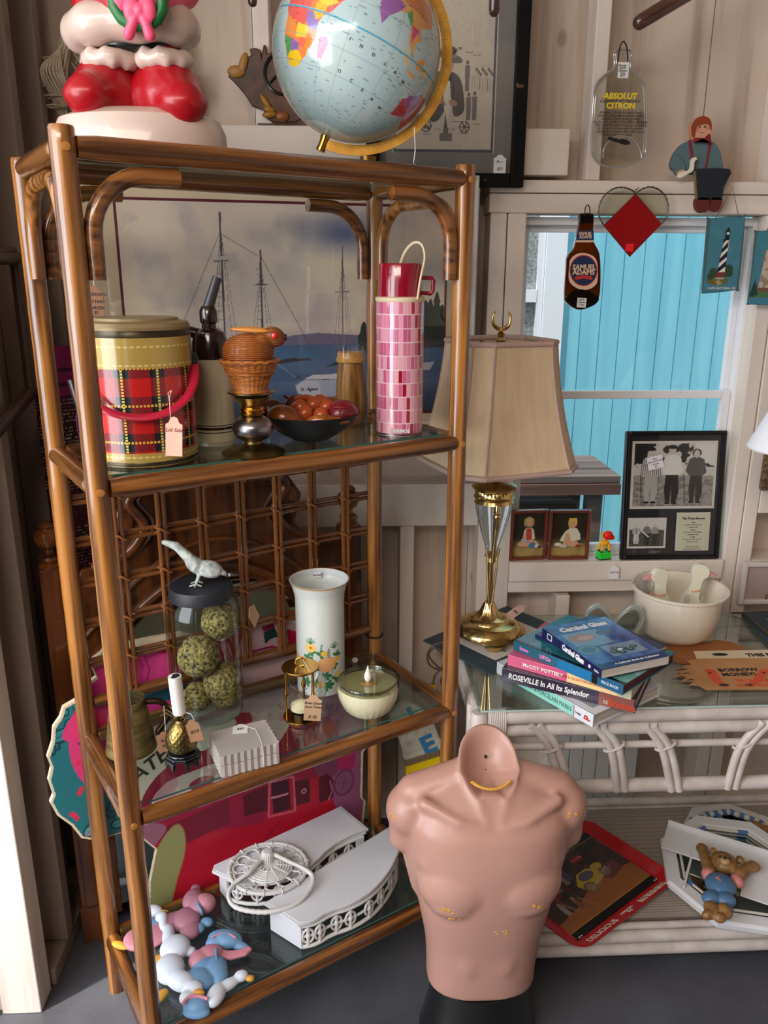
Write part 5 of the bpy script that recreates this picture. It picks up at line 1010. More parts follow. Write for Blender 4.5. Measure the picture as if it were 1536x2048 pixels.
# pineapple candlestick lamp on a black carved foot
c = stand(368,1540,ZG,.024); k = pxr(1,c,.04)
pn = thing('pineapple_lamp', 'small brass pineapple lamp with white candle sleeve on a black carved foot', 'lamp', c)
mb = MB(); rr_ = 35*k
mb.prism(circ(0,0,rr_*.98,rr_*.92,8,pi/8,2*pi+pi/8), .006, None, .018); mb.prism(circ(0,0,rr_*.86,rr_*.8,24), .005, None, .024)
mb.build('carved_foot', mat('black_lacquer',(18,20,28),.22,coat=.6), pn, bevel=.002)
for i in range(4):
    a = pi/4+i*pi/2; m2 = MB(); m2.prism([(-.013,0),(-.009,.0),(-.006,.010),(.006,.010),(.009,0),(.013,0),(.016,.018),(-.016,.018)], .006, Rz(a)@T(0,-rr_*.86,0)@UP@T(0,0,-.003)); m2.build('foot_leg', mat('black_lacquer',()), pn, bevel=.001)
Hp = hz(368,1437,c)
def pine(a, z): return 1+.05*max(abs(cos(8*a+z*260)),abs(cos(8*a-z*260)))
mb = MB(); z0 = .029; z0 = .024; hh = Hp-z0; mb.lathe([(30.5*k*max(sin(pi*(t**.74)),.10)**.55, z0+hh*t) for t in [i/40 for i in range(41)]], 120, wob=pine); mb.build('pineapple', mat('dark_gold',(150,128,74),.32,1,noi=8,c2=(96,88,62)), pn, smooth=60)
mb = MB()
for i in range(9):
    a = i*2*pi/9+.3; l = .030+.006*(i%2); P = [(0.004*cos(a),.004*sin(a),Hp-.002),(l*.45*cos(a),l*.45*sin(a),Hp+.010),(l*.8*cos(a),l*.8*sin(a),Hp+.015+.004*(i%3)),(l*1.1*cos(a),l*1.1*sin(a),Hp+.013+.004*(i%3))]
    mb.tube(spline(P,3),[.0022,.0024,.0026,.0026,.0024,.0022,.002,.0017,.0012,.0008][:len(spline(P,3))],6,flat=.5)
mb.build('leaf_crown', mat('leaf_bronze',(138,118,84),.35,.9), pn)
mb = MB(); mb.tube([(0,0,Hp-.004),(0,0,Hp+.016)],.007,14); mb.build('neck', BRASSD, pn)
Hc = hz(358,1352,c); mb = MB(); mb.tube([(-.0,0,Hp+.012),(-.004,0,Hc)],13.0*k,20); cs_ = mb.build('candle_sleeve', mat('white_sleeve',(238,234,228),.4), pn)
mb = MB(); mb.tube([(-.004,0,Hc),(-.0041,0,Hc+.0006)],9.5*k,20); mb.build('socket_opening', BLACKM, cs_)
tp = A(395,1482,Y=c.y-.040); price_tag('tan price tag tied to the pineapple lamp', T(*tp)@Ry(R(-12))@UP, pxr(27,tp), pxr(50,tp), mat('tan_card2',(166,124,92),.8), [A(388,1440,Y=tp.y),A(382,1428,Y=tp.y+.02),A(372,1425,Y=tp.y+.03)], (('#19',.010,.45),))
# jar with moss balls and a bird on the lid
c = stand(420,1452,ZG,.066); RJ = pxr(72,c,.08); k = pxr(1,c,.1); HJ = A(408,1213,Y=c.y-61*k).z-c.z
jr = thing('glass_jar', 'tall clear glass jar of moss balls with black lid and white bird finial', 'jar', c)
JG = glass('jar_glass',(240,244,242),refl=1.3,base=.05)
mb = MB(); mb.lathe([(RJ*.4,.003),(RJ*.9,.002),(RJ,.010),(RJ*1.0,HJ*.86),(RJ*.96,HJ*.93),(RJ*.84,HJ*.98),(RJ*.82,HJ)],48); o_ = mb.build('body', JG, jr)
mb = MB(); mb.lathe([(.001,0),(RJ*.86,0),(RJ*.94,.003),(RJ*.90,.006),(RJ*.4,.004),(.001,.004)],40); mb.build('glass_bottom', mat('jar_base_glass',(190,196,190),.1,trans=.8), jr)
RL_ = 61*k; HL = A(408,1192,Y=c.y-RL_).z-c.z-HJ
mb = MB(); mb.lathe([(.001,HJ-.004),(RL_,HJ-.004),(RL_*1.0,HJ+HL-.004),(RL_*.96,HJ+HL),(.001,HJ+HL-.0005)],48); mb.build('lid', mat('black_lid',(34,36,44),.5), jr)
zt_ = HJ+HL; BW = mat('whitewashed_resin',(206,208,200),.6,noi=60,c2=(130,138,134),bump=(120,.8))
mb = MB(); s = 1.12; mb.ball((.018*s,0,zt_+.030*s),(.026*s,.017*s,.017*s),(0,.25,0)); mb.ball((-.006*s,0,zt_+.038*s),(.024*s,.015*s,.015*s),(0,.7,0)); mb.limb((-.010*s,0,zt_+.044*s),(-.040*s,0,zt_+.076*s),.012*s,.0075*s); mb.limb((-.040*s,0,zt_+.076*s),(-.062*s,0,zt_+.084*s),.0085*s,.005*s)
mb.ball((.040*s,0,zt_+.024*s),(.013*s,.006*s,.006*s),(0,.5,0)); 
for y in (-.008,.008): mb.limb((0,y*s,zt_+.022*s),(-.006*s,y*s-.004,zt_+.004),.004*s,.0035*s)
bd = mb.build('bird', BW, jr, mods=blob(.0022,2))
for y in (-.008,.008):
    m2 = MB(); 
    for dx in (-.013,0,.013): m2.limb((-.006*s,y*s-.004,zt_+.004),(-.006*s+dx*.9,y*s-.004-.012+abs(dx)*.4,zt_+.003),.003,.002,8)
    m2.build('foot', BW, bd, mods=blob(.0012,1))
MOSS = mat('dried_moss',(176,156,92),.95,noi=150,c2=(40,44,22),bump=(260,1.))
for i,(u,v,r,lb,dy) in enumerate(((438,1240,36,'top moss ball directly under the black jar lid',.0),(398,1312,42,'wide pale moss ball second from the top in the jar',-.012),(446,1365,38,'moss ball third from the top against the right of the jar',.0),(455,1422,34,'lower right moss ball at the bottom of the jar',.008),(396,1422,29,'small grey green moss ball at the bottom left of the jar',-.006))):
    p = A(u,v,Y=c.y+dy); r_ = min(pxr(r*1.0,p), RJ*.74); off = Vector((p.x-c.x,p.y-c.y,0)); mx_ = RJ-.004-r_
    if off.length>mx_: off *= mx_/off.length
    zz_ = max(p.z, ZG+.006+r_) 
    t = thing('moss_ball', lb, 'moss ball', Vector((c.x+off.x,c.y+off.y,zz_)), 0, 'moss balls in the glass jar')
    mb = MB(); mb.ell((0,0,0),r_,None,40,28); rg_ = random.Random(i); mb.v = [tuple(Vector(v_)*(1+.09*noise.noise(Vector(v_)*60+Vector((i,0,0)))+.05*noise.noise(Vector(v_)*240))) for v_ in mb.v]; mb.build('moss', MOSS, t)
t = thing('price_tag', 'tan tag hanging edge-on from the neck of the moss jar', 'price tag', A(506,1228,Y=c.y), Euler((0,R(-35),R(70)))); mb = MB(); mb.prism(tagshape(.030,.055),.0008,UP@T(0,-.03,0)); mb.build('card', CARD, t, smooth=0)
# acrylic box
P0, P1 = A(443,1556,Z=ZG), A(560,1526,Z=ZG); dx_ = (P1-P0); W_b = dx_.length; ang = math.atan2(dx_.y,dx_.x); Hb = .046
Q0 = A(413,1466,Z=ZG+Hb); nrm = Vector((-sin(ang),cos(ang),0)); Db = (Q0-P0).dot(nrm)
bx_ = thing('acrylic_box', 'clear grooved acrylic lidded box in front of the moss jar', 'box', P0+dx_/2+nrm*Db/2, ang)
AC = mat('clear_acrylic',(232,222,216),.1,trans=.5,ior=1.2); 
for nm,z0,z1 in (('base',0,.024),('lid',.0255,Hb)):
    mb = MB(); P = []
    def side(ax,ay,bx,by,n):
        for i in range(n*2):
            t = i/(n*2); o_ = .0012*(1 if i%2 else -1)*1.; L = math.hypot(bx-ax,by-ay); nx_,ny_ = (by-ay)/L,-(bx-ax)/L; P.append((ax+(bx-ax)*t+nx_*o_, ay+(by-ay)*t+ny_*o_))
    w2,d2 = W_b/2,Db/2; side(-w2,-d2,w2,-d2,9); side(w2,-d2,w2,d2,7); side(w2,d2,-w2,d2,9); side(-w2,d2,-w2,-d2,7)
    mb.prism(P, z1-z0, None, z0); mb.build(nm, AC, bx_, smooth=0)
mb = MB(); mb.bx(-w2*.97,-d2*.97,.024,w2*.97,d2*.97,.0255); mb.build('seam', mat('seam_brown',(110,80,70),.4), bx_, smooth=0)
tq = A(480,1467,Z=ZG+Hb+.001); price_tag('white price tag lying on the acrylic box lid', frame(tq,(cos(.1),sin(.1),0),(sin(-.1),cos(.1),0)), .030,.034,CARDW,[tq+Vector((.0,.028,.002)),tq+Vector((.03,.01,.003)),tq+Vector((.045,-.03,.002)),tq+Vector((.052,-.062,-.004)),tq+Vector((.053,-.064,-.03))],(('$27',.009,.45),))
# brass hourglass
c = stand(604,1447,ZG,.030); k = pxr(1,c,.05); Hh = hz(604,1332,c); rh = 37*k
hg = thing('hourglass', 'brass sand timer with three rods and a tan price tag', 'sand timer', c)
for nm,z in (('base_disc',0),('top_disc',Hh-.004)): mb = MB(); mb.lathe([(.001,z),(rh,z),(rh,z+.004),(.001,z+.004)],40); mb.build(nm, BRASS, hg, bevel=.0008)
for i in range(3):
    a = pi*1.13+i*2*pi/3; x,y = rh*.84*cos(a),rh*.84*sin(a); mb = MB(); mb.lathe([(.0028,.004),(.0028,Hh*.42),(.005,Hh*.46),(.0055,Hh*.5),(.005,Hh*.54),(.0028,Hh*.58),(.0028,Hh-.004)],12,T(x,y,0)); mb.build('rod', BRASS, hg)
mb = MB(); rg = rh*.64; mb.lathe([(rg*.7,.012),(rg,.020),(rg,Hh*.34),(rg*.5,Hh*.44),(.003,Hh*.5),(rg*.5,Hh*.56),(rg,Hh*.66),(rg,Hh-.020),(rg*.7,Hh-.012)],28); mb.build('glass_bulb', GL, hg)
mb = MB(); mb.lathe([(.001,.014),(rg*.92,.020),(rg*.92,Hh*.24),(rg*.5,Hh*.30),(.001,Hh*.33)],24); mb.build('sand', mat('pale_sand',(222,214,176),.9), hg)
for z in (.004,Hh-.014): mb = MB(); mb.lathe([(.001,z),(rg*.9,z),(rg*.9,z+.010),(.001,z+.010)],24); mb.build('cup', BLACK if z<.01 else BRASS, hg)
mb = MB(); mb.tube([(.010*cos(t),0,Hh+.010+.010*sin(t)) for t in [i*.5 for i in range(12)]],.0018,6); mb.build('ring', BRASS, hg)
tp = A(624,1441,Y=c.y-.040); price_tag('pale tan price tag reading sand timer hanging from the hourglass', T(*tp)@Ry(R(5))@UP, pxr(34,tp), pxr(58,tp), CARD, [A(622,1388,Y=tp.y),A(622,1350,Y=tp.y+.01),A(606,1318,Y=tp.y+.03)], (('Brass Esque',.0078,.68),('Sand Timer',.0078,.53),('$ 42',.010,.15)))
mb = MB(); mb.v=[]; cp_ = thing('cellophane_scrap','crumpled clear cellophane stuck between the hourglass and the vase','wrapper',c+Vector((.038,.012,0)))
rgp = random.Random(3); ring_ = lambda z,r: [(r*(1+.35*rgp.random())*cos(a*pi/6)*.7, r*(1+.35*rgp.random())*sin(a*pi/6)*.5, z) for a in range(12)]
mb.loft([ring_(z,r) for z,r in ((.002,.012),(.03,.016),(.06,.020),(.08,.018),(.10,.010))]); mb.build('film', glass('cellophane',(244,246,248),refl=2.2,base=.22,rough=.2), cp_, smooth=0)
# flower vase
c = stand(643,1390,ZG,.048); RV = pxr(48,c,.1); HV = hz(643,1157,c); k = pxr(1,c,.2)
vs = thing('flower_vase', 'tall white vase painted with orange chrysanthemums on the lower shelf', 'vase', c); vs.rotation_euler.z = math.atan2(c.y,c.x)-pi/2
rv = lambda t: RV*(1+.22*(np.clip((t-.80)/.20,0,1))**2.2)
cv = Cv(300,230,900,(214,218,214)); O1=(214,134,84); G1=(62,128,78); G2=(40,104,60); Yl=(232,184,70)
ox = 211
def fl_(x,y,r,c1,c2): 
    cv.el(x,y,r,r*.85,c1)
    for j in range(5):
        rr_=r*(1-j*.19)
        for i in range(int(7+rr_)): a=i*2*pi/int(7+rr_)+j*.4; cv.el(x+rr_*.82*cos(a),y+rr_*.7*sin(a),r*.14,r*.14,c2,.9)
for (x,y) in ((-26,82),(-6,60),(-34,50),(10,44),(26,64),(-12,30),(30,34),(-40,66),(8,20),(-20,96),(0,90),(34,84),(-30,30),(16,24)):
    for a in (0,1.3,2.6,-1.2): cv.el(ox+x+5*cos(a),y+5*sin(a),6,3.4,G1 if a else G2,1,a)
for P in ([(-10,10),(-8,40),(-26,80)],[(-8,12),(4,50),(14,96)],[(0,10),(20,40),(34,90)],[(-30,30),(-10,34),(8,24)]): cv.ln([(ox+a,b) for a,b in P],1.1,G2)
fl_(ox+12,68,19,(206,122,78),(238,176,120)); fl_(ox-38,72,12,(206,122,78),(236,170,118)); fl_(ox-20,104,11,Yl,(246,206,110)); cv.el(ox-20,104,4,3,(220,120,50)); fl_(ox+6,92,7,Yl,(240,190,80)); fl_(ox-14,42,6,(222,160,70),Yl); fl_(ox-2,26,9,(214,176,90),Yl); fl_(ox+36,42,8,Yl,(238,204,120)); fl_(ox+34,76,7,(226,190,110),Yl); fl_(ox-32,46,6,Yl,O1)
for x0,y0 in ((ox-20,112),(ox+28,100)):
    for a in (.5,.9,1.3,1.57,1.9,2.3,2.7): cv.ln([(x0,y0),(x0+11*cos(a),y0+13*sin(a))],1.6,G1)
for i in range(5): cv.el(ox+2-i*1,104-i*5+6,3,1.6,(90,130,110),1,.6); cv.el(ox+16,100-i*4,2.6,1.4,(90,130,110),1,-.5)
for x in (60,150): fl_(x,70,16,O1,(238,176,120)); 
cv.rect(0,226,300,231,(196,160,110))
cv.sheet('body', vmat('vase_glaze', .3, coat=.4), vs, cyl(rv,HV))
mb = MB(); mb.lathe([(RV*1.22,HV-.0005),(RV*1.18,HV),(RV*1.0,HV*.86),(RV*.92,HV*.5),(RV*.90,.01),(.001,.008)],48); mb.lathe([(.001,0),(RV,.0),(RV*1.0,.0008)],40); 
mb = MB(); mb.lathe([(RV*1.215,HV-.0005),(RV*1.18,HV),(RV*1.0,HV*.86),(RV*.92,HV*.5),(RV*.90,.01),(.001,.008)],48); mb.build('inside', mat('porcelain',(206,208,208),.35), vs)
text('Nippon Type #12', .006, INK, (stk:=MB().box((-.004,RV*.985,HV-.012),(.019,.0006,.014),None).build('price_sticker', CARDW, vs, smooth=0)), T(-.004,RV*.985-.0005,HV-.012)@UP, 'handwriting', sx=.45)
# candle in a glass bowl
c = stand(736,1438,ZG,.040); k = pxr(1,c,.03); rb_ = 61*k; Hb_ = hz(736,1362,c)*1.06
cd = thing('glass_bowl_candle', 'low glass bowl candle in cream wax with a white flame-shaped tip', 'candle', c)
def flu(a,z): return 1+(.018*cos(a*26) if z<Hb_*.45 else 0)
mb = MB(); mb.lathe([(.001,0),(rb_*.62,0),(rb_*.80,Hb_*.15),(rb_*.96,Hb_*.45),(rb_*1.0,Hb_*.68),(rb_*.97,Hb_*.84),(rb_*.9,Hb_*.86),(.001,Hb_*.86)],104,wob=flu); mb.build('wax', mat('cream_wax',(216,210,176),.35,coat=.5,sss=.2), cd)
mb = MB(); mb.lathe([(rb_*.98,Hb_*.84),(rb_*.965,Hb_),(rb_*.93,Hb_),(rb_*.92,Hb_*.90),(.001,Hb_*.89)],56); mb.tube([(rb_*.95*cos(t*pi/24),rb_*.95*sin(t*pi/24),Hb_) for t in range(48)],.0022,8,closed=True); mb.build('glass_rim', glass('rim_glass',(220,222,206),refl=1.5,base=.12), cd)
mb = MB(); mb.lathe([(.001,Hb_*.89),(.018,Hb_*.89),(.016,Hb_*.91),(.008,Hb_*.93),(.001,Hb_*.93)],28); mb.build('foil_cup', mat('gold_foil',(190,160,100),.3,.6), cd)
mb = MB(); zf = Hb_*.92; mb.lathe([(.001,zf),(.005,zf+.002),(.0085,zf+.010),(.0078,zf+.018),(.0045,zf+.027),(.0018,zf+.035),(.0004,zf+.040)],20); mb.build('flame_tip', mat('white_silicone',(238,234,222),.35), cd)
mb = MB(); mb.ell((0,0,.007),(.008,.006,.007)); wc = thing('white_pebble','small white lump at the back right corner of the lower shelf','pebble',A(710,1325,Z=ZG)); mb.build('body', mat('white_pebble_skin',(220,216,206),.7), wc)
# ============================================================ bottom shelf
ZG = ZBg; ZTOP = .252
WP = mat('white_enamel',(212,212,218),.38,noi=5,c2=(198,198,204)); WPD = mat('white_moulded_plastic',(206,204,202),.42)
def wallshelf(label, top, nf, grp):
    pts = [A(u,v,Z=ZTOP) for u,v in top]; o = sum(pts,Vector())/len(pts); o.z = ZG
    t = thing('wall_shelf', label, 'wall shelf', o, 0, grp); L = [(p.x-o.x,p.y-o.y) for p in pts]; h = ZTOP-ZG
    cx,cy = 0,0
    mb = MB(); mb.prism(L, .007, None, h-.007); mb.prism([(x*.965,y*.95) for x,y in L], .006, None, h-.013); mb.prism([(x*.97,y*.96) for x,y in L], .0015, None, h); mb.build('top_board', WP, t, smooth=0, bevel=.002)
    fr = [Vector((x*.93,y*.90,0)) for x,y in (L[i] for i in nf)]; zA, zB = .005, h-.016
    rail_ = lambda z_,r: MB().tube([(p.x,p.y,z_) for p in fr], r, 10)
    rail_(zA,.0048).build('lower_rail', WPD, t); rail_(zB,.0045).build('upper_rail', WPD, t)
    n = len(fr)
    for i in range(1,n-1,2):
        p = fr[i]; MB().tube([(p.x,p.y,zA),(p.x,p.y,zB)],.0042,8).build('spindle', WPD, t)
        a, b = fr[i-1], fr[min(i+1,n-1)]; d = (b-a).normalized(); zc_ = (zA+zB)/2
        m2 = MB(); m2.tube([(p.x+d.x*.013*cos(s*pi/8),p.y+d.y*.013*cos(s*pi/8),zc_+.018*sin(s*pi/8)) for s in range(16)],.0030,6,closed=True); m2.ell((p.x,p.y,zc_),(.006,.006,.010)); m2.build('fretwork', WPD, t)
    MB().tube([(p.x,p.y,(zA+zB)/2) for p in fr],.0032,8).build('middle_rail', WPD, t)
    for i in (0,-1):
        p = fr[i]; q2 = Vector((L[-1][0]*.93,L[-1][1]*.90,0)) if i==0 else Vector((L[nf[-1]+1][0]*.93,L[nf[-1]+1][1]*.90,0))
        d = (q2-p); m2 = MB(); nn = Vector((-d.y,d.x,0)).normalized()*.004; V = [p-nn,p+nn,q2+nn,q2-nn]; m2.prism([(v.x,v.y) for v in V], h-.014, None, .001); m2.build('end_panel', WP, t, smooth=0, bevel=.001)
    return t
def resamp(P, idx0, idx1, n):
    seg = spline([(a,b) for a,b in P[idx0:idx1+1]], 8); seg = [(p.x,p.y) for p in seg]; k_ = (len(seg)-1)/(n-1); return [seg[int(round(i*k_))] for i in range(n)]
def mk(front, back): f_ = resamp(front,0,len(front)-1,17); return f_+back, list(range(17))
P,nf = mk([(424,1742),(470,1760),(520,1762),(575,1752),(625,1728),(662,1694),(700,1672),(737,1657)],[(678,1610)][::-1]+[(424,1732)][:0])
P = P+[] ; P2 = P[:17]+[(682,1612),(428,1730)]
wallshelf('white curved wall shelf lying at the back of the bottom shelf', P2, list(range(1,16)), 'white wall shelves on the bottom shelf')
P,nf = mk([(595,1849),(625,1842),(660,1822),(700,1808),(740,1785),(772,1752),(790,1722),(800,1698)],[])
P2 = P[:17]+[(778,1654),(528,1806)]
wallshelf('white curved wall shelf with open fretwork front at the right of the bottom shelf', P2, list(range(0,16)), 'white wall shelves on the bottom shelf')
# towel ring lying on the wall shelves
c = A(537,1737,Z=ZTOP+.006); k = pxr(1,c); tr_ = thing('towel_ring', 'white wicker-look round towel ring lying on the two white shelves', 'towel ring', Vector((c.x,c.y,ZTOP+.0016)))
a_ = 77*k; b_ = a_*.92
mb = MB(); mb.tube([(a_*cos(t*pi/24),b_*sin(t*pi/24),.007) for t in range(48)],.0048,8,closed=True); mb.tube([(a_*.9*cos(t*pi/24),b_*.9*sin(t*pi/24),.007) for t in range(48)],.0022,6,closed=True)
for i in range(14):
    t = i*2*pi/14; mb.tube([(a_*.74*cos(t)+.017*cos(s*pi/8),b_*.74*sin(t)+.015*sin(s*pi/8),.007) for s in range(16)],.0024,6,closed=True)
    mb.tube([(a_*cos(t+.2)+.006*cos(s*pi/4)*cos(t+.2),b_*sin(t+.2)+.006*cos(s*pi/4)*sin(t+.2),.007+.006*sin(s*pi/4)) for s in range(8)],.0016,5,closed=True)
mb.tube([(a_*.60*cos(t*pi/24),b_*.60*sin(t*pi/24),.008) for t in range(48)],.003,6,closed=True)
for r in (.54,.47,.40,.33,.26): mb.tube([(a_*r*cos(t*pi/24),b_*r*sin(t*pi/24),.009+.012*(.6-r)+.0014*(t%2)) for t in range(48)],.0030,6,closed=True)
for i in range(12): t=i*pi/6; mb.tube([(a_*.18*cos(t),b_*.18*sin(t),.017),(a_*.6*cos(t),b_*.6*sin(t),.010)],.0022,6)
mb.lathe([(.001,.003),(a_*.6,.003),(a_*.3,.011),(.001,.014)],32); mb.build('woven_rosette', WPD, tr_)
mb = MB(); 
mb.lathe([(.001,.010),(.016,.010),(.014,.022),(.015,.034),(.010,.040),(.001,.041)],40,T(-.003,.018,0),wob=lambda a,z:1+.06*cos(a*18)); mb.build('knob', WPD, tr_)
pr = lambda u,v,z: (A(u,v,Z=ZTOP+z)-tr_.location)
R_P = spline([pr(520,1722,.026),pr(498,1745,.025),pr(468,1768,.016),pr(457,1790,.010),pr(468,1812,.006),pr(505,1823,.0055),pr(550,1822,.0055),pr(595,1805,.006),pr(622,1775,.012),pr(625,1752,.018),pr(606,1736,.024),pr(580,1724,.028),pr(556,1712,.030),pr(545,1708,.030)],7)
mb = MB(); n=len(R_P); mb.tube(R_P,[(.0062 if i%2 else .0050) if (i<8 or n*.30<i<n*.74 or i>n-8) else .0050 for i in range(n)],10); mb.build('ring', WPD, tr_)
# goose plaques
def BL(t, z0):
    def f(name, items, m, par=None, vox=.0022, it=4):
        mb = MB(); 
        for (u,v,ru,rv,rot,h,hh) in items:
            p = A(u,v,Z=z0+h); kk = pxr(1,p); mb.ball(p-t.location,(ru*kk*1.06,rv*kk*1.2,hh*1.15),(0,0,rot),18,10)
        return mb.build(name, m, par or t, mods=blob(vox,it))
    return f
PKR = mat('dusty_pink_resin',(184,122,136),.5); BLR = mat('dusty_blue_resin',(104,142,178),.5); WHR = mat('white_goose_resin',(206,212,224),.45); YLR = mat('ochre_resin',(204,150,52),.5); MVR = mat('mauve_resin',(160,108,124),.5); SKR = mat('rose_resin',(204,132,146),.5)
z_ = ZG+.0005
t = thing('goose_plaque','resin figure of a child in pink bonnet lying beside a white goose at the back','plaque',A(330,1840,Z=ZG)); f = BL(t,z_)
f('dress',[(338,1836,36,22,.5,.012,.012),(368,1828,26,24,.4,.016,.015),(375,1848,20,22,.2,.013,.012)],MVR); f('bonnet',[(380,1790,18,22,-.2,.018,.017),(392,1800,20,22,.3,.020,.018),(386,1770,10,10,0,.014,.010)],MVR); hb_ = f('face',[(404,1797,21,17,-.3,.022,.019)],PKR)
f('blue_bow',[(393,1846,11,11,0,.012,.008),(408,1834,13,9,-.3,.012,.008)],BLR); 
pb = [A(395,1780,Z=z_+.030)-t.location,A(390,1797,Z=z_+.036)-t.location,A(397,1812,Z=z_+.030)-t.location,A(399,1820,Z=z_+.016)-t.location]; mb=MB(); mb.tube(spline(pb,5),.0035,8); mb.build('ribbon',BLR,t)
f('goose',[(345,1885,28,26,-.5,.018,.018),(332,1862,12,26,.15,.018,.012),(322,1832,9,22,.2,.020,.010),(318,1824,12,10,0,.022,.010),(374,1892,12,9,.2,.012,.008)],WHR); f('second_goose_head',[(300,1812,20,11,-.1,.016,.012)],WHR); f('beak',[(322,1814,11,4,0,.016,.005)],YLR)
f('quilt',[(270,1868,26,24,.6,.012,.012),(300,1862,26,24,.4,.011,.011)],SKR); f('blue_skirt',[(300,1840,28,14,0,.010,.010)],BLR); f('foot',[(236,1880,20,7,-.4,.010,.006)],YLR); f('foot',[(313,1908,13,10,.6,.009,.007),(322,1920,16,9,-.3,.009,.007)],YLR)
t.location = Vector(t.location)-SUY*.018
t = thing('goose_plaque','resin child in blue hat and dungarees beside two white geese at the front','plaque',A(425,1950,Z=ZG)); f = BL(t,z_)
f('dungarees',[(400,1958,30,22,-.5,.014,.014),(432,1936,22,24,.3,.015,.015),(440,1950,16,22,.1,.012,.012),(412,1932,26,16,.4,.016,.012)],BLR); f('shirt',[(400,1920,22,20,.3,.014,.014),(420,1908,26,18,.3,.015,.014)],PKR)
f('hat',[(450,1878,34,17,-.15,.018,.016),(436,1884,24,14,.3,.016,.014),(480,1892,18,8,-.3,.012,.008)],BLR)
hb2 = [A(u,v,Z=z_+.018)-t.location for u,v in ((388,1912),(408,1898),(430,1892),(455,1900),(480,1898),(498,1890),(504,1896),(492,1908),(462,1916),(440,1914),(420,1904),(395,1916))]
mb = MB(); mb.prism([(p.x,p.y) for p in hb2], .009, None, .010); mb.build('hat_brim', SKR, t, mods=blob(.0022,5))
mb = MB(); P=[A(u,v,Z=z_+.034)-t.location for u,v in ((424,1875),(440,1868),(458,1868),(472,1876))]; P=spline(P,6); mb.tube(P,[.0028 if i%2 else .0018 for i in range(len(P))],6); mb.build('hat_band', SKR, t)
mb = MB(); P=[A(u,v,Z=z_+.030)-t.location for u,v in ((432,1898),(433,1912),(434,1922))]; mb.tube(P,.003,8); mb.build('strap', BLR, t)
f('goose',[(340,1938,28,30,.3,.018,.018),(362,1962,34,18,-.5,.018,.015),(388,1975,18,12,-.2,.022,.012),(375,1995,16,12,.2,.016,.012)],WHR); f('beak',[(398,1985,12,6,-.2,.028,.006)],YLR)
f('second_goose',[(432,1990,17,24,-.3,.014,.014),(455,1970,26,10,.62,.014,.010),(482,1952,14,10,.3,.016,.010)],WHR); f('second_beak',[(500,1957,9,6,0,.014,.006)],YLR)
f('shoe',[(393,2010,26,18,0,.014,.016),(393,2024,27,12,-.05,.008,.010)],BLR); mb=MB(); P=[A(u,v,Z=z_+.032)-t.location for u,v in ((366,2008),(376,1996),(396,1992),(416,1998))]; mb.tube(spline(P,4),.0035,8); mb.build('lace',SKR,t)
f('tail_foot',[(322,1990,16,9,.9,.008,.006),(318,1996,22,9,.8,.006,.005)],YLR)
# ============================================================ white rattan table
RW = mat('white_rattan', (206,196,190), .42, noi=22, c2=(186,174,166), bump=(60,.2)); TX0, TX1, TY0, TY1 = .285, 1.62, 1.552, 2.035; TZ = .712
tb = thing('rattan_table', 'white painted rattan console table with glass top and woven lower shelf under the window', 'table', (0,0,0))
tb.location = ((TX0+TX1)/2, (TY0+TY1)/2, 0); TO = Vector(tb.location)
def TB(name, pts, r, n=14, par=None, m=None, closed=False): mb = MB(); mb.tube([Vector(p)-TO for p in pts], r, n, closed=closed); return mb.build(name, m or RW, par or tb)
for x,y in ((TX0,TY0),(TX0,TY1),(TX1,TY0),(TX1,TY1)):
    p_ = TB('leg', [(x,y,0),(x,y,.698),(x,y,.702)], [.019,.019,.016])
TB('leg', [(TX0-.006,TY0+.045,.02),(TX0-.006,TY0+.045,.700)], .015); TB('leg', [(TX0-.006,TY1-.045,.02),(TX0-.006,TY1-.045,.700)], .015)
for z,r in ((.690,.0165),(.658,.0155)):
    TB('front_rail', [(TX0+.018,TY0-.004,z),(TX1-.018,TY0-.004,z)], r); TB('rear_rail', [(TX0+.018,TY1,z),(TX1-.018,TY1,z)], r)
    TB('side_rail', [(TX0,TY0+.018,z),(TX0,TY1-.018,z)], r)
o = None
for xx in range(9):
    x = TX0+.022+xx*.0042
    mb = MB(); mb.tube([Vector((x, TY0-.004+.0185*cos(t*pi/6), .674+.0355*sin(t*pi/6)))-TO for t in range(12)], .0022, 6, closed=True); mb.build('wrapping', RW, tb)
for z in (.40,.48,.56,.63): TB('wrapping', [(TX0+.0205*cos(t*pi/8),TY0+.0205*sin(t*pi/8),z) for t in range(16)], .0022, 6, closed=True)
TB('middle_rail', [(TX0+.018,TY0,.612),(TX1,TY0,.612)], .0085); TB('lower_rail', [(TX0+.018,TY0,.505),(TX1,TY0,.505)], .0165)
def pxl(u,v): p = A(u,v,Y=TY0); return Vector((p.x,TY0-.012,p.z))
for (a,b,cc_) in (((1066,1443),(1102,1485),(1130,1578)),((1195,1446),(1226,1492),(1238,1574)),((1295,1444),(1328,1492),(1346,1574)),((1528,1438),(1482,1490),(1457,1570)),((1620,1440),(1580,1490),(1556,1570)),((1650,1440),(1690,1490),(1710,1570))):
    for dx in (-.0092,.0092):
        P = [pxl(*a)+Vector((dx,0,0)),pxl(*b)+Vector((dx,0,0)),pxl(*cc_)+Vector((dx,0,0))]
        TB('curved_strut', spline(P,7), .0092, 10)
    q_ = pxl(*b); TB('binding', [(q_.x+.022*cos(t*pi/6), q_.y+.012*sin(t*pi/6)+.004, .612+.010*cos(t*pi/6)) for t in range(12)], .0032, 6, closed=True)
for z,r in ((.118,.0085),(.088,.0165),(.052,.0165)): TB('bottom_front_rail', [(TX0+.018,TY0-.012,z),(TX1-.018,TY0-.012,z)], r)
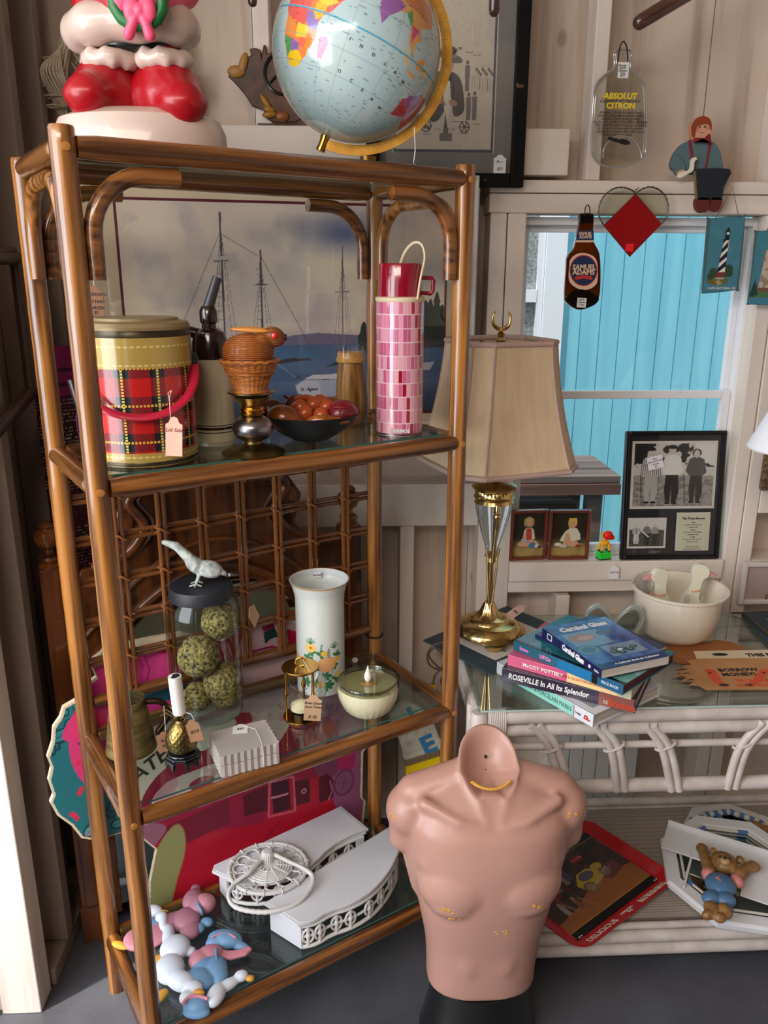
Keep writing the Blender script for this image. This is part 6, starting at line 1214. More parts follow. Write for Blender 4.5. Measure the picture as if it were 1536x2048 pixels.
TB('bottom_rear_rail', [(TX0+.018,TY1-.06,.145),(TX1-.018,TY1-.06,.145)], .012); TB('bottom_rear_rail', [(TX0+.018,TY1-.06,.118),(TX1-.018,TY1-.06,.118)], .014)
TB('bottom_side_rail', [(TX0,TY0+.018,.105),(TX0,TY1-.018,.105)], .015)
cv = Cv(130,40,1000,(150,136,126)); gx = np.mod(cv.X*1.6+np.floor(cv.Y*1.6*2)*.5,1); gy = np.mod(cv.Y*3.2,1); cv.put(((gx<.6)&(gy>.25)).astype(float),(188,176,164)); cv.put((gy<.2).astype(float),(112,98,90)); cv.put((gx>.82).astype(float),(120,106,98),.7)
SHZ = .127
cv.sheet('woven_shelf', vmat('woven_cane', .8, bump=(500,.4)), tb, lambda S_,T_: (TX0-TO.x+.02+S_*(TX1-TX0-.04), TY0-TO.y+T_*(TY1-TY0-.06), SHZ+0*S_))
mb = MB(); mb.bx(TX0+.02-TO.x,TY0-TO.y,.118,TX1-.02-TO.x,TY1-.06-TO.y,.1262); mb.build('shelf_backing', mat('cane_backing',(110,98,90),.9), tb, smooth=0)
TGZ = .7125
mb = MB(); mb.bx(TX0-.004-TO.x,TY0-.012-TO.y,.7075,TX1-.03-TO.x,TY1+.008-TO.y,TGZ); tg_ = mb.build('glass_top', glass('table_glass',(236,244,240),refl=1.3,base=.08), tb, smooth=0)
mb = MB(); mb.bx(TX0-TO.x,TY0-.0128-TO.y,.708,TX1-.04-TO.x,TY0-.0122-TO.y,.7120); mb.build('glass_edge', mat('pale_glass_edge',(176,196,188),.15), tg_, smooth=0)
TGZ += .0005
# ---- beaded board leaning under the table and the matted print under the lamp
mb = MB(); 
for i in range(6): mb.bx(-.125+i*.042,-.008,0,-.125+i*.042+.039,0,.60)
mb.bx(-.125,-.002,0,.125,.006,.60); mb.build('beaded_board', mat('white_beaded_board',(200,196,192),.6)); ob = bpy.data.objects['beaded_board']; ob.location = (.745,2.085,0); ob.rotation_euler = (0,0,0); tag(ob,'white grooved beaded board panel standing against the wall behind the table','board panel')
mp = thing('matted_print', 'dark teal matted print lying under the brass lamp on the table', 'print', (.395,1.895,TGZ), R(-50))
mp.location = ((.197+.60)/2, (1.698+2.095)/2, TGZ)
corn = [Vector((a,b,0))-Vector((mp.location.x,mp.location.y,0)) for a,b in ((.192,1.888),(.339,1.698),(.603,1.902),(.452,2.10))]
corn = [Rz(R(50)) @ c_ for c_ in corn]
mb = MB(); mb.prism([(c_.x,c_.y) for c_ in corn], .004); mb.build('mat_board', mat('dark_teal_mat',(50,66,74),.6), mp, smooth=0)
inn = [c_*.66 for c_ in corn]; mb = MB(); mb.prism([(c_.x,c_.y) for c_ in inn], .0006, None, .004); pp_ = mb.build('print_sheet', mat('print_paper',(206,198,190),.6), mp, smooth=0)
cc_ = [c_*.50 for c_ in corn]; mb = MB(); rgp = random.Random(5)
for i in range(34):
    t1,t2 = rgp.random(),rgp.random(); a = cc_[0].lerp(cc_[1],t1); b = cc_[3].lerp(cc_[2],t1); p = a.lerp(b,t2*.9); l_ = .012+.02*rgp.random(); an = rgp.uniform(-.9,.3); mb.prism([(p.x,p.y),(p.x+l_*cos(an),p.y+l_*sin(an)),(p.x+l_*cos(an)*.8,p.y+l_*sin(an)+.004)], .0003, None, .0047)
mb.build('ink_drawing', mat('charcoal_ink',(52,48,50),.7), pp_, smooth=0)
# ---- brass and crystal table lamp
LC = Vector((.362,1.895,TGZ+.0052)); lp = thing('table_lamp', 'tall brass and crystal table lamp with square bell fabric shade on the table', 'lamp', LC)
def lz(v, dy=0): return A(990,v,Y=LC.y+dy).z-LC.z
mb = MB(); RBs = pxr(66,LC); mb.lathe([(.001,.016),(RBs*.92,.016),(RBs,.020),(RBs*1.0,.028),(RBs*.95,.034),(RBs*.93,.036),(RBs*.86,.044),(RBs*.78,.047),(RBs*.60,.050),(RBs*.56,.056),(RBs*.5,.060),(RBs*.46,.060),(RBs*.30,.070),(RBs*.20,.090),(RBs*.16,.100),(.001,.1)],64,wob=lambda a,z:1+(.035*cos(a*28) if .058<z<.092 else 0)); mb.build('base', mat('polished_brass',(236,206,146),.2,1,noi=7,c2=(206,170,104)), lp)
BRP = mat('polished_brass',()); 
for i in range(4):
    a = -pi/2+i*pi/2; mb = MB(); P=[]
    rings=[]
    for j in range(9):
        t=j/8; w_=.030*(1-t)**.7+.004; rings.append([( (w_*sin(2*pi*k/24)*(1+.10*cos(k*6*pi/12*1.0))), -RBs*(.98+.05*sin(t*pi)) -.010*cos(2*pi*k/24)*(1-t*.5), .026-.026*t) for k in range(24)])
    mb.loft(rings); mb.build('shell_foot', BRP, lp, smooth=60); bpy.data.objects[-1].rotation_euler = (0,0,a+pi/2) if False else bpy.data.objects[-1].rotation_euler
    [o for o in lp.children][-1].rotation_euler = (0,0,a+pi/2)
zu0, zu1, zu2 = lz(1108), lz(1000), lz(967)
mb = MB(); mb.tube([(0,0,.09),(0,0,zu0)],.0075,14); mb.build('stem', BRP, lp)
for s in (-1,1): mb = MB(); mb.tube(spline([(s*.004,-.012,.095),(s*.012,-.014,.2),(s*.012,-.014,zu0-.01),(s*.016,-.016,zu0+.02)],6),.003,8); mb.build('side_rod', BRP, lp)
mb = MB(); mb.lathe([(.006,zu0-.022),(.014,zu0-.018),(.010,zu0-.010),(.018,zu0-.004),(.012,zu0+.004),(.001,zu0+.006)],24); mb.build('collar', BRP, lp)
mb = MB(); ru = pxr(37,LC,.45); mb.lathe([(.012,zu0),(.016,zu0+.02),(ru*.55,zu0+(zu1-zu0)*.35),(ru*.85,zu0+(zu1-zu0)*.7),(ru,zu1-.01),(ru,zu1)],72,wob=lambda a,z:1+.05*cos(a*18)); mb.build('crystal_urn', glass('cut_crystal',(226,230,232),refl=1.6,base=.12,rough=.04), lp)
mb = MB(); mb.tube(spline([(0,-.020,zu0-.015),(.004,-.028,zu0+.08),(0,-ru-.004,zu1-.03),(0,-ru-.004,zu1)],6),[.0055]*19,10); 
mb.ell((0,-ru-.006,zu1-.028),.010,None,14,10); mb.build('front_bracket', BRP, lp)
mb = MB(); mb.lathe([(ru*.3,zu1-.006),(ru*1.08,zu1-.004),(ru*1.0,zu1+.004),(ru*1.12,zu1+.010),(ru*1.02,zu1+.016),(ru*1.02,zu1+.026),(ru*1.18,zu1+.030),(ru*1.24,zu1+.036),(ru*.9,zu1+.042),(.008,zu1+.048),(.006,zu1+.1)],72,wob=lambda a,z:1+(.02*cos(a*36) if zu1+.014<z<zu1+.028 else 0)); mb.build('cap', BRP, lp)
TH = R(18); WB_, WT_ = .315, .215; zb_, zt_ = A(1040,958,Y=LC.y-.16).z-LC.z, A(1030,686,Y=LC.y-.11).z-LC.z
def octa(w, c_): h = w/2; k_ = h-c_; return [(-k_,-h),(k_,-h),(h,-k_),(h,k_),(k_,h),(-k_,h),(-h,k_),(-h,-k_)]
def wat(t): return WT_+(WB_-WT_)*((1-t)**2.0*.62+(1-t)*.38)
rings = []
for i in range(17):
    t = i/16; w_ = wat(t); rings.append([(x,y,zb_+(zt_-zb_)*t) for x,y in octa(w_, .012+.035*w_/WB_)])
mb = MB(); mb.loft(rings, cap=False, M=Rz(TH)); shd = mb.build('shade', mat('beige_silk_shade',(212,186,154),.8,noi=70,c2=(202,174,142),stretch=(1,1,.04)), lp, smooth=25, mods=[('SOLIDIFY',dict(thickness=.0015))])
SHM = mat('shade_trim',(182,154,142),.8)
mb = MB()
for idx in (0,-1): 
    rg = rings[idx]; pts = [Rz(TH)@Vector(p) for p in rg]
    mb = MB(); mb.tube([p+Vector((0,0,.004 if idx==0 else -.004)) for p in pts], .0065, 8, closed=True); mb.build('edge_trim', SHM, shd)

for k_ in range(8): mb = MB(); mb.tube([Rz(TH)@Vector(rings[i][k_]) for i in range(17)], .0028, 6); mb.build('seam', SHM, shd)
mb = MB(); mb.tube([(0,0,zu1+.06),(0,0,zt_+.012)],.004,8); 
for a in (0,pi/2): mb.tube([Rz(TH+a)@Vector((-.105,0,zt_-.012)),Vector((0,0,zt_-.016)),Rz(TH+a)@Vector((.105,0,zt_-.012))],.0015,6)
mb.build('harp', BRASSD, lp)
mb = MB(); zf = zt_-.012; mb.lathe([(.001,zf),(.010,zf),(.012,zf+.010),(.007,zf+.016),(.009,zf+.026),(.004,zf+.030),(.012,zf+.036),(.001,zf+.040)],20)
mb.tube([(.021*cos(a),0,zf+.058+.023*sin(a)) for a in [R(130+i*280/20) for i in range(21)]],[.0015+.0038*sin(pi*i/20)**.7 for i in range(21)],10); mb.build('crescent_finial', BRP, lp)
# tag on the lamp base
tq = A(1032,1262,Y=LC.y-.02); price_tag('pinkish price tag lying on the round brass lamp base', frame(LC+Vector((.052,-.012,.064)),(.55,-.75,-.30),(.6,.35,.25)), .024,.052,mat('rose_card',(176,140,128),.8),None,(('$85',.010,.4),))
# lamp cord with yellow plug hanging beside the table
pc = lambda u,v: A(u,v,Y=1.80)
mb = MB(); P = spline([pc(905,1282),pc(872,1288),pc(856,1305),(pc(858,1328)),pc(878,1338),pc(890,1318),pc(870,1296),pc(858,1312),pc(876,1334),pc(888,1345),pc(882,1362),pc(890,1380),pc(899,1372),pc(894,1335),pc(872,1348),pc(866,1368)],6); o0 = P[0]
cdn = thing('lamp_cord', 'brown looped lamp cord with ochre plug hanging off the left edge of the table', 'cord', o0); mb.tube([p-o0 for p in P],.0024,8); mb.build('cord', mat('brown_cord',(74,56,44),.5), cdn)
mb = MB(); p1 = P[-1]-o0; mb.box((p1.x,p1.y,p1.z-.010),(.016,.010,.020)); mb.box((p1.x,p1.y,p1.z-.026),(.024,.012,.016)); mb.bx(p1.x-.008,p1.y-.001,p1.z-.046,p1.x-.005,p1.y+.001,p1.z-.03); mb.bx(p1.x+.005,p1.y-.001,p1.z-.046,p1.x+.008,p1.y+.001,p1.z-.03); mb.build('plug', mat('ochre_plug',(176,120,20),.4), cdn, bevel=.002)
# ---- books
PAGE = mat('book_pages',(206,196,184),.85,noi=300,c2=(176,166,156),stretch=(.02,.02,1))
_grp = 'collector books stacked on the table'
def book(label, p0, p1, z0, th, wid, cover, hard=True, spine=None, pages=PAGE, top=None):
    a = A(*p0,Z=z0); b = A(*p1,Z=z0); d = (b-a); L = d.length; ang = math.atan2(d.y,d.x)   # local x along the spine, y away from the spine
    t = thing('book', label, 'book', a, ang, _grp); t.location.z = z0
    cm = mat('cover_'+label[:14], cover, .22, coat=.5); c_ = .0028 if hard else .001; ov = .004 if hard else 0
    mb = MB(); mb.bx(0,0,0,L,wid,c_); mb.bx(0,0,th-c_,L,wid,th); mb.bx(0,-.0005,0,L,c_,th); mb.build('cover', cm, t, smooth=0, bevel=.0008)
    mb = MB(); mb.bx(ov,c_,c_,L-ov,wid-ov,th-c_); mb.build('pages', pages, t, smooth=0)
    return t, L, cm
SPN = lambda x, z, y=-.0009: T(x,y,z)@UP
def band(t, x0, x1, z0, z1, c, nm, y=-.0008): mb = MB(); mb.bx(x0,y-.0003,z0,x1,y,z1); return mb.build('spine_band', mat(nm,c,.25,coat=.4), t, smooth=0)
z = TGZ
t,L,_ = book('thick mint and white marks guide at the bottom of the book stack',(993,1346),(1185,1455),z,.030,.226,(214,216,222)); band(t,.055,L-.052,.001,.029,(140,206,190),'mint_spine'); band(t,L-.0535,L-.051,.001,.029,(176,120,130),'rose_line',-.0011)
text('POTTERY & PORCELAIN MARKS',.0155,mat('grey_print',(60,84,84),.5),t,SPN((.055+L-.052)/2+.006,.015,-.0012),'lettering',sx=.74); text('p',.022,REDP,t,SPN(L-.020,.015,-.0012)@Rz(pi/2)@T(0,0,0),'emblem',bold=.0008); text('Lange',.007,INK,t,SPN(L-.040,.015,-.0012),'lettering')
mb = MB(); mb.bx(L-.075,.02,.0301,L-.02,.10,.0303); mb.build('cover_panel', mat('cover_grey',(150,156,160),.4), t, smooth=0)
z += .0305
t,L,_ = book('dark purple black book titled roseville, second from the bottom of the stack',(1003,1361),(1270,1427),z,.032,.222,(50,42,58)); 
text('ROSEVILLE In All Its Splendor',.0185,CARDW,t,SPN(L*.36,.016,-.0012),'lettering',shear=.12,bold=.0004,sx=.80); band(t,L*.74,L-.004,.001,.031,(128,70,60),'bonin_band'); text('Bomm',.022,mat('rust_print',(176,60,34),.5),t,SPN(L*.90,.011,-.0013),'lettering',bold=.001); text('10',.012,CARDW,t,SPN(L*.79,.010,-.0013),'lettering')
z += .0325
t,L,_ = book('pink to yellow pottery guide, third from the bottom of the stack',(1015,1330),(1262,1400),z,.026,.215,(206,88,124),False); band(t,L*.5,L-.03,.0005,.0255,(232,196,140),'yellow_fade'); band(t,L-.03,L,.0005,.0255,(180,176,150),'grey_end')
text('McCOY POTTERY',.012,CARDW,t,SPN(L*.30,.012,-.0013),'lettering',bold=.0003); text("VOLUME II, COLLECTOR'S REFERENCE & VALUE GUIDE",.0075,mat('rust_print',()),t,SPN(L*.68,.012,-.0014),'lettering',sx=.8)
z += .0265
t,L,_ = book('teal hardback of unexplained sightings with dark red page edges under the blue paperback',(1027,1300),(1245,1391),z,.024,.216,(36,92,112),pages=mat('maroon_pages',(90,30,30),.7))
text('Estate',.010,mat('pink_print',(220,130,190),.5),t,SPN(.030,.012,-.0012),'lettering',bold=.0003); text('UFOs',.0125,mat('pink_print',()),t,SPN(.088,.012,-.0012),'lettering',bold=.0005); band(t,.12,L-.075,.001,.023,(20,110,160),'bright_blue_band'); band(t,L-.073,L-.06,.001,.023,(14,16,20),'black_band'); band(t,L-.060,L-.005,.001,.023,(24,90,130),'deep_blue_band'); text('PRICE BOOK',.009,CARDW,t,SPN(L-.03,.012,-.0014),'lettering',sx=.8)
cv = Cv(100,77,170,(40,104,116)); n1_ = cv.nz(10,8,5); cv.put(np.clip((n1_-.45)*4,0,1),(60,140,150),.7); cv.el(30,50,18,7,(186,130,130),1,-.3); cv.el(30,50,12,3,(120,50,60),1,-.3); cv.el(80,20,30,16,(160,196,190)); cv.el(86,12,20,10,(110,170,160)); cv.rect(0,0,100,3,(14,30,40))
cv.sheet('cover_picture', vmat('glossy_cover', .2, coat=.6), t, lambda S_,T_: (S_*L, .003+T_*.212, .0243+0*S_))
z += .0248
t,L_,_ = book('thin navy booklet poking out behind the blue carnival glass book',(1070,1272),(1190,1352),z,.006,.195,(34,30,84),False); t.rotation_euler.z += .16
z += .0063
t,L,_ = book('blue paperback titled carnival glass on top of the book stack',(1084,1272),(1202,1358),z,.020,.172,(30,32,76),False)
cv = Cv(172,216,260,(54,74,130)); n1_ = cv.nz(8,10,9); cv.put(np.clip((n1_-.4)*3,0,1),(92,130,190),.7); cv.rect(16,96,108,168,(120,140,164)); cv.rect(62,40,150,90,(126,144,166)); cv.el(52,140,34,18,(156,110,100)); cv.el(60,138,20,10,(186,140,120)); cv.el(30,84,26,22,(70,100,120)); 
for i in range(14): a=i*2*pi/14; cv.el(30+20*cos(a),84+16*sin(a),4,3,(110,140,150))
for x,y in ((76,58),(92,50),(104,64),(118,56),(88,70),(132,66)): cv.el(x,y,10,7,(40,60,70)); cv.el(x,y+2,6,3,(110,140,144))
cv.el(96,64,6,5,(220,232,236)); cv.el(118,146,22,14,(84,84,110)); cv.el(140,110,8,8,(60,60,90)); cv.rect(0,0,172,22,(36,38,92)); cv.put(np.clip((cv.X-120)/50,0,1)*np.clip((cv.Y-90)/60,0,1),(140,176,226),.7)
cvf = lambda S_,T_: (L-.0008-T_*(L-.0016), S_*.172, .0203+0*S_); ob = cv.sheet('cover_picture', vmat('glossy_cover',), t, cvf); 
FT = lambda x, y: T(x,y,.0206)@Rz(pi/2)
text('Carnival Glass',.027,CARDW,t,FT(.030,.090),'lettering',bold=.0009,sx=.80); text('A Collector Book for Collectors',.0085,CARDW,t,FT(L-.012,.098),'lettering',shear=.2); text('CARNIVAL',.007,mat('grey_blue_print',(120,140,180),.5),t,FT(.012,.060),'lettering')
text('Carnival Glass',.0175,CARDW,t,SPN(L*.55,.010,-.0010),'lettering',bold=.0009,sx=.78); text('Schiffer',.0075,CARDW,t,SPN(L*.93,.010,-.0010),'lettering',sx=.7); mb = MB(); ring(mb,.022,.040,.003,.017,-.0014,-.0006,.0015); mb.build('spine_emblem', CARDW, t, smooth=0)
mb = MB(); mb.lathe([(.001,0),(.004,0),(.004,.0004),(.001,.0004)],16,T(L*.82,-.0006,.010)@Rx(pi/2)); mb.build('spine_emblem', CARDW, t)
# ---- clear glass butterfly dish
c = A(1228,1262,Z=TGZ); c = Vector((.680,1.86,TGZ)); k = pxr(1,c)
gb_ = thing('glass_dish', 'thick clear glass heart-lobed dish standing between books and milk glass bowl', 'glass dish', c, R(-8)); gb_.scale = (.86,.9,.98)
CGL = mat('thick_clear_glass',(240,244,244),.05,trans=.8,ior=1.45,coat=1)
for s in (-1,1):
    P = spline([(s*.003,0,.055),(s*.020,0,.082),(s*.045,-.002,.103),(s*.070,-.002,.098),(s*.080,0,.070),(s*.066,0,.036),(s*.040,0,.012),(s*.010,0,.004)],5)
    mb = MB(); mb.tube(P,[.0035+.0045*sin(pi*i/(len(P)-1)) for i in range(len(P))],12); mb.build('thick_rim', CGL, gb_)
    mb = MB(); S2 = [(p.x,p.z) for p in P]; mb.prism(S2, .003, T(0,.0015,0)@UP); mb.build('lobe', glass('dish_glass',(226,230,228),refl=1.5,base=.12,rough=.05), gb_)
mb = MB(); mb.lathe([(.001,0),(.040,0),(.044,.004),(.018,.014),(.012,.030),(.015,.050),(.001,.052)],32); mb.build('stem_foot', CGL, gb_)
# ---- milk glass bowl with wooden geese
c = Vector((.862,1.905,TGZ)); RM = pxr(90,c,.09); HM = A(1352,1212,Y=c.y-RM).z-c.z+.004
mg = thing('milk_glass_bowl', 'large cream milk glass bowl holding wooden geese on the table', 'bowl', c)
mb = MB(); mb.lathe([(.001,0),(RM*.58,0),(RM*.66,.004),(RM*.80,.022),(RM*.93,HM*.6),(RM*.96,HM*.92),(RM*1.03,HM*.96),(RM*1.03,HM),(RM*.97,HM),(RM*.90,HM*.6),(RM*.76,.026),(RM*.5,.010),(.001,.009)],64); mb.build('body', mat('milk_glass',(226,214,196),.2,coat=.6,sss=.15), mg)
GW = mat('painted_goose_white',(218,212,188),.6); PKB = mat('pink_bill',(206,140,140),.6)
def goose_cut(label, P, bill, off, rz, eye, wing):
    t = thing('wooden_goose', label, 'goose ornament', c+Vector(off), rz, 'wooden geese in the milk glass bowl'); t.scale = (1.15,1.15,1.15)
    mb = MB(); mb.prism(sp2(P,4), .016, UP@T(0,0,-.007)); mb.build('body', GW, t, bevel=.001)
    mb = MB(); mb.prism(bill, .010, UP@T(0,0,-.005)); mb.build('bill', PKB, t, bevel=.001)
    mb = MB(); mb.ball((eye[0],-.0078,eye[1]),(.002,.0008,.003)); mb.build('eye', INK, t)
    mb = MB(); mb.prism(sp2(wing,4), .004, T(0,-.0075,0)@UP); mb.build('wing', mat('pale_wing',(224,222,206),.6), t)
    mb = MB(); mb.tube([(.0135*cos(a),.012*sin(a),eye[1]-.048+.002*cos(a)) for a in [i*pi/6 for i in range(12)]],.0016,6,closed=True); mb.build('neck_cord', mat('peach_cord',(220,150,120),.8), t)
gp1 = [(-.024,0),(-.029,.022),(-.020,.042),(-.011,.060),(-.011,.084),(-.015,.104),(-.024,.110),(-.027,.122),(-.016,.136),(.002,.136),(.011,.122),(.009,.100),(.012,.080),(.023,.060),(.030,.035),(.028,.010),(.020,0)]
goose_cut('wooden goose at the left of the milk glass bowl, bill pointing left', gp1, [(-.022,.127),(-.046,.112),(-.020,.110)], (-.048,.005,.028), R(6), (-.010,.124), [(.022,.006),(.026,.030),(.012,.050),(-.008,.036),(-.004,.010)])
gp2 = [(-x,y*1.06) for x,y in gp1][::-1]
goose_cut('tall wooden goose with pink bill at the right of the milk glass bowl', gp2, [(.020,.118),(.046,.118),(.022,.134)], (.044,.008,.028), R(-8), (.010,.131), [(-.022,.006),(-.026,.032),(-.012,.053),(.008,.038),(.004,.010)])
t = thing('wooden_goose','low wooden goose body in the middle of the milk glass bowl','goose ornament',c+Vector((-.004,-.040,.028)),R(10),'wooden geese in the milk glass bowl'); mb = MB(); mb.prism(sp2([(-.026,0),(-.012,.025),(.008,.046),(.016,.060),(.022,.040),(.024,.012),(.014,0)],4), .012, UP@T(0,0,-.006)); mb.build('body', GW, t, bevel=.001)
CEL = glass('bright_cellophane',(255,255,255),refl=2,base=.34,rough=.3); rgp = random.Random(9)
for lb,off,sz,n in (('crinkled cellophane twist at the left of the milk glass bowl',(-.088,.02,.090),(.032,.02,.060),9),('bright cellophane bunch in the middle of the milk glass bowl',(.022,-.035,.045),(.028,.022,.075),9)):
    t = thing('cellophane_twist', lb, 'wrapper', c+Vector(off)); mb = MB()
    for i in range(n):
        a = rgp.uniform(0,2*pi); P = [(0,0,-.01+.004*rgp.random())]+[(sz[0]*cos(a+rgp.uniform(-.5,.5))*j/3, sz[1]*sin(a)*j/3, sz[2]*j/3*rgp.uniform(.7,1.1)) for j in (1,2,3)]
        w_ = .010; V = []; 
        for p in P: V += [(p[0]-w_*sin(a)*rgp.uniform(.5,1.3),p[1]+w_*cos(a),p[2]),(p[0]+w_*sin(a),p[1]-w_*cos(a)*rgp.uniform(.5,1.3),p[2]+.002)]
        mb.add(V,[(2*j,2*j+1,2*j+3,2*j+2) for j in range(3)])
    mb.build('film', CEL, t, smooth=0)
t = thing('paper_shreds','white curly paper shreds heaped in the milk glass bowl','shreds',c+Vector((.022,-.045,.030))); t['kind'] = 'stuff'
mb = MB()
for i in range(70):
    a = rgp.uniform(0,6.28); p = Vector((rgp.uniform(-.035,.04),rgp.uniform(-.02,.05),rgp.uniform(0,.03))); P = [p+Vector((.012*cos(a+j*.9)*j*.5,.012*sin(a+j*.9)*j*.4,.008*j*rgp.uniform(.2,1))) for j in range(5)]; mb.tube(P,.0011,4)
o_ = mb.build('shred_pile', mat('white_shreds',(236,230,214),.7), t); o_['kind'] = 'stuff'
# ---- brown card signs
def card(label, P, m, th, z, draw=None):
    pts = [A(u,v,Z=z) for u,v in P]; o = sum(pts,Vector())/len(pts); t = thing('card_sign', label, 'card sign', (o.x,o.y,z), 0, 'novelty card signs on the glass top'); mb = MB(); mb.prism([(p.x-o.x,p.y-o.y) for p in pts], th); mb.build('card', m, t, smooth=0); return t, o
BRC = mat('kraft_card',(196,146,98),.7,noi=9,c2=(178,124,76)); BRC2 = mat('dark_kraft_card',(160,102,58),.7,noi=9,c2=(140,84,44)); LTC = mat('pale_card',(220,202,172),.7)
t,o = card('dark brown shaped card lying furthest back among the card signs',[(1312,1298),(1345,1290),(1395,1288),(1430,1280),(1462,1284),(1490,1296),(1520,1312),(1510,1330),(1420,1335),(1340,1325)],BRC2,.0012,TGZ)
t,o = card('pale card strip reading this p between the two brown card signs',[(1387,1303),(1620,1298),(1620,1345),(1405,1345)],LTC,.0010,TGZ+.0016)
tp = A(1517,1310,Z=TGZ+.003); text('THIS P',.022,INK,t,T(tp.x-o.x,tp.y-o.y,.0014),'lettering',al='LEFT' if False else 'CENTER',bold=.0008)
mb = MB(); p = A(1440,1311,Z=TGZ)-o; mb.ball((p.x,p.y,.0014),(.020,.008,.0004)); mb.build('eye_drawing', INK, t)
t,o = card('brown card sign reading borrow money with red figures, frayed left edge',[(1340,1352),(1365,1349),(1352,1342),(1378,1340),(1362,1333),(1384,1330),(1372,1322),(1400,1318),(1640,1316),(1640,1378),(1412,1380),(1398,1372),(1378,1370),(1390,1364),(1362,1362),(1375,1356)],BRC,.0012,TGZ+.0032)
P_ = lambda u,v: A(u,v,Z=TGZ+.0045)-Vector((o.x,o.y,TGZ+.0032))
for s,u,v,sz,m in (('BORROW',1476,1340,.0195,INK),('MONEY!',1478,1349,.0195,INK),('TROUBLE',1505,1362,.017,mat('orange_print',(206,84,50),.6)),('WILL FOLLOW',1512,1371,.012,mat('orange_print',()))): p = P_(u,v); text(s,sz*1.12,m,t,T(p.x,p.y,.0016),'lettering',bold=.0006)
OR_ = mat('orange_print',())
for (u0,s) in ((1418,1),(1530,-1)):
    mb = MB(); pts = [P_(u,v) for u,v in ((u0-10*s,1338),(u0+12*s,1340),(u0+20*s,1352),(u0+28*s,1364),(u0+38*s,1372),(u0+24*s,1373),(u0+8*s,1364),(u0-2*s,1352))]; mb.prism([(p.x,p.y) for p in pts], .0003, None, .0013); fg = mb.build('figure', OR_, t, smooth=0)
    mb = MB(); p = P_(u0+2*s,1346); mb.ball((p.x,p.y,.0017),(.004,.004,.0003)); p = P_(u0+30*s,1370); mb.ball((p.x,p.y,.0017),(.012,.006,.0003)); mb.build('figure_shading', INK, fg)
for i,(u,v) in enumerate(((1360,1340),(1372,1347),(1362,1354),(1380,1360))):
    mb = MB(); p = P_(u,v); mb.prism([(p.x-.012,p.y-.002),(p.x+.012,p.y),(p.x+.004,p.y+.004)], .0004, None, .0013); mb.build('torn_mark', mat('burnt_mark',(60,34,22),.8), t, smooth=0)
# dark matted print with cord at the right edge
pts = [(1483,1232),(1560,1228),(1640,1300),(1570,1300),(1536,1290)]
Pm = [A(u,v,Z=TGZ) for u,v in pts]; o = sum(Pm,Vector())/5
t = thing('matted_print','dark matted print cut off by the right edge of the table top','print',(o.x,o.y,TGZ)); mb = MB(); mb.prism([(p.x-o.x,p.y-o.y) for p in Pm], .012); mb.build('mat_board', mat('dark_teal_mat',()), t, smooth=0)
mb = MB(); mb.prism([((p.x-o.x)*.6+.03,(p.y-o.y)*.6) for p in Pm], .0005, None, .0121); mb.build('print_sheet', mat('print_paper',()), t, smooth=0)
P = spline([A(1462,1226,Z=TGZ+.004),A(1490,1228,Z=TGZ+.010),A(1512,1248,Z=TGZ+.016),A(1545,1272,Z=TGZ+.017),A(1590,1290,Z=TGZ+.017)],6); o0=P[0]
cd2 = MB().tube([p-o0 for p in P],.0032,8).build('loose_cord', mat('brown_cord',())); cd2.location = o0; tag(cd2,'loose brown cord lying over the dark print at the right edge','cord')
# white framed picture leaning at the right behind the table
FY = 2.105; o = A(1580,1238,Y=FY); wf_ = thing('framed_picture','wide white framed pinkish picture leaning on the wall right of the window',
 'picture',(A(1468,1238,Y=FY).x+.21,FY,TZ+.002)); Hf = A(1476,1122,Y=FY).z-wf_.location.z
pframe(wf_, .42, Hf, .014, .016, mat('white_frame',()), y1=0); mb = MB(); mb.bx(-.196,-.006,.014,.196,-.003,Hf-.014); mb.build('picture', mat('dusty_pink_paper',(178,156,150),.5,noi=4,c2=(160,132,126)), wf_, smooth=0)
mb = MB(); P = [(-.10+.03*cos(a)*1.0,-.0085,.030+.018*sin(a*1.3)) for a in [i*.5 for i in range(20)]]; mb.tube(P,.0016,6); mb.build('twig_drawing', mat('twig_brown',(120,92,60),.7), wf_)
# ---- window sill things
SZ_ = SILLZ+.0005
def cframe(label, u0, u1, vt, vb, ang, fig):
    Yq = 2.135; a = A(u0,vb,Y=Yq); b = A(u1,vb,Y=Yq); w_ = (b.x-a.x)/cos(ang); t = thing('framed_child_portrait', label, 'picture', ((a.x+b.x)/2,Yq+.01,SZ_), ang, 'small framed portraits on the window sill'); h_ = A(u0,vt,Y=Yq).z-SZ_
    pframe(t, w_, h_, .009, .018, mat('mahogany_frame',(112,50,34),.25,coat=.6))
    cv = Cv(80,104,170,(46,38,26)); cv.put(np.clip((46-cv.Y)/30,0,1),(168,140,84)); cv.put(np.clip((cv.nz(5,6,3)-.5)*2,0,1),(30,26,18),.5); fig(cv)
    cv.sheet('painting', vmat('portrait_print',.4), t, None, w_-.016, h_-.016, M=T(0,0,.008), y=-.006)
    return t
SKT = (206,156,120)
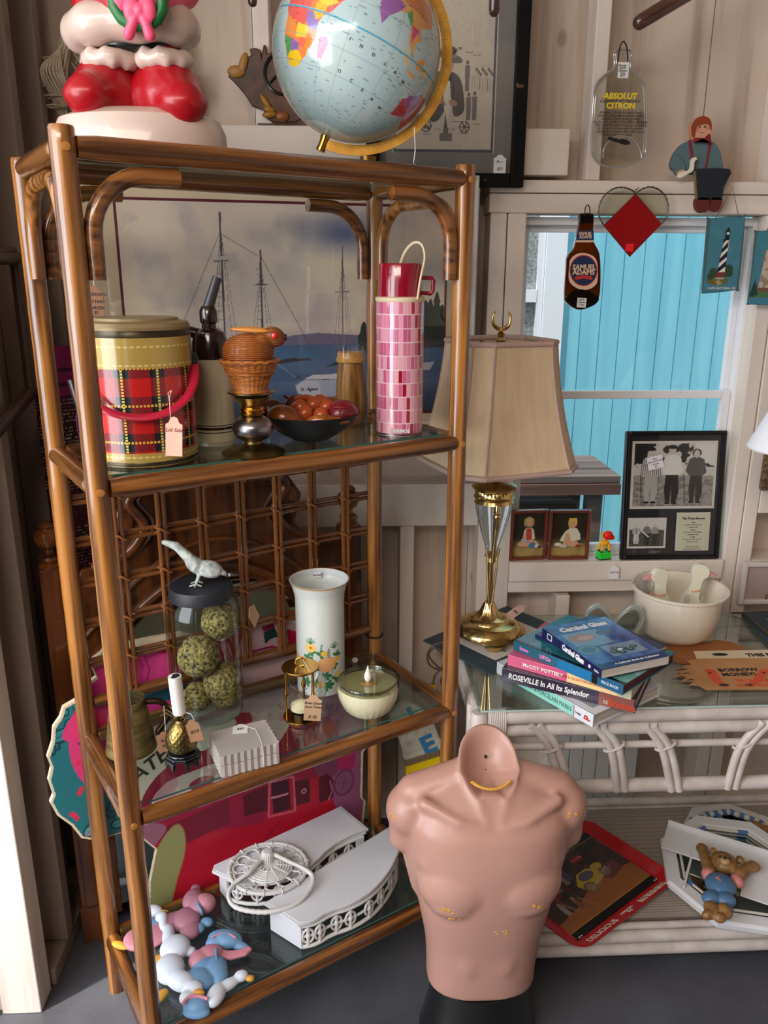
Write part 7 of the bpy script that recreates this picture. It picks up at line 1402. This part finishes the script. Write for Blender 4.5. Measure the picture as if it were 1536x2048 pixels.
def girl(c):
    for x in (33,49): c.el(x,80,5,10,(170,140,90))
    c.el(41,84,9,9,(186,156,100)); c.el(42,77,7,7.5,SKT); c.el(41,86,8,4,(196,168,110)); c.poly([(26,40),(30,62),(36,68),(48,68),(54,62),(58,42),(50,36),(34,36)],(206,196,176)); c.poly([(35,66),(48,66),(50,38),(34,38)],(190,72,50)); c.ln([(39,66),(38,40)],1,(150,50,36)); c.ln([(45,66),(45,40)],1,(150,50,36))
    c.poly([(12,30),(20,36),(40,34),(60,38),(68,30),(60,24),(40,24),(18,24)],SKT); c.el(52,26,9,7,(70,120,160)); c.el(64,24,6,4,(224,214,200)); c.el(70,22,5,2.5,(50,44,40)); c.el(32,46,5,6,SKT); c.el(30,38,7,6,(170,170,166))
def boy(c):
    c.el(48,78,10,11,(212,170,84)); c.el(47,72,8,8,SKT); c.poly([(38,82),(40,90),(56,90),(58,80),(50,82)],(220,178,92)); c.poly([(24,44),(32,58),(42,66),(58,66),(66,52),(68,38),(44,34),(34,40)],(216,206,184)); c.poly([(24,44),(22,36),(30,34),(40,44)],(216,206,184)); c.poly([(34,54),(42,54),(46,36),(66,34),(72,28),(50,22),(28,28),(32,40)],SKT); c.el(18,28,8,4,(224,214,204)); c.el(30,24,8,4,(200,190,180)); c.el(64,24,7,4,(150,60,40)); c.el(68,34,7,5,(70,74,60))
cframe('left small mahogany framed portrait of a seated girl in red pinafore', 1016,1091,1020,1122,R(5),girl); cframe('right small mahogany framed portrait of a seated blond boy in white shirt', 1093,1175,1020,1119,R(0),boy)
# push puppet toy
c = A(1206,1121,Y=2.135); c.z = SZ_; k = pxr(1,c)
ty = thing('push_puppet', 'toy animal with red head and yellow legs on a green base on the sill', 'toy', c, R(12)); GRN = mat('toy_green',(40,206,60),.3,emis=0); YEL2 = mat('toy_yellow',(246,178,20),.3); RD2 = mat('toy_red',(232,30,20),.3)
mb = MB(); mb.bx(-.0185,-.013,.002,.0185,.013,.022); mb.build('base', GRN, ty, smooth=0, bevel=.003); mb = MB(); mb.bx(-.018,-.0125,0,.018,.0125,.003); mb.build('push_disc', BLACK, ty, smooth=0)
for x,y in ((-.012,-.008),(.012,-.008),(-.012,.008),(.012,.008)):
    mb = MB(); mb.tube([(x,y,.024),(x*.9,y,.034),(x*.8,y*.8,.046)],[.0034,.003,.0032],8); lg = mb.build('leg', YEL2, ty); mb = MB(); mb.ell((x,y,.0245),(.0045,.0045,.003)); mb.build('hoof', BLACK, lg)
mb = MB(); mb.ball((0,0,.048),(.016,.010,.008)); mb.limb((-.010,0,.05),(-.008,0,.082),.003,.0025,8); mb.build('body', YEL2, ty); mb = MB(); mb.ball((.008,-.002,.070),(.015,.012,.014)); mb.ball((.018,-.004,.064),(.010,.009,.008)); mb.build('head', RD2, ty, mods=blob(.0016,2)); 
mb = MB(); mb.ball((.012,-.013,.074),(.0022,.0015,.0026)); mb.build('eye', BLACK, ty)
tp = A(1227,1158,Y=2.103); price_tag('white price tag hanging over the sill from the toy animal', T(tp.x,2.1035,tp.z)@UP, pxr(20,tp), pxr(29,tp), CARDW, [(tp.x,2.103,tp.z+.031),(tp.x-.002,2.105,SILLZ+.004),(c.x+.012,c.y,SZ_+.045)], (('Push Pup',.007,.5),), INKR)
# black frame of old photographs
BY_ = 2.13; a = A(1237,1118,Y=BY_); b = A(1433,1116,Y=BY_); w_ = b.x-a.x; lean = R(-7)
pb = thing('framed_photographs', 'black frame of old black and white golfing photographs leaning in the window', 'picture', ((a.x+b.x)/2, BY_, SZ_), Euler((lean,0,0))); hh_ = (A(1340,863,Y=BY_+.03).z-SZ_)/cos(lean)
pframe(pb, w_, hh_, .011, .016, mat('gloss_black_frame',(14,14,16),.2,coat=.4)); K = w_/200
mb = MB(); mb.bx(-w_/2+.011,-.004,.011,w_/2-.011,0,hh_-.011); mb.build('black_mat', mat('black_mat',(20,20,26),.7), pb, smooth=0)
def bwman(c, x, y, h, coat, leg, stripe=False, hat=None):
    c.el(x,y+h*.90,h*.055,h*.075,(186,180,176)); 
    if hat: c.el(x,y+h*.965,h*.07,h*.035,hat); c.rect(x-h*.10,y+h*.935,x+h*.08,y+h*.95,hat)
    c.poly([(x-h*.13,y+h*.80),(x-h*.04,y+h*.84),(x+h*.04,y+h*.84),(x+h*.14,y+h*.79),(x+h*.19,y+h*.56),(x+h*.11,y+h*.48),(x-h*.10,y+h*.48),(x-h*.19,y+h*.58)],coat)
    if stripe:
        for i in range(-5,6): c.ln([(x+i*h*.030,y+h*.80),(x+i*h*.036,y+h*.5)],h*.012,(40,40,40))
    c.poly([(x-h*.10,y+h*.50),(x+h*.11,y+h*.50),(x+h*.13,y+h*.2),(x+h*.08,y+.02*h),(x+.01*h,y+.02*h),(x,y+h*.3),(x-h*.02,y+h*.02),(x-h*.09,y+h*.02),(x-h*.12,y+h*.25)],leg); c.el(x-h*.06,y+h*.02,h*.05,h*.02,(20,20,20)); c.el(x+h*.06,y+h*.02,h*.05,h*.02,(20,20,20))
cv = Cv(160,125,260,(196,190,182)); cv.rect(0,0,160,60,(120,116,110)); cv.put(((cv.nz(20,30,4)>.5)&(cv.Y<62)).astype(float),(150,146,140)); cv.put(((cv.nz(12,10,6)>.52)&(cv.Y>78)).astype(float),(40,40,40)); cv.rect(0,86,26,125,(30,30,30)); cv.poly([(120,125),(160,125),(160,80),(130,92)],(210,206,200))
bwman(cv,34,6,112,(206,200,196),(170,166,160),True,(30,30,30)); bwman(cv,76,4,118,(214,210,206),(24,24,26),False,(36,36,36)); bwman(cv,124,6,110,(84,82,80),(44,42,42)); cv.el(124,106,9,8,(40,36,36)); cv.el(124,104,6,8,(190,184,180))
for x in (14,100): cv.ln([(x,64),(x+4,4)],1.5,(16,16,16))
def ppic(nm, cvx, x0,y0,x1,y1, y=-.0055, marg=5):
    mb = MB(); mb.bx(x0*K-w_/2,y,y0*K,x1*K-w_/2,y+.001,y1*K); m_ = mb.build(nm+'_border', mat('photo_border',(206,198,190),.6), pb, smooth=0)
    if cvx: cvx.sheet(nm, vmat('photo_print',.35), m_, None, (x1-x0-2*marg)*K, (y1-y0-2*marg)*K, M=T(((x0+x1)/2)*K-w_/2,0,(y0+marg)*K), y=y-.0004)
    return m_
Hk = hh_/K
ppic('photograph',cv,16,Hk-154,186,Hk-20)
cv = Cv(80,66,130,(60,58,56)); cv.rect(0,40,80,66,(200,196,190)); cv.put(((cv.nz(20,20,4)>.5)&(cv.Y<42)).astype(float),(84,80,78)); bwman(cv,16,4,52,(206,200,196),(190,186,180),True); bwman(cv,40,6,52,(120,116,112),(40,40,40)); bwman(cv,58,6,50,(150,146,140),(60,58,56)); cv.ln([(26,40),(44,24)],3,(214,210,204))
ppic('small_photograph',cv,14,22,92,Hk-172,marg=4)
tx = ppic('caption_card',None,112,16,180,Hk-162)
mb = MB(); mb.bx(115*K-w_/2,-.0064,19*K,177*K-w_/2,-.0058,(Hk-165)*K); mb.build('caption_paper', mat('sage_paper',(196,194,168),.6), tx, smooth=0)
lnz = Hk-174
text('The Three Stooges',.0085,INK,tx,T(146*K-w_/2,-.0068,lnz*K)@UP,'lettering',bold=.0003)
for i,s in enumerate(('Moe','born June 19, 1897 in New York','died May 4, 1975','Larry','born October 5, 1902 in Philadelphia','died January 24, 1975','Curly','born October 22, 1903 in New York','died January 18, 1952','','Their first feature together','made them known around the world','and their short films are','still shown today')): 
    if s: text(s,(.0062 if len(s)<6 else .0036),INK,tx,T(146*K-w_/2,-.0068,(lnz-8-i*4.9)*K)@UP,'lettering')
mb = MB(); M_ = T(62*K-w_/2,-.0086,(Hk-62)*K)@Ry(R(-14)); mb.bx(-.022,-.0004,-.018,.022,0,.018,M_); nt_ = mb.build('paper_note', CARDW, pb, smooth=0); 
for i,s in enumerate(('Three','$40 LOT/STOOGE','6 photos','$25')): text(s,.0065,mat('violet_ink',(110,70,140),.7),nt_,M_@T(0,-.0008,.011-.0075*i)@UP,'handwriting',shear=.2,sx=.8)
mb = MB(); mb.bx(-w_/2+.011,-.0078,.011,w_/2-.011,-.0074,hh_-.011); mb.build('glazing', glass('photo_glass',refl=.6), pb, smooth=0)
# round painted sign behind the stand, lower right
vp = VP((.21,1.99,0), R(8), (840,1535)); es = [(800,1402),(815,1398),(838,1408),(860,1430),(873,1460),(880,1490),(812,1514),(800,1485),(786,1450),(776,1425)]
t = thing('buoy_sign', 'cream wooden buoy sign with blue letters, rope band and yellow end behind the stand', 'sign', vp.o, vp.ang); zb0 = vp.q(840,1590)[1]
mb = MB(); mb.prism(sp2(vp.Q(es),3), .022, UP); mb.build('cream_body', mat('crackle_cream',(206,196,178),.8,noi=40,c2=(176,160,140)), t, bevel=.003)
mb = MB(); mb.prism(vp.Q([(809,1520),(880,1495),(884,1560),(880,1600),(815,1610),(810,1560)]), .020, UP); mb.build('yellow_end', mat('buoy_yellow',(236,196,10),.5), t, smooth=0, bevel=.003)
mb = MB(); a,b = vp.q(806,1514), vp.q(882,1490)
for j in range(3): mb.tube([(a[0]+(b[0]-a[0])*i/24, -.024+.001*sin(i*2), a[1]+(b[1]-a[1])*i/24-.006*j) for i in range(25)], [.0042 if i%2 else .0034 for i in range(25)], 8)
mb.build('rope_band', mat('rope_brown',(120,98,70),.9), t)
BLP = mat('buoy_blue',(56,120,170),.6)
for s,u,v,r_ in (('E',853,1482,22),('I',822,1425,26)): p = vp.q(u,v); text(s,.082,BLP,t,T(p[0],-.0228,p[1])@Ry(R(-r_-(-0)))@UP,'lettering',bold=.003)
# ---- weathered outdoor bench beyond the window
Yo = 3.05; oz = A(1140,950,Y=Yo).z; ob_ = thing('outdoor_bench','weathered grey wooden bench standing outside below the window','bench',(.95,Yo,-.2)); zb1 = oz+.2; bxr = A(1238,960,Y=Yo).x-.95
for i in range(3): mb = MB(); mb.bx(-.75,-.02+i*.13,zb1-.03,bxr,.10+i*.13,zb1); mb.build('plank', wood('weathered_plank',(104,92,90),(66,56,56),'X',.8,0,12,.06,.4), ob_, smooth=0, bevel=.003)
mb = MB(); mb.bx(-.75,-.03,zb1-.075,bxr,-.005,zb1-.032); mb.build('apron', wood('reddish_plank',(124,88,78),(84,60,56),'X',.8,0,12,.06,.4), ob_, smooth=0)
for x in (-.65,bxr-.12):
    for y in (.0,.30): mb = MB(); mb.bx(x,y,0,x+.06,y+.06,zb1-.03); mb.build('leg', wood('weathered_plank',(0,0,0),(0,0,0)), ob_, smooth=0)
mb = MB(); mb.bx(-.50,.07,zb1-.32,bxr-.14,.28,zb1-.14); bx2 = mb.build('storage_box', mat('dark_brown_box',(66,52,50),.7), None, smooth=0, bevel=.004); bx2.location = (.95,Yo,-.2); tag(bx2,'dark brown box under the outdoor bench beyond the window','box')
mb = MB(); mb.bx(-.55,.07,0,bxr-.13,.28,zb1-.322); bx3 = mb.build('crate', mat('dark_brown_box2',(80,66,62),.7), None, smooth=0); bx3.location = (.95,Yo,-.2); tag(bx3,'dull brown crate supporting the box under the outdoor bench','crate')
# ============================================================ mannequin
mx = A(972,1575,Y=1.40).x+.004; mn = thing('mannequin_torso', 'chipped pink beige male mannequin torso on a black round base', 'mannequin', (mx,1.40,0))
MZ = .142
SKM = mat('mannequin_paint',(182,138,124),.34,noi=3,c2=(172,128,114),bump=(30,.04)); scratches(SKM,(160,112,92),34)
RG_ = [(0,.118,.080,0),(.05,.119,.082,0),(.12,.124,.086,0),(.2,.138,.096,-.002),(.28,.152,.106,-.006),(.36,.164,.110,-.006),(.42,.166,.102,0),(.46,.150,.084,.006),(.485,.112,.066,.012),(.505,.068,.054,.018)]
mb = MB(); rings = []
def sup(a, w, d, y): c_, s_ = cos(a), sin(a); e_ = .80; return (w*abs(c_)**e_*(1 if c_>0 else -1), y+d*abs(s_)**e_*(1 if s_>0 else -1))
P_r = spline([Vector((w,d,z)) for z,w,d,y in RG_],5)
for p in P_r:
    y = -.006*sin(min(max(p.z/.5,0),1)*pi)+(.02*max(p.z-.42,0)/.08); rings.append([(*sup(2*pi*k/56,p.x,p.y,y),MZ+p.z) for k in range(56)])
mb.loft(rings)
for s in (-1,1):
    mb.ball((s*.158,.004,MZ+.425),(.052,.056,.056),(0,s*.3,0)); mb.limb((s*.156,.004,MZ+.425),(s*.170,.0,MZ+.365),.050,.034,16); mb.limb((s*.136,.004,MZ+.40),(s*.124,.0,MZ+.25),.056,.034,16); mb.limb((s*.042,.020,MZ+.494),(s*.150,.012,MZ+.462),.038,.038,14)
    mb.ball((s*.068,-.066,MZ+.305),(.082,.052,.072),(R(-8),0,s*.12)); mb.ball((s*.092,-.052,MZ+.355),(.062,.044,.050)); mb.ball((s*.068,-.078,MZ+.268),(.060,.036,.036))
    mb.limb((s*.018,-.084,MZ+.438),(s*.070,-.078,MZ+.452),.010,.010,12); mb.limb((s*.070,-.078,MZ+.452),(s*.135,-.040,MZ+.470),.010,.014,12); mb.limb((s*.014,-.078,MZ+.444),(s*.046,-.006,MZ+.52),.011,.016,12)
    mb.ball((s*.034,-.070,MZ+.12),(.036,.020,.075))
mb.limb((0,.010,MZ+.43),(0,.012,MZ+.62),.064,.059,20)
body = mb.build('body', SKM, mn, mods=blob(.0048,14,.6))
dg = bpy.context.evaluated_depsgraph_get(); bpy.context.view_layer.update(); dg = bpy.context.evaluated_depsgraph_get()
me2 = bpy.data.meshes.new_from_object(body.evaluated_get(dg)); body.modifiers.clear()
b = bm_.new(); b.from_mesh(me2)
co_ = Vector((0,.010,MZ+.534)); no_ = Vector((0,-.60,.80)).normalized()
r_ = bm_.ops.bisect_plane(b, geom=b.verts[:]+b.edges[:]+b.faces[:], plane_co=co_, plane_no=no_, clear_outer=False, clear_inner=False)
gone = [v for v in b.verts if (v.co-co_).dot(no_) > 1e-5 and v.co.z > MZ+.46]
bm_.ops.delete(b, geom=gone, context='VERTS')
# flat hem at the waist
r_ = bm_.ops.bisect_plane(b, geom=b.verts[:]+b.edges[:]+b.faces[:], plane_co=(0,0,MZ+.004), plane_no=(0,0,-1), clear_outer=True)
low = [e_ for e_ in b.edges if e_.is_boundary and e_.verts[0].co.z < MZ+.05]; bm_.ops.holes_fill(b, edges=low)
bd_ = [e_ for e_ in b.edges if e_.is_boundary and e_.verts[0].co.z > MZ+.3]
vs_ = {v for e_ in bd_ for v in e_.verts}; cen = sum((v.co for v in vs_),Vector())/max(len(vs_),1)
sc_ = 1.; dp = 0.
for s2, d2 in ((.93,0.),(.80,.008),(.66,.022),(.46,.034),(.22,.040),(.02,.042)):
    if not bd_: break
    r_ = bm_.ops.extrude_edge_only(b, edges=bd_); nv = [g for g in r_['geom'] if isinstance(g, bm_.types.BMVert)]; bd_ = [g for g in r_['geom'] if isinstance(g, bm_.types.BMEdge) and g.is_boundary]
    for v in nv: v.co = cen+(v.co-cen+no_*dp)*(s2/sc_)-no_*d2
    sc_ = s2; dp = d2
bm_.ops.recalc_face_normals(b, faces=b.faces[:]); b.to_mesh(me2); b.free()
me2.polygons.foreach_set('use_smooth',[True]*len(me2.polygons)); me2.name = 'body'; old = body.data; body.data = me2; me2.materials.clear(); me2.materials.append(SKM)
OCH = mat('ochre_chip',(206,150,60),.6)
def surf(x, z, y0=-.3):   # nearest front surface point of the torso
    ok, loc, nrm, _ = body.ray_cast(Vector((x,y0,z)), Vector((0,1,0))); return (loc, nrm) if ok else (None, None)
bpy.context.view_layer.update()
rgp = random.Random(12)
for (x,z,w,n_) in ((-.090,MZ+.272,.012,9),(.088,MZ+.276,.010,6),(-.075,MZ+.245,.010,3),(0.03,MZ+.205,.022,5),(-.195,MZ+.44,.006,4),(.165,MZ+.44,.008,5)):
    mb = MB()
    for i in range(n_): 
        l_, n2 = surf(x+rgp.uniform(-w,w), z+rgp.uniform(-.006,.006))
        if n2 is None: continue
        r = rgp.uniform(.0012,.0035); mb.ell(l_,(r*1.4,.0009,r),None,8,6)
    mb.build('paint_chip', OCH, mn)
mb = MB(); c0 = cen-Vector((mx,1.40,0))*0
for i in range(16):
    a = pi+ (i-8)*.11; p = cen+Vector((.050*sin(a),-.0,0))*1.0+Vector((0,.52*1,.80)).normalized()*(-.062*-cos(a)*1.0)*-1*-1
    p = cen+Vector((.054*sin(i*.10-.75),0,0))+Vector((0,.86,.51))*(-.056*cos(i*.10-.75)); mb.ball(p,(.005,.0030,.003))
mb.build('rim_chip', OCH, mn)
mb = MB(); mb.lathe([(.001,0),(.0035,0),(.0035,.004),(.001,.004)],12,frame(cen-no_*.036+Vector((0,.012,.02)),(1,0,0),no_.cross(Vector((1,0,0)))*1)); mb.build('peg_hole', BLACKM, mn)
mb = MB(); mb.lathe([(.001,0),(.128,0),(.132,.004),(.124,.03),(.112,.09),(.108,MZ+.002),(.001,MZ+.002)],48,Matrix.Diagonal((1,.78,1,1))); mb.build('base', mat('gloss_black_base',(22,22,22),.22,coat=.5), mn)
# ============================================================ red tray
ZR = SHZ+.002
R0, B0_, T0_ = A(1352,1762,Z=ZR+.01), A(1165,1908,Z=ZR+.01), A(1190,1634,Z=ZR+.01)
ex = (R0-B0_); LX = ex.length; ex.normalize(); ey = Vector((-ex.y,ex.x,0)); LY = .300; angT = math.atan2(ex.y,ex.x)
oc = B0_+ex*LX/2+ey*LY/2; ty_ = thing('serving_tray','red rimmed metal tray with painted street scene lying on the woven lower shelf','tray',(oc.x,oc.y,ZR),angT)
tilt = Euler((R(0),0,angT))
def rrect(w,h,r,n=6): 
    P=[]
    for cx_,cy_,a0 in ((w/2-r,h/2-r,0),(-w/2+r,h/2-r,pi/2),(-w/2+r,-h/2+r,pi),(w/2-r,-h/2+r,3*pi/2)): P += [(cx_+r*cos(a0+i*pi/2/n),cy_+r*sin(a0+i*pi/2/n)) for i in range(n+1)]
    return P
rg = lambda w,h,r,z: [(x,y,z) for x,y in rrect(w,h,r)]
LXo, LYo = LX*1.03, LY
mb = MB(); mb.loft([rg(LXo-.05,LYo-.05,.02,.004),rg(LXo-.05,LYo-.05,.02,0),rg(LXo-.03,LYo-.03,.035,0),rg(LXo,LYo,.045,.018),rg(LXo+.006,LYo+.006,.047,.018),rg(LXo+.006,LYo+.006,.047,.020),rg(LXo,LYo,.045,.020),rg(LXo-.048,LYo-.048,.030,.004),rg(LXo-.06,LYo-.06,.02,.0045)]); mb.build('tray', mat('red_enamel',(178,8,20),.22,coat=.6), ty_, bevel=0)
cv = Cv(330,250,420,(14,12,12)); cv.rect(0,24,330,226,(196,150,50)); cv.rect(0,26,330,224,(70,50,46)); cv.put(((cv.nz(14,10,7)>.5)&(cv.Y>110)&(cv.Y<224)).astype(float),(50,40,44)); cv.poly([(0,26),(330,26),(330,90),(200,110),(80,70),(0,60)],(150,92,52)); cv.rect(200,180,240,204,(120,30,36)); cv.poly([(220,100),(262,130),(300,130),(296,90),(240,80)],(110,60,56))
cv.poly([(140,120),(170,150),(210,152),(236,130),(230,104),(190,92),(150,96)],(188,158,40)); cv.el(190,132,26,15,(96,88,104)); cv.el(240,140,20,12,(180,150,60)); cv.el(168,96,20,20,(120,90,60)); cv.el(168,96,14,14,(150,120,90)); cv.el(246,112,18,16,(120,100,90)); cv.ln([(170,90),(262,124)],3,(176,160,140)); cv.ln([(180,84),(270,118)],2,(160,140,120))
for x,y,c_ in ((60,130,(120,60,40)),(76,150,(110,40,40)),(92,164,(130,110,110)),(112,150,(90,40,40)),(130,170,(140,120,120)),(50,96,(150,140,140)),(96,90,(130,86,60)),(150,176,(86,70,90))): cv.poly([(x-8,y-30),(x+8,y-30),(x+7,y+6),(x-7,y+6)],c_); cv.el(x,y+11,5,6,(170,130,110))
for x,y in ((60,70),(110,64)): cv.ln([(x,y+30),(x+24,y-20)],6,(150,110,70)); 
cv.rect(204,184,236,200,(150,34,40))
cv.sheet('picture', vmat('tray_print', .3, coat=.4), ty_, lambda S_,T_: ((S_-.5)*(LXo-.066), (T_-.5)*(LYo-.066), .0052+0*S_))
text('Coca-Cola',.009,mat('pale_red_print',(220,140,130),.5),ty_,T((220/330-.5)*(LXo-.066),(192/250-.5)*(LYo-.066),.0056),'lettering',shear=.3)
sl_ = math.atan2(.016,.014)
def rimtext(s,x,sz,dy=0,**k): text(s,sz,mat('cream_lettering',(226,206,196),.5),ty_,T(x,-LYo/2+.0122,.0122)@Rx(-R(34))@T(0,dy,.0016),'lettering',bold=.0004,**k)
rimtext('DELICIOUS',-LXo*.25,.029,sx=.75); rimtext('REFRESHING',LXo*.27,.029,sx=.66); rimtext('EVERYWHERE',LXo*.01,.0095,.0065,sx=.75); rimtext('5¢',LXo*.01,.016,-.005)
for x,y in ((-.15,-.112),(-.142,-.112),(.15,-.112),(.158,-.112),(-.15,.112),(-.142,.112)):
    mb = MB(); mb.ball((x,y,.0056),(.0024,.0024,.0004)); mb.build('dot', mat('cream_lettering',()), ty_)
# ============================================================ bear pieces on the woven shelf
GING = vmat('gingham_ribbon',.8)
def octp(cx,cy,r,a0=pi/8,sx=1): return [(cx+r*cos(a0+i*pi/4)*sx,cy+r*sin(a0+i*pi/4)) for i in range(8)]
WPX = mat('white_glazed_resin',(214,212,214),.3,coat=.4); BRIB = mat('blue_ribbon',(70,112,160),.6); WRIB = mat('pale_ribbon',(206,198,188),.7); BEAR = mat('bear_brown',(150,112,68),.45,noi=60,c2=(120,84,46),bump=(120,.5)); BOV = mat('overall_blue',(78,112,148),.4); BPK = mat('bear_pink',(206,128,122),.45)
def octring(t, r, w, h, z=0, rot=0):
    mb = MB(); o1 = octp(0,0,r); i1 = octp(0,0,r-w); mb.loft([[(x,y,z) for x,y in o1],[(x*1.0,y*1.0,z+h*.6) for x,y in o1],[(x*.97,y*.97,z+h) for x,y in o1],[(x*1.03,y*1.03,z+h) for x,y in i1],[(x,y,z+h*.5) for x,y in i1],[(x,y,z) for x,y in i1]],cap=False,closed=True); return mb
c1 = A(1475,1655,Z=SHZ+.01); t = thing('octagonal_mirror','octagonal white framed mirror wrapped in blue gingham ribbon at the back of the woven shelf','mirror',(1.065,1.815,SHZ+.0005),R(8))
octring(t,.150,.034,.016).build('frame', WPX, t, smooth=25); mb = MB(); mb.prism(octp(0,0,.120),.003,None,.002); mb.build('mirror_glass', mat('dark_mirror',(90,86,84),.06,1), t, smooth=0)
mb = MB(); mb2 = MB(); O = octp(0,0,.105)
for i in range(8):
    a,b2 = Vector((*O[i],.016)),Vector((*O[(i+1)%8],.016)); 
    for j in range(6):
        p = a.lerp(b2,(j)/6); q2 = a.lerp(b2,(j+1)/6); (mb if j%2 else mb2).tube([p,q2],.0085,10)
mb.build('blue_wrap', BRIB, t); mb2.build('pale_wrap', WRIB, t)
for (a,b2) in (((-.085,-.06),(-.085,.09)),((-.02,-.10),(0,.09)),): 
    mb = MB(); mb2 = MB(); a,b2 = Vector((*a,.014)),Vector((*b2,.014))
    for j in range(10): (mb if j%2 else mb2).tube([a.lerp(b2,j/10),a.lerp(b2,(j+1)/10)],.0075,10)
    mb.build('blue_wrap', BRIB, t); mb2.build('pale_wrap', WRIB, t)
mb = MB(); mb.ball((-.02,-.03,.020),(.032,.024,.014)); mb.build('cream_oval', mat('cream_resin',(204,190,180),.5), t)
t2 = thing('sleeping_bear','brown resin bear lying on the rear octagonal mirror','bear ornament',(1.15,1.79,SHZ+.018),R(-30)); mb = MB(); mb.ball((0,0,.018),(.045,.028,.020)); mb.ball((-.045,.01,.018),(.026,.022,.018)); mb.build('body', BEAR, t2, mods=blob(.003,3))
t = thing('octagonal_plaque','octagonal white plaque rimmed with blue ribbon at the front of the woven shelf','plaque',(.985,1.665,SHZ+.024),(R(7),0,R(-14)))
octring(t,.190,.040,.020).build('frame', WPX, t, smooth=25); mb = MB(); mb.prism(octp(0,0,.155),.003,None,.002); mb.build('mirror_glass', mat('pale_mirror',(190,196,188),.05,1), t, smooth=0)
mb = MB(); mb2 = MB(); O = octp(0,0,.142)
for i in range(8):
    a,b2 = Vector((*O[i],.016)),Vector((*O[(i+1)%8],.016))
    MB().tube([a,a.lerp(b2,.22)],.0055,8).build('blue_wrap', BRIB, t); mb2.tube([a.lerp(b2,.2),b2],.0035,8)
mb2.build('pale_cord', WRIB, t)
# white boxed frame slanting across the plaque
zq_ = SHZ+.066; C4 = [A(1352,1655,Z=zq_),A(1322,1697,Z=zq_-.012),A(1640,1800,Z=zq_-.012),A(1640,1752,Z=zq_)]
o = C4[0]; fx = frame(C4[1],(C4[2]-C4[1]),(C4[0]-C4[1])); wL=(C4[2]-C4[1]).length
t = thing('white_box_frame','shallow white box frame lying across the octagonal plaque','frame',fx.to_translation(),fx.to_3x3())
mb = MB(); dW = (C4[0]-C4[1]).length
mb.bx(0,0,0,wL,dW,.004); mb.bx(0,dW-.004,0,wL,dW,.018); mb.bx(0,0,0,.072,dW,.006); mb.bx(.072,-.10,-.004,.078,0,.002); mb.bx(.20,-.07,0,wL,0,.004); mb.build('frame_board', WPX, t, smooth=0, bevel=.001)
# bear with raised arms
zq_ = SHZ+.068
pb_ = lambda u,v,h=0: A(u,v,Z=zq_+h)
o = pb_(1450,1770); tb_ = thing('bear_ornament','brown resin bear in blue overalls with arms raised lying on the plaque','bear ornament',o)
def bb(mb,u,v,ru,rv,h,hh,rot=0): p = pb_(u,v,h)-o; kk = pxr(1,p+o); mb.ball(p,(ru*kk,rv*kk*1.2,hh),(0,0,rot),18,12)
mb = MB(); bb(mb,1448,1725,25,22,.018,.022); mb.limb(pb_(1418,1742,.014)-o,pb_(1405,1700,.014)-o,.015,.012); bb(mb,1404,1697,12,10,.014,.012); mb.limb(pb_(1478,1750,.014)-o,pb_(1504,1730,.014)-o,.015,.012); bb(mb,1506,1733,14,10,.014,.012,-.3); bb(mb,1427,1703,7,7,.020,.010); bb(mb,1480,1720,8,8,.020,.010)
bb(mb,1423,1818,15,16,.012,.014); bb(mb,1449,1822,15,16,.012,.014); bb(mb,1416,1830,13,8,.012,.012); bb(mb,1440,1836,13,8,.012,.012); mb.build('body', BEAR, tb_, mods=blob(.0024,3))
mb = MB(); bb(mb,1450,1722,10,8,.040,.008); mb.build('muzzle', mat('bear_muzzle',(176,140,92),.45), tb_)
mb = MB(); bb(mb,1450,1716,4,3,.048,.003); bb(mb,1440,1713,2,2,.040,.003); bb(mb,1459,1717,2,2,.040,.003); mb.build('nose', BLACK, tb_)
mb = MB(); bb(mb,1441,1770,30,26,.014,.020); bb(mb,1422,1796,19,14,.012,.016,.2); bb(mb,1452,1800,20,14,.012,.016,-.1); mb.build('overalls', BOV, tb_, mods=blob(.0024,4))
for a_ in ((1416,1748,13,11),(1474,1762,12,14)): mb = MB(); bb(mb,*a_,.012,.015); mb.build('sleeve', BPK, tb_, mods=blob(.0024,3))
p = pb_(1438,1755,.036)-o; mb = MB(); mb.prism([(x*.0011+p.x,y*.0014+p.y) for x,y in [(0,-7),(6,0),(6,4),(3,6),(0,3),(-3,6),(-6,4),(-6,0)]], .0015, None, p.z-.004); mb.build('heart', BPK, tb_)
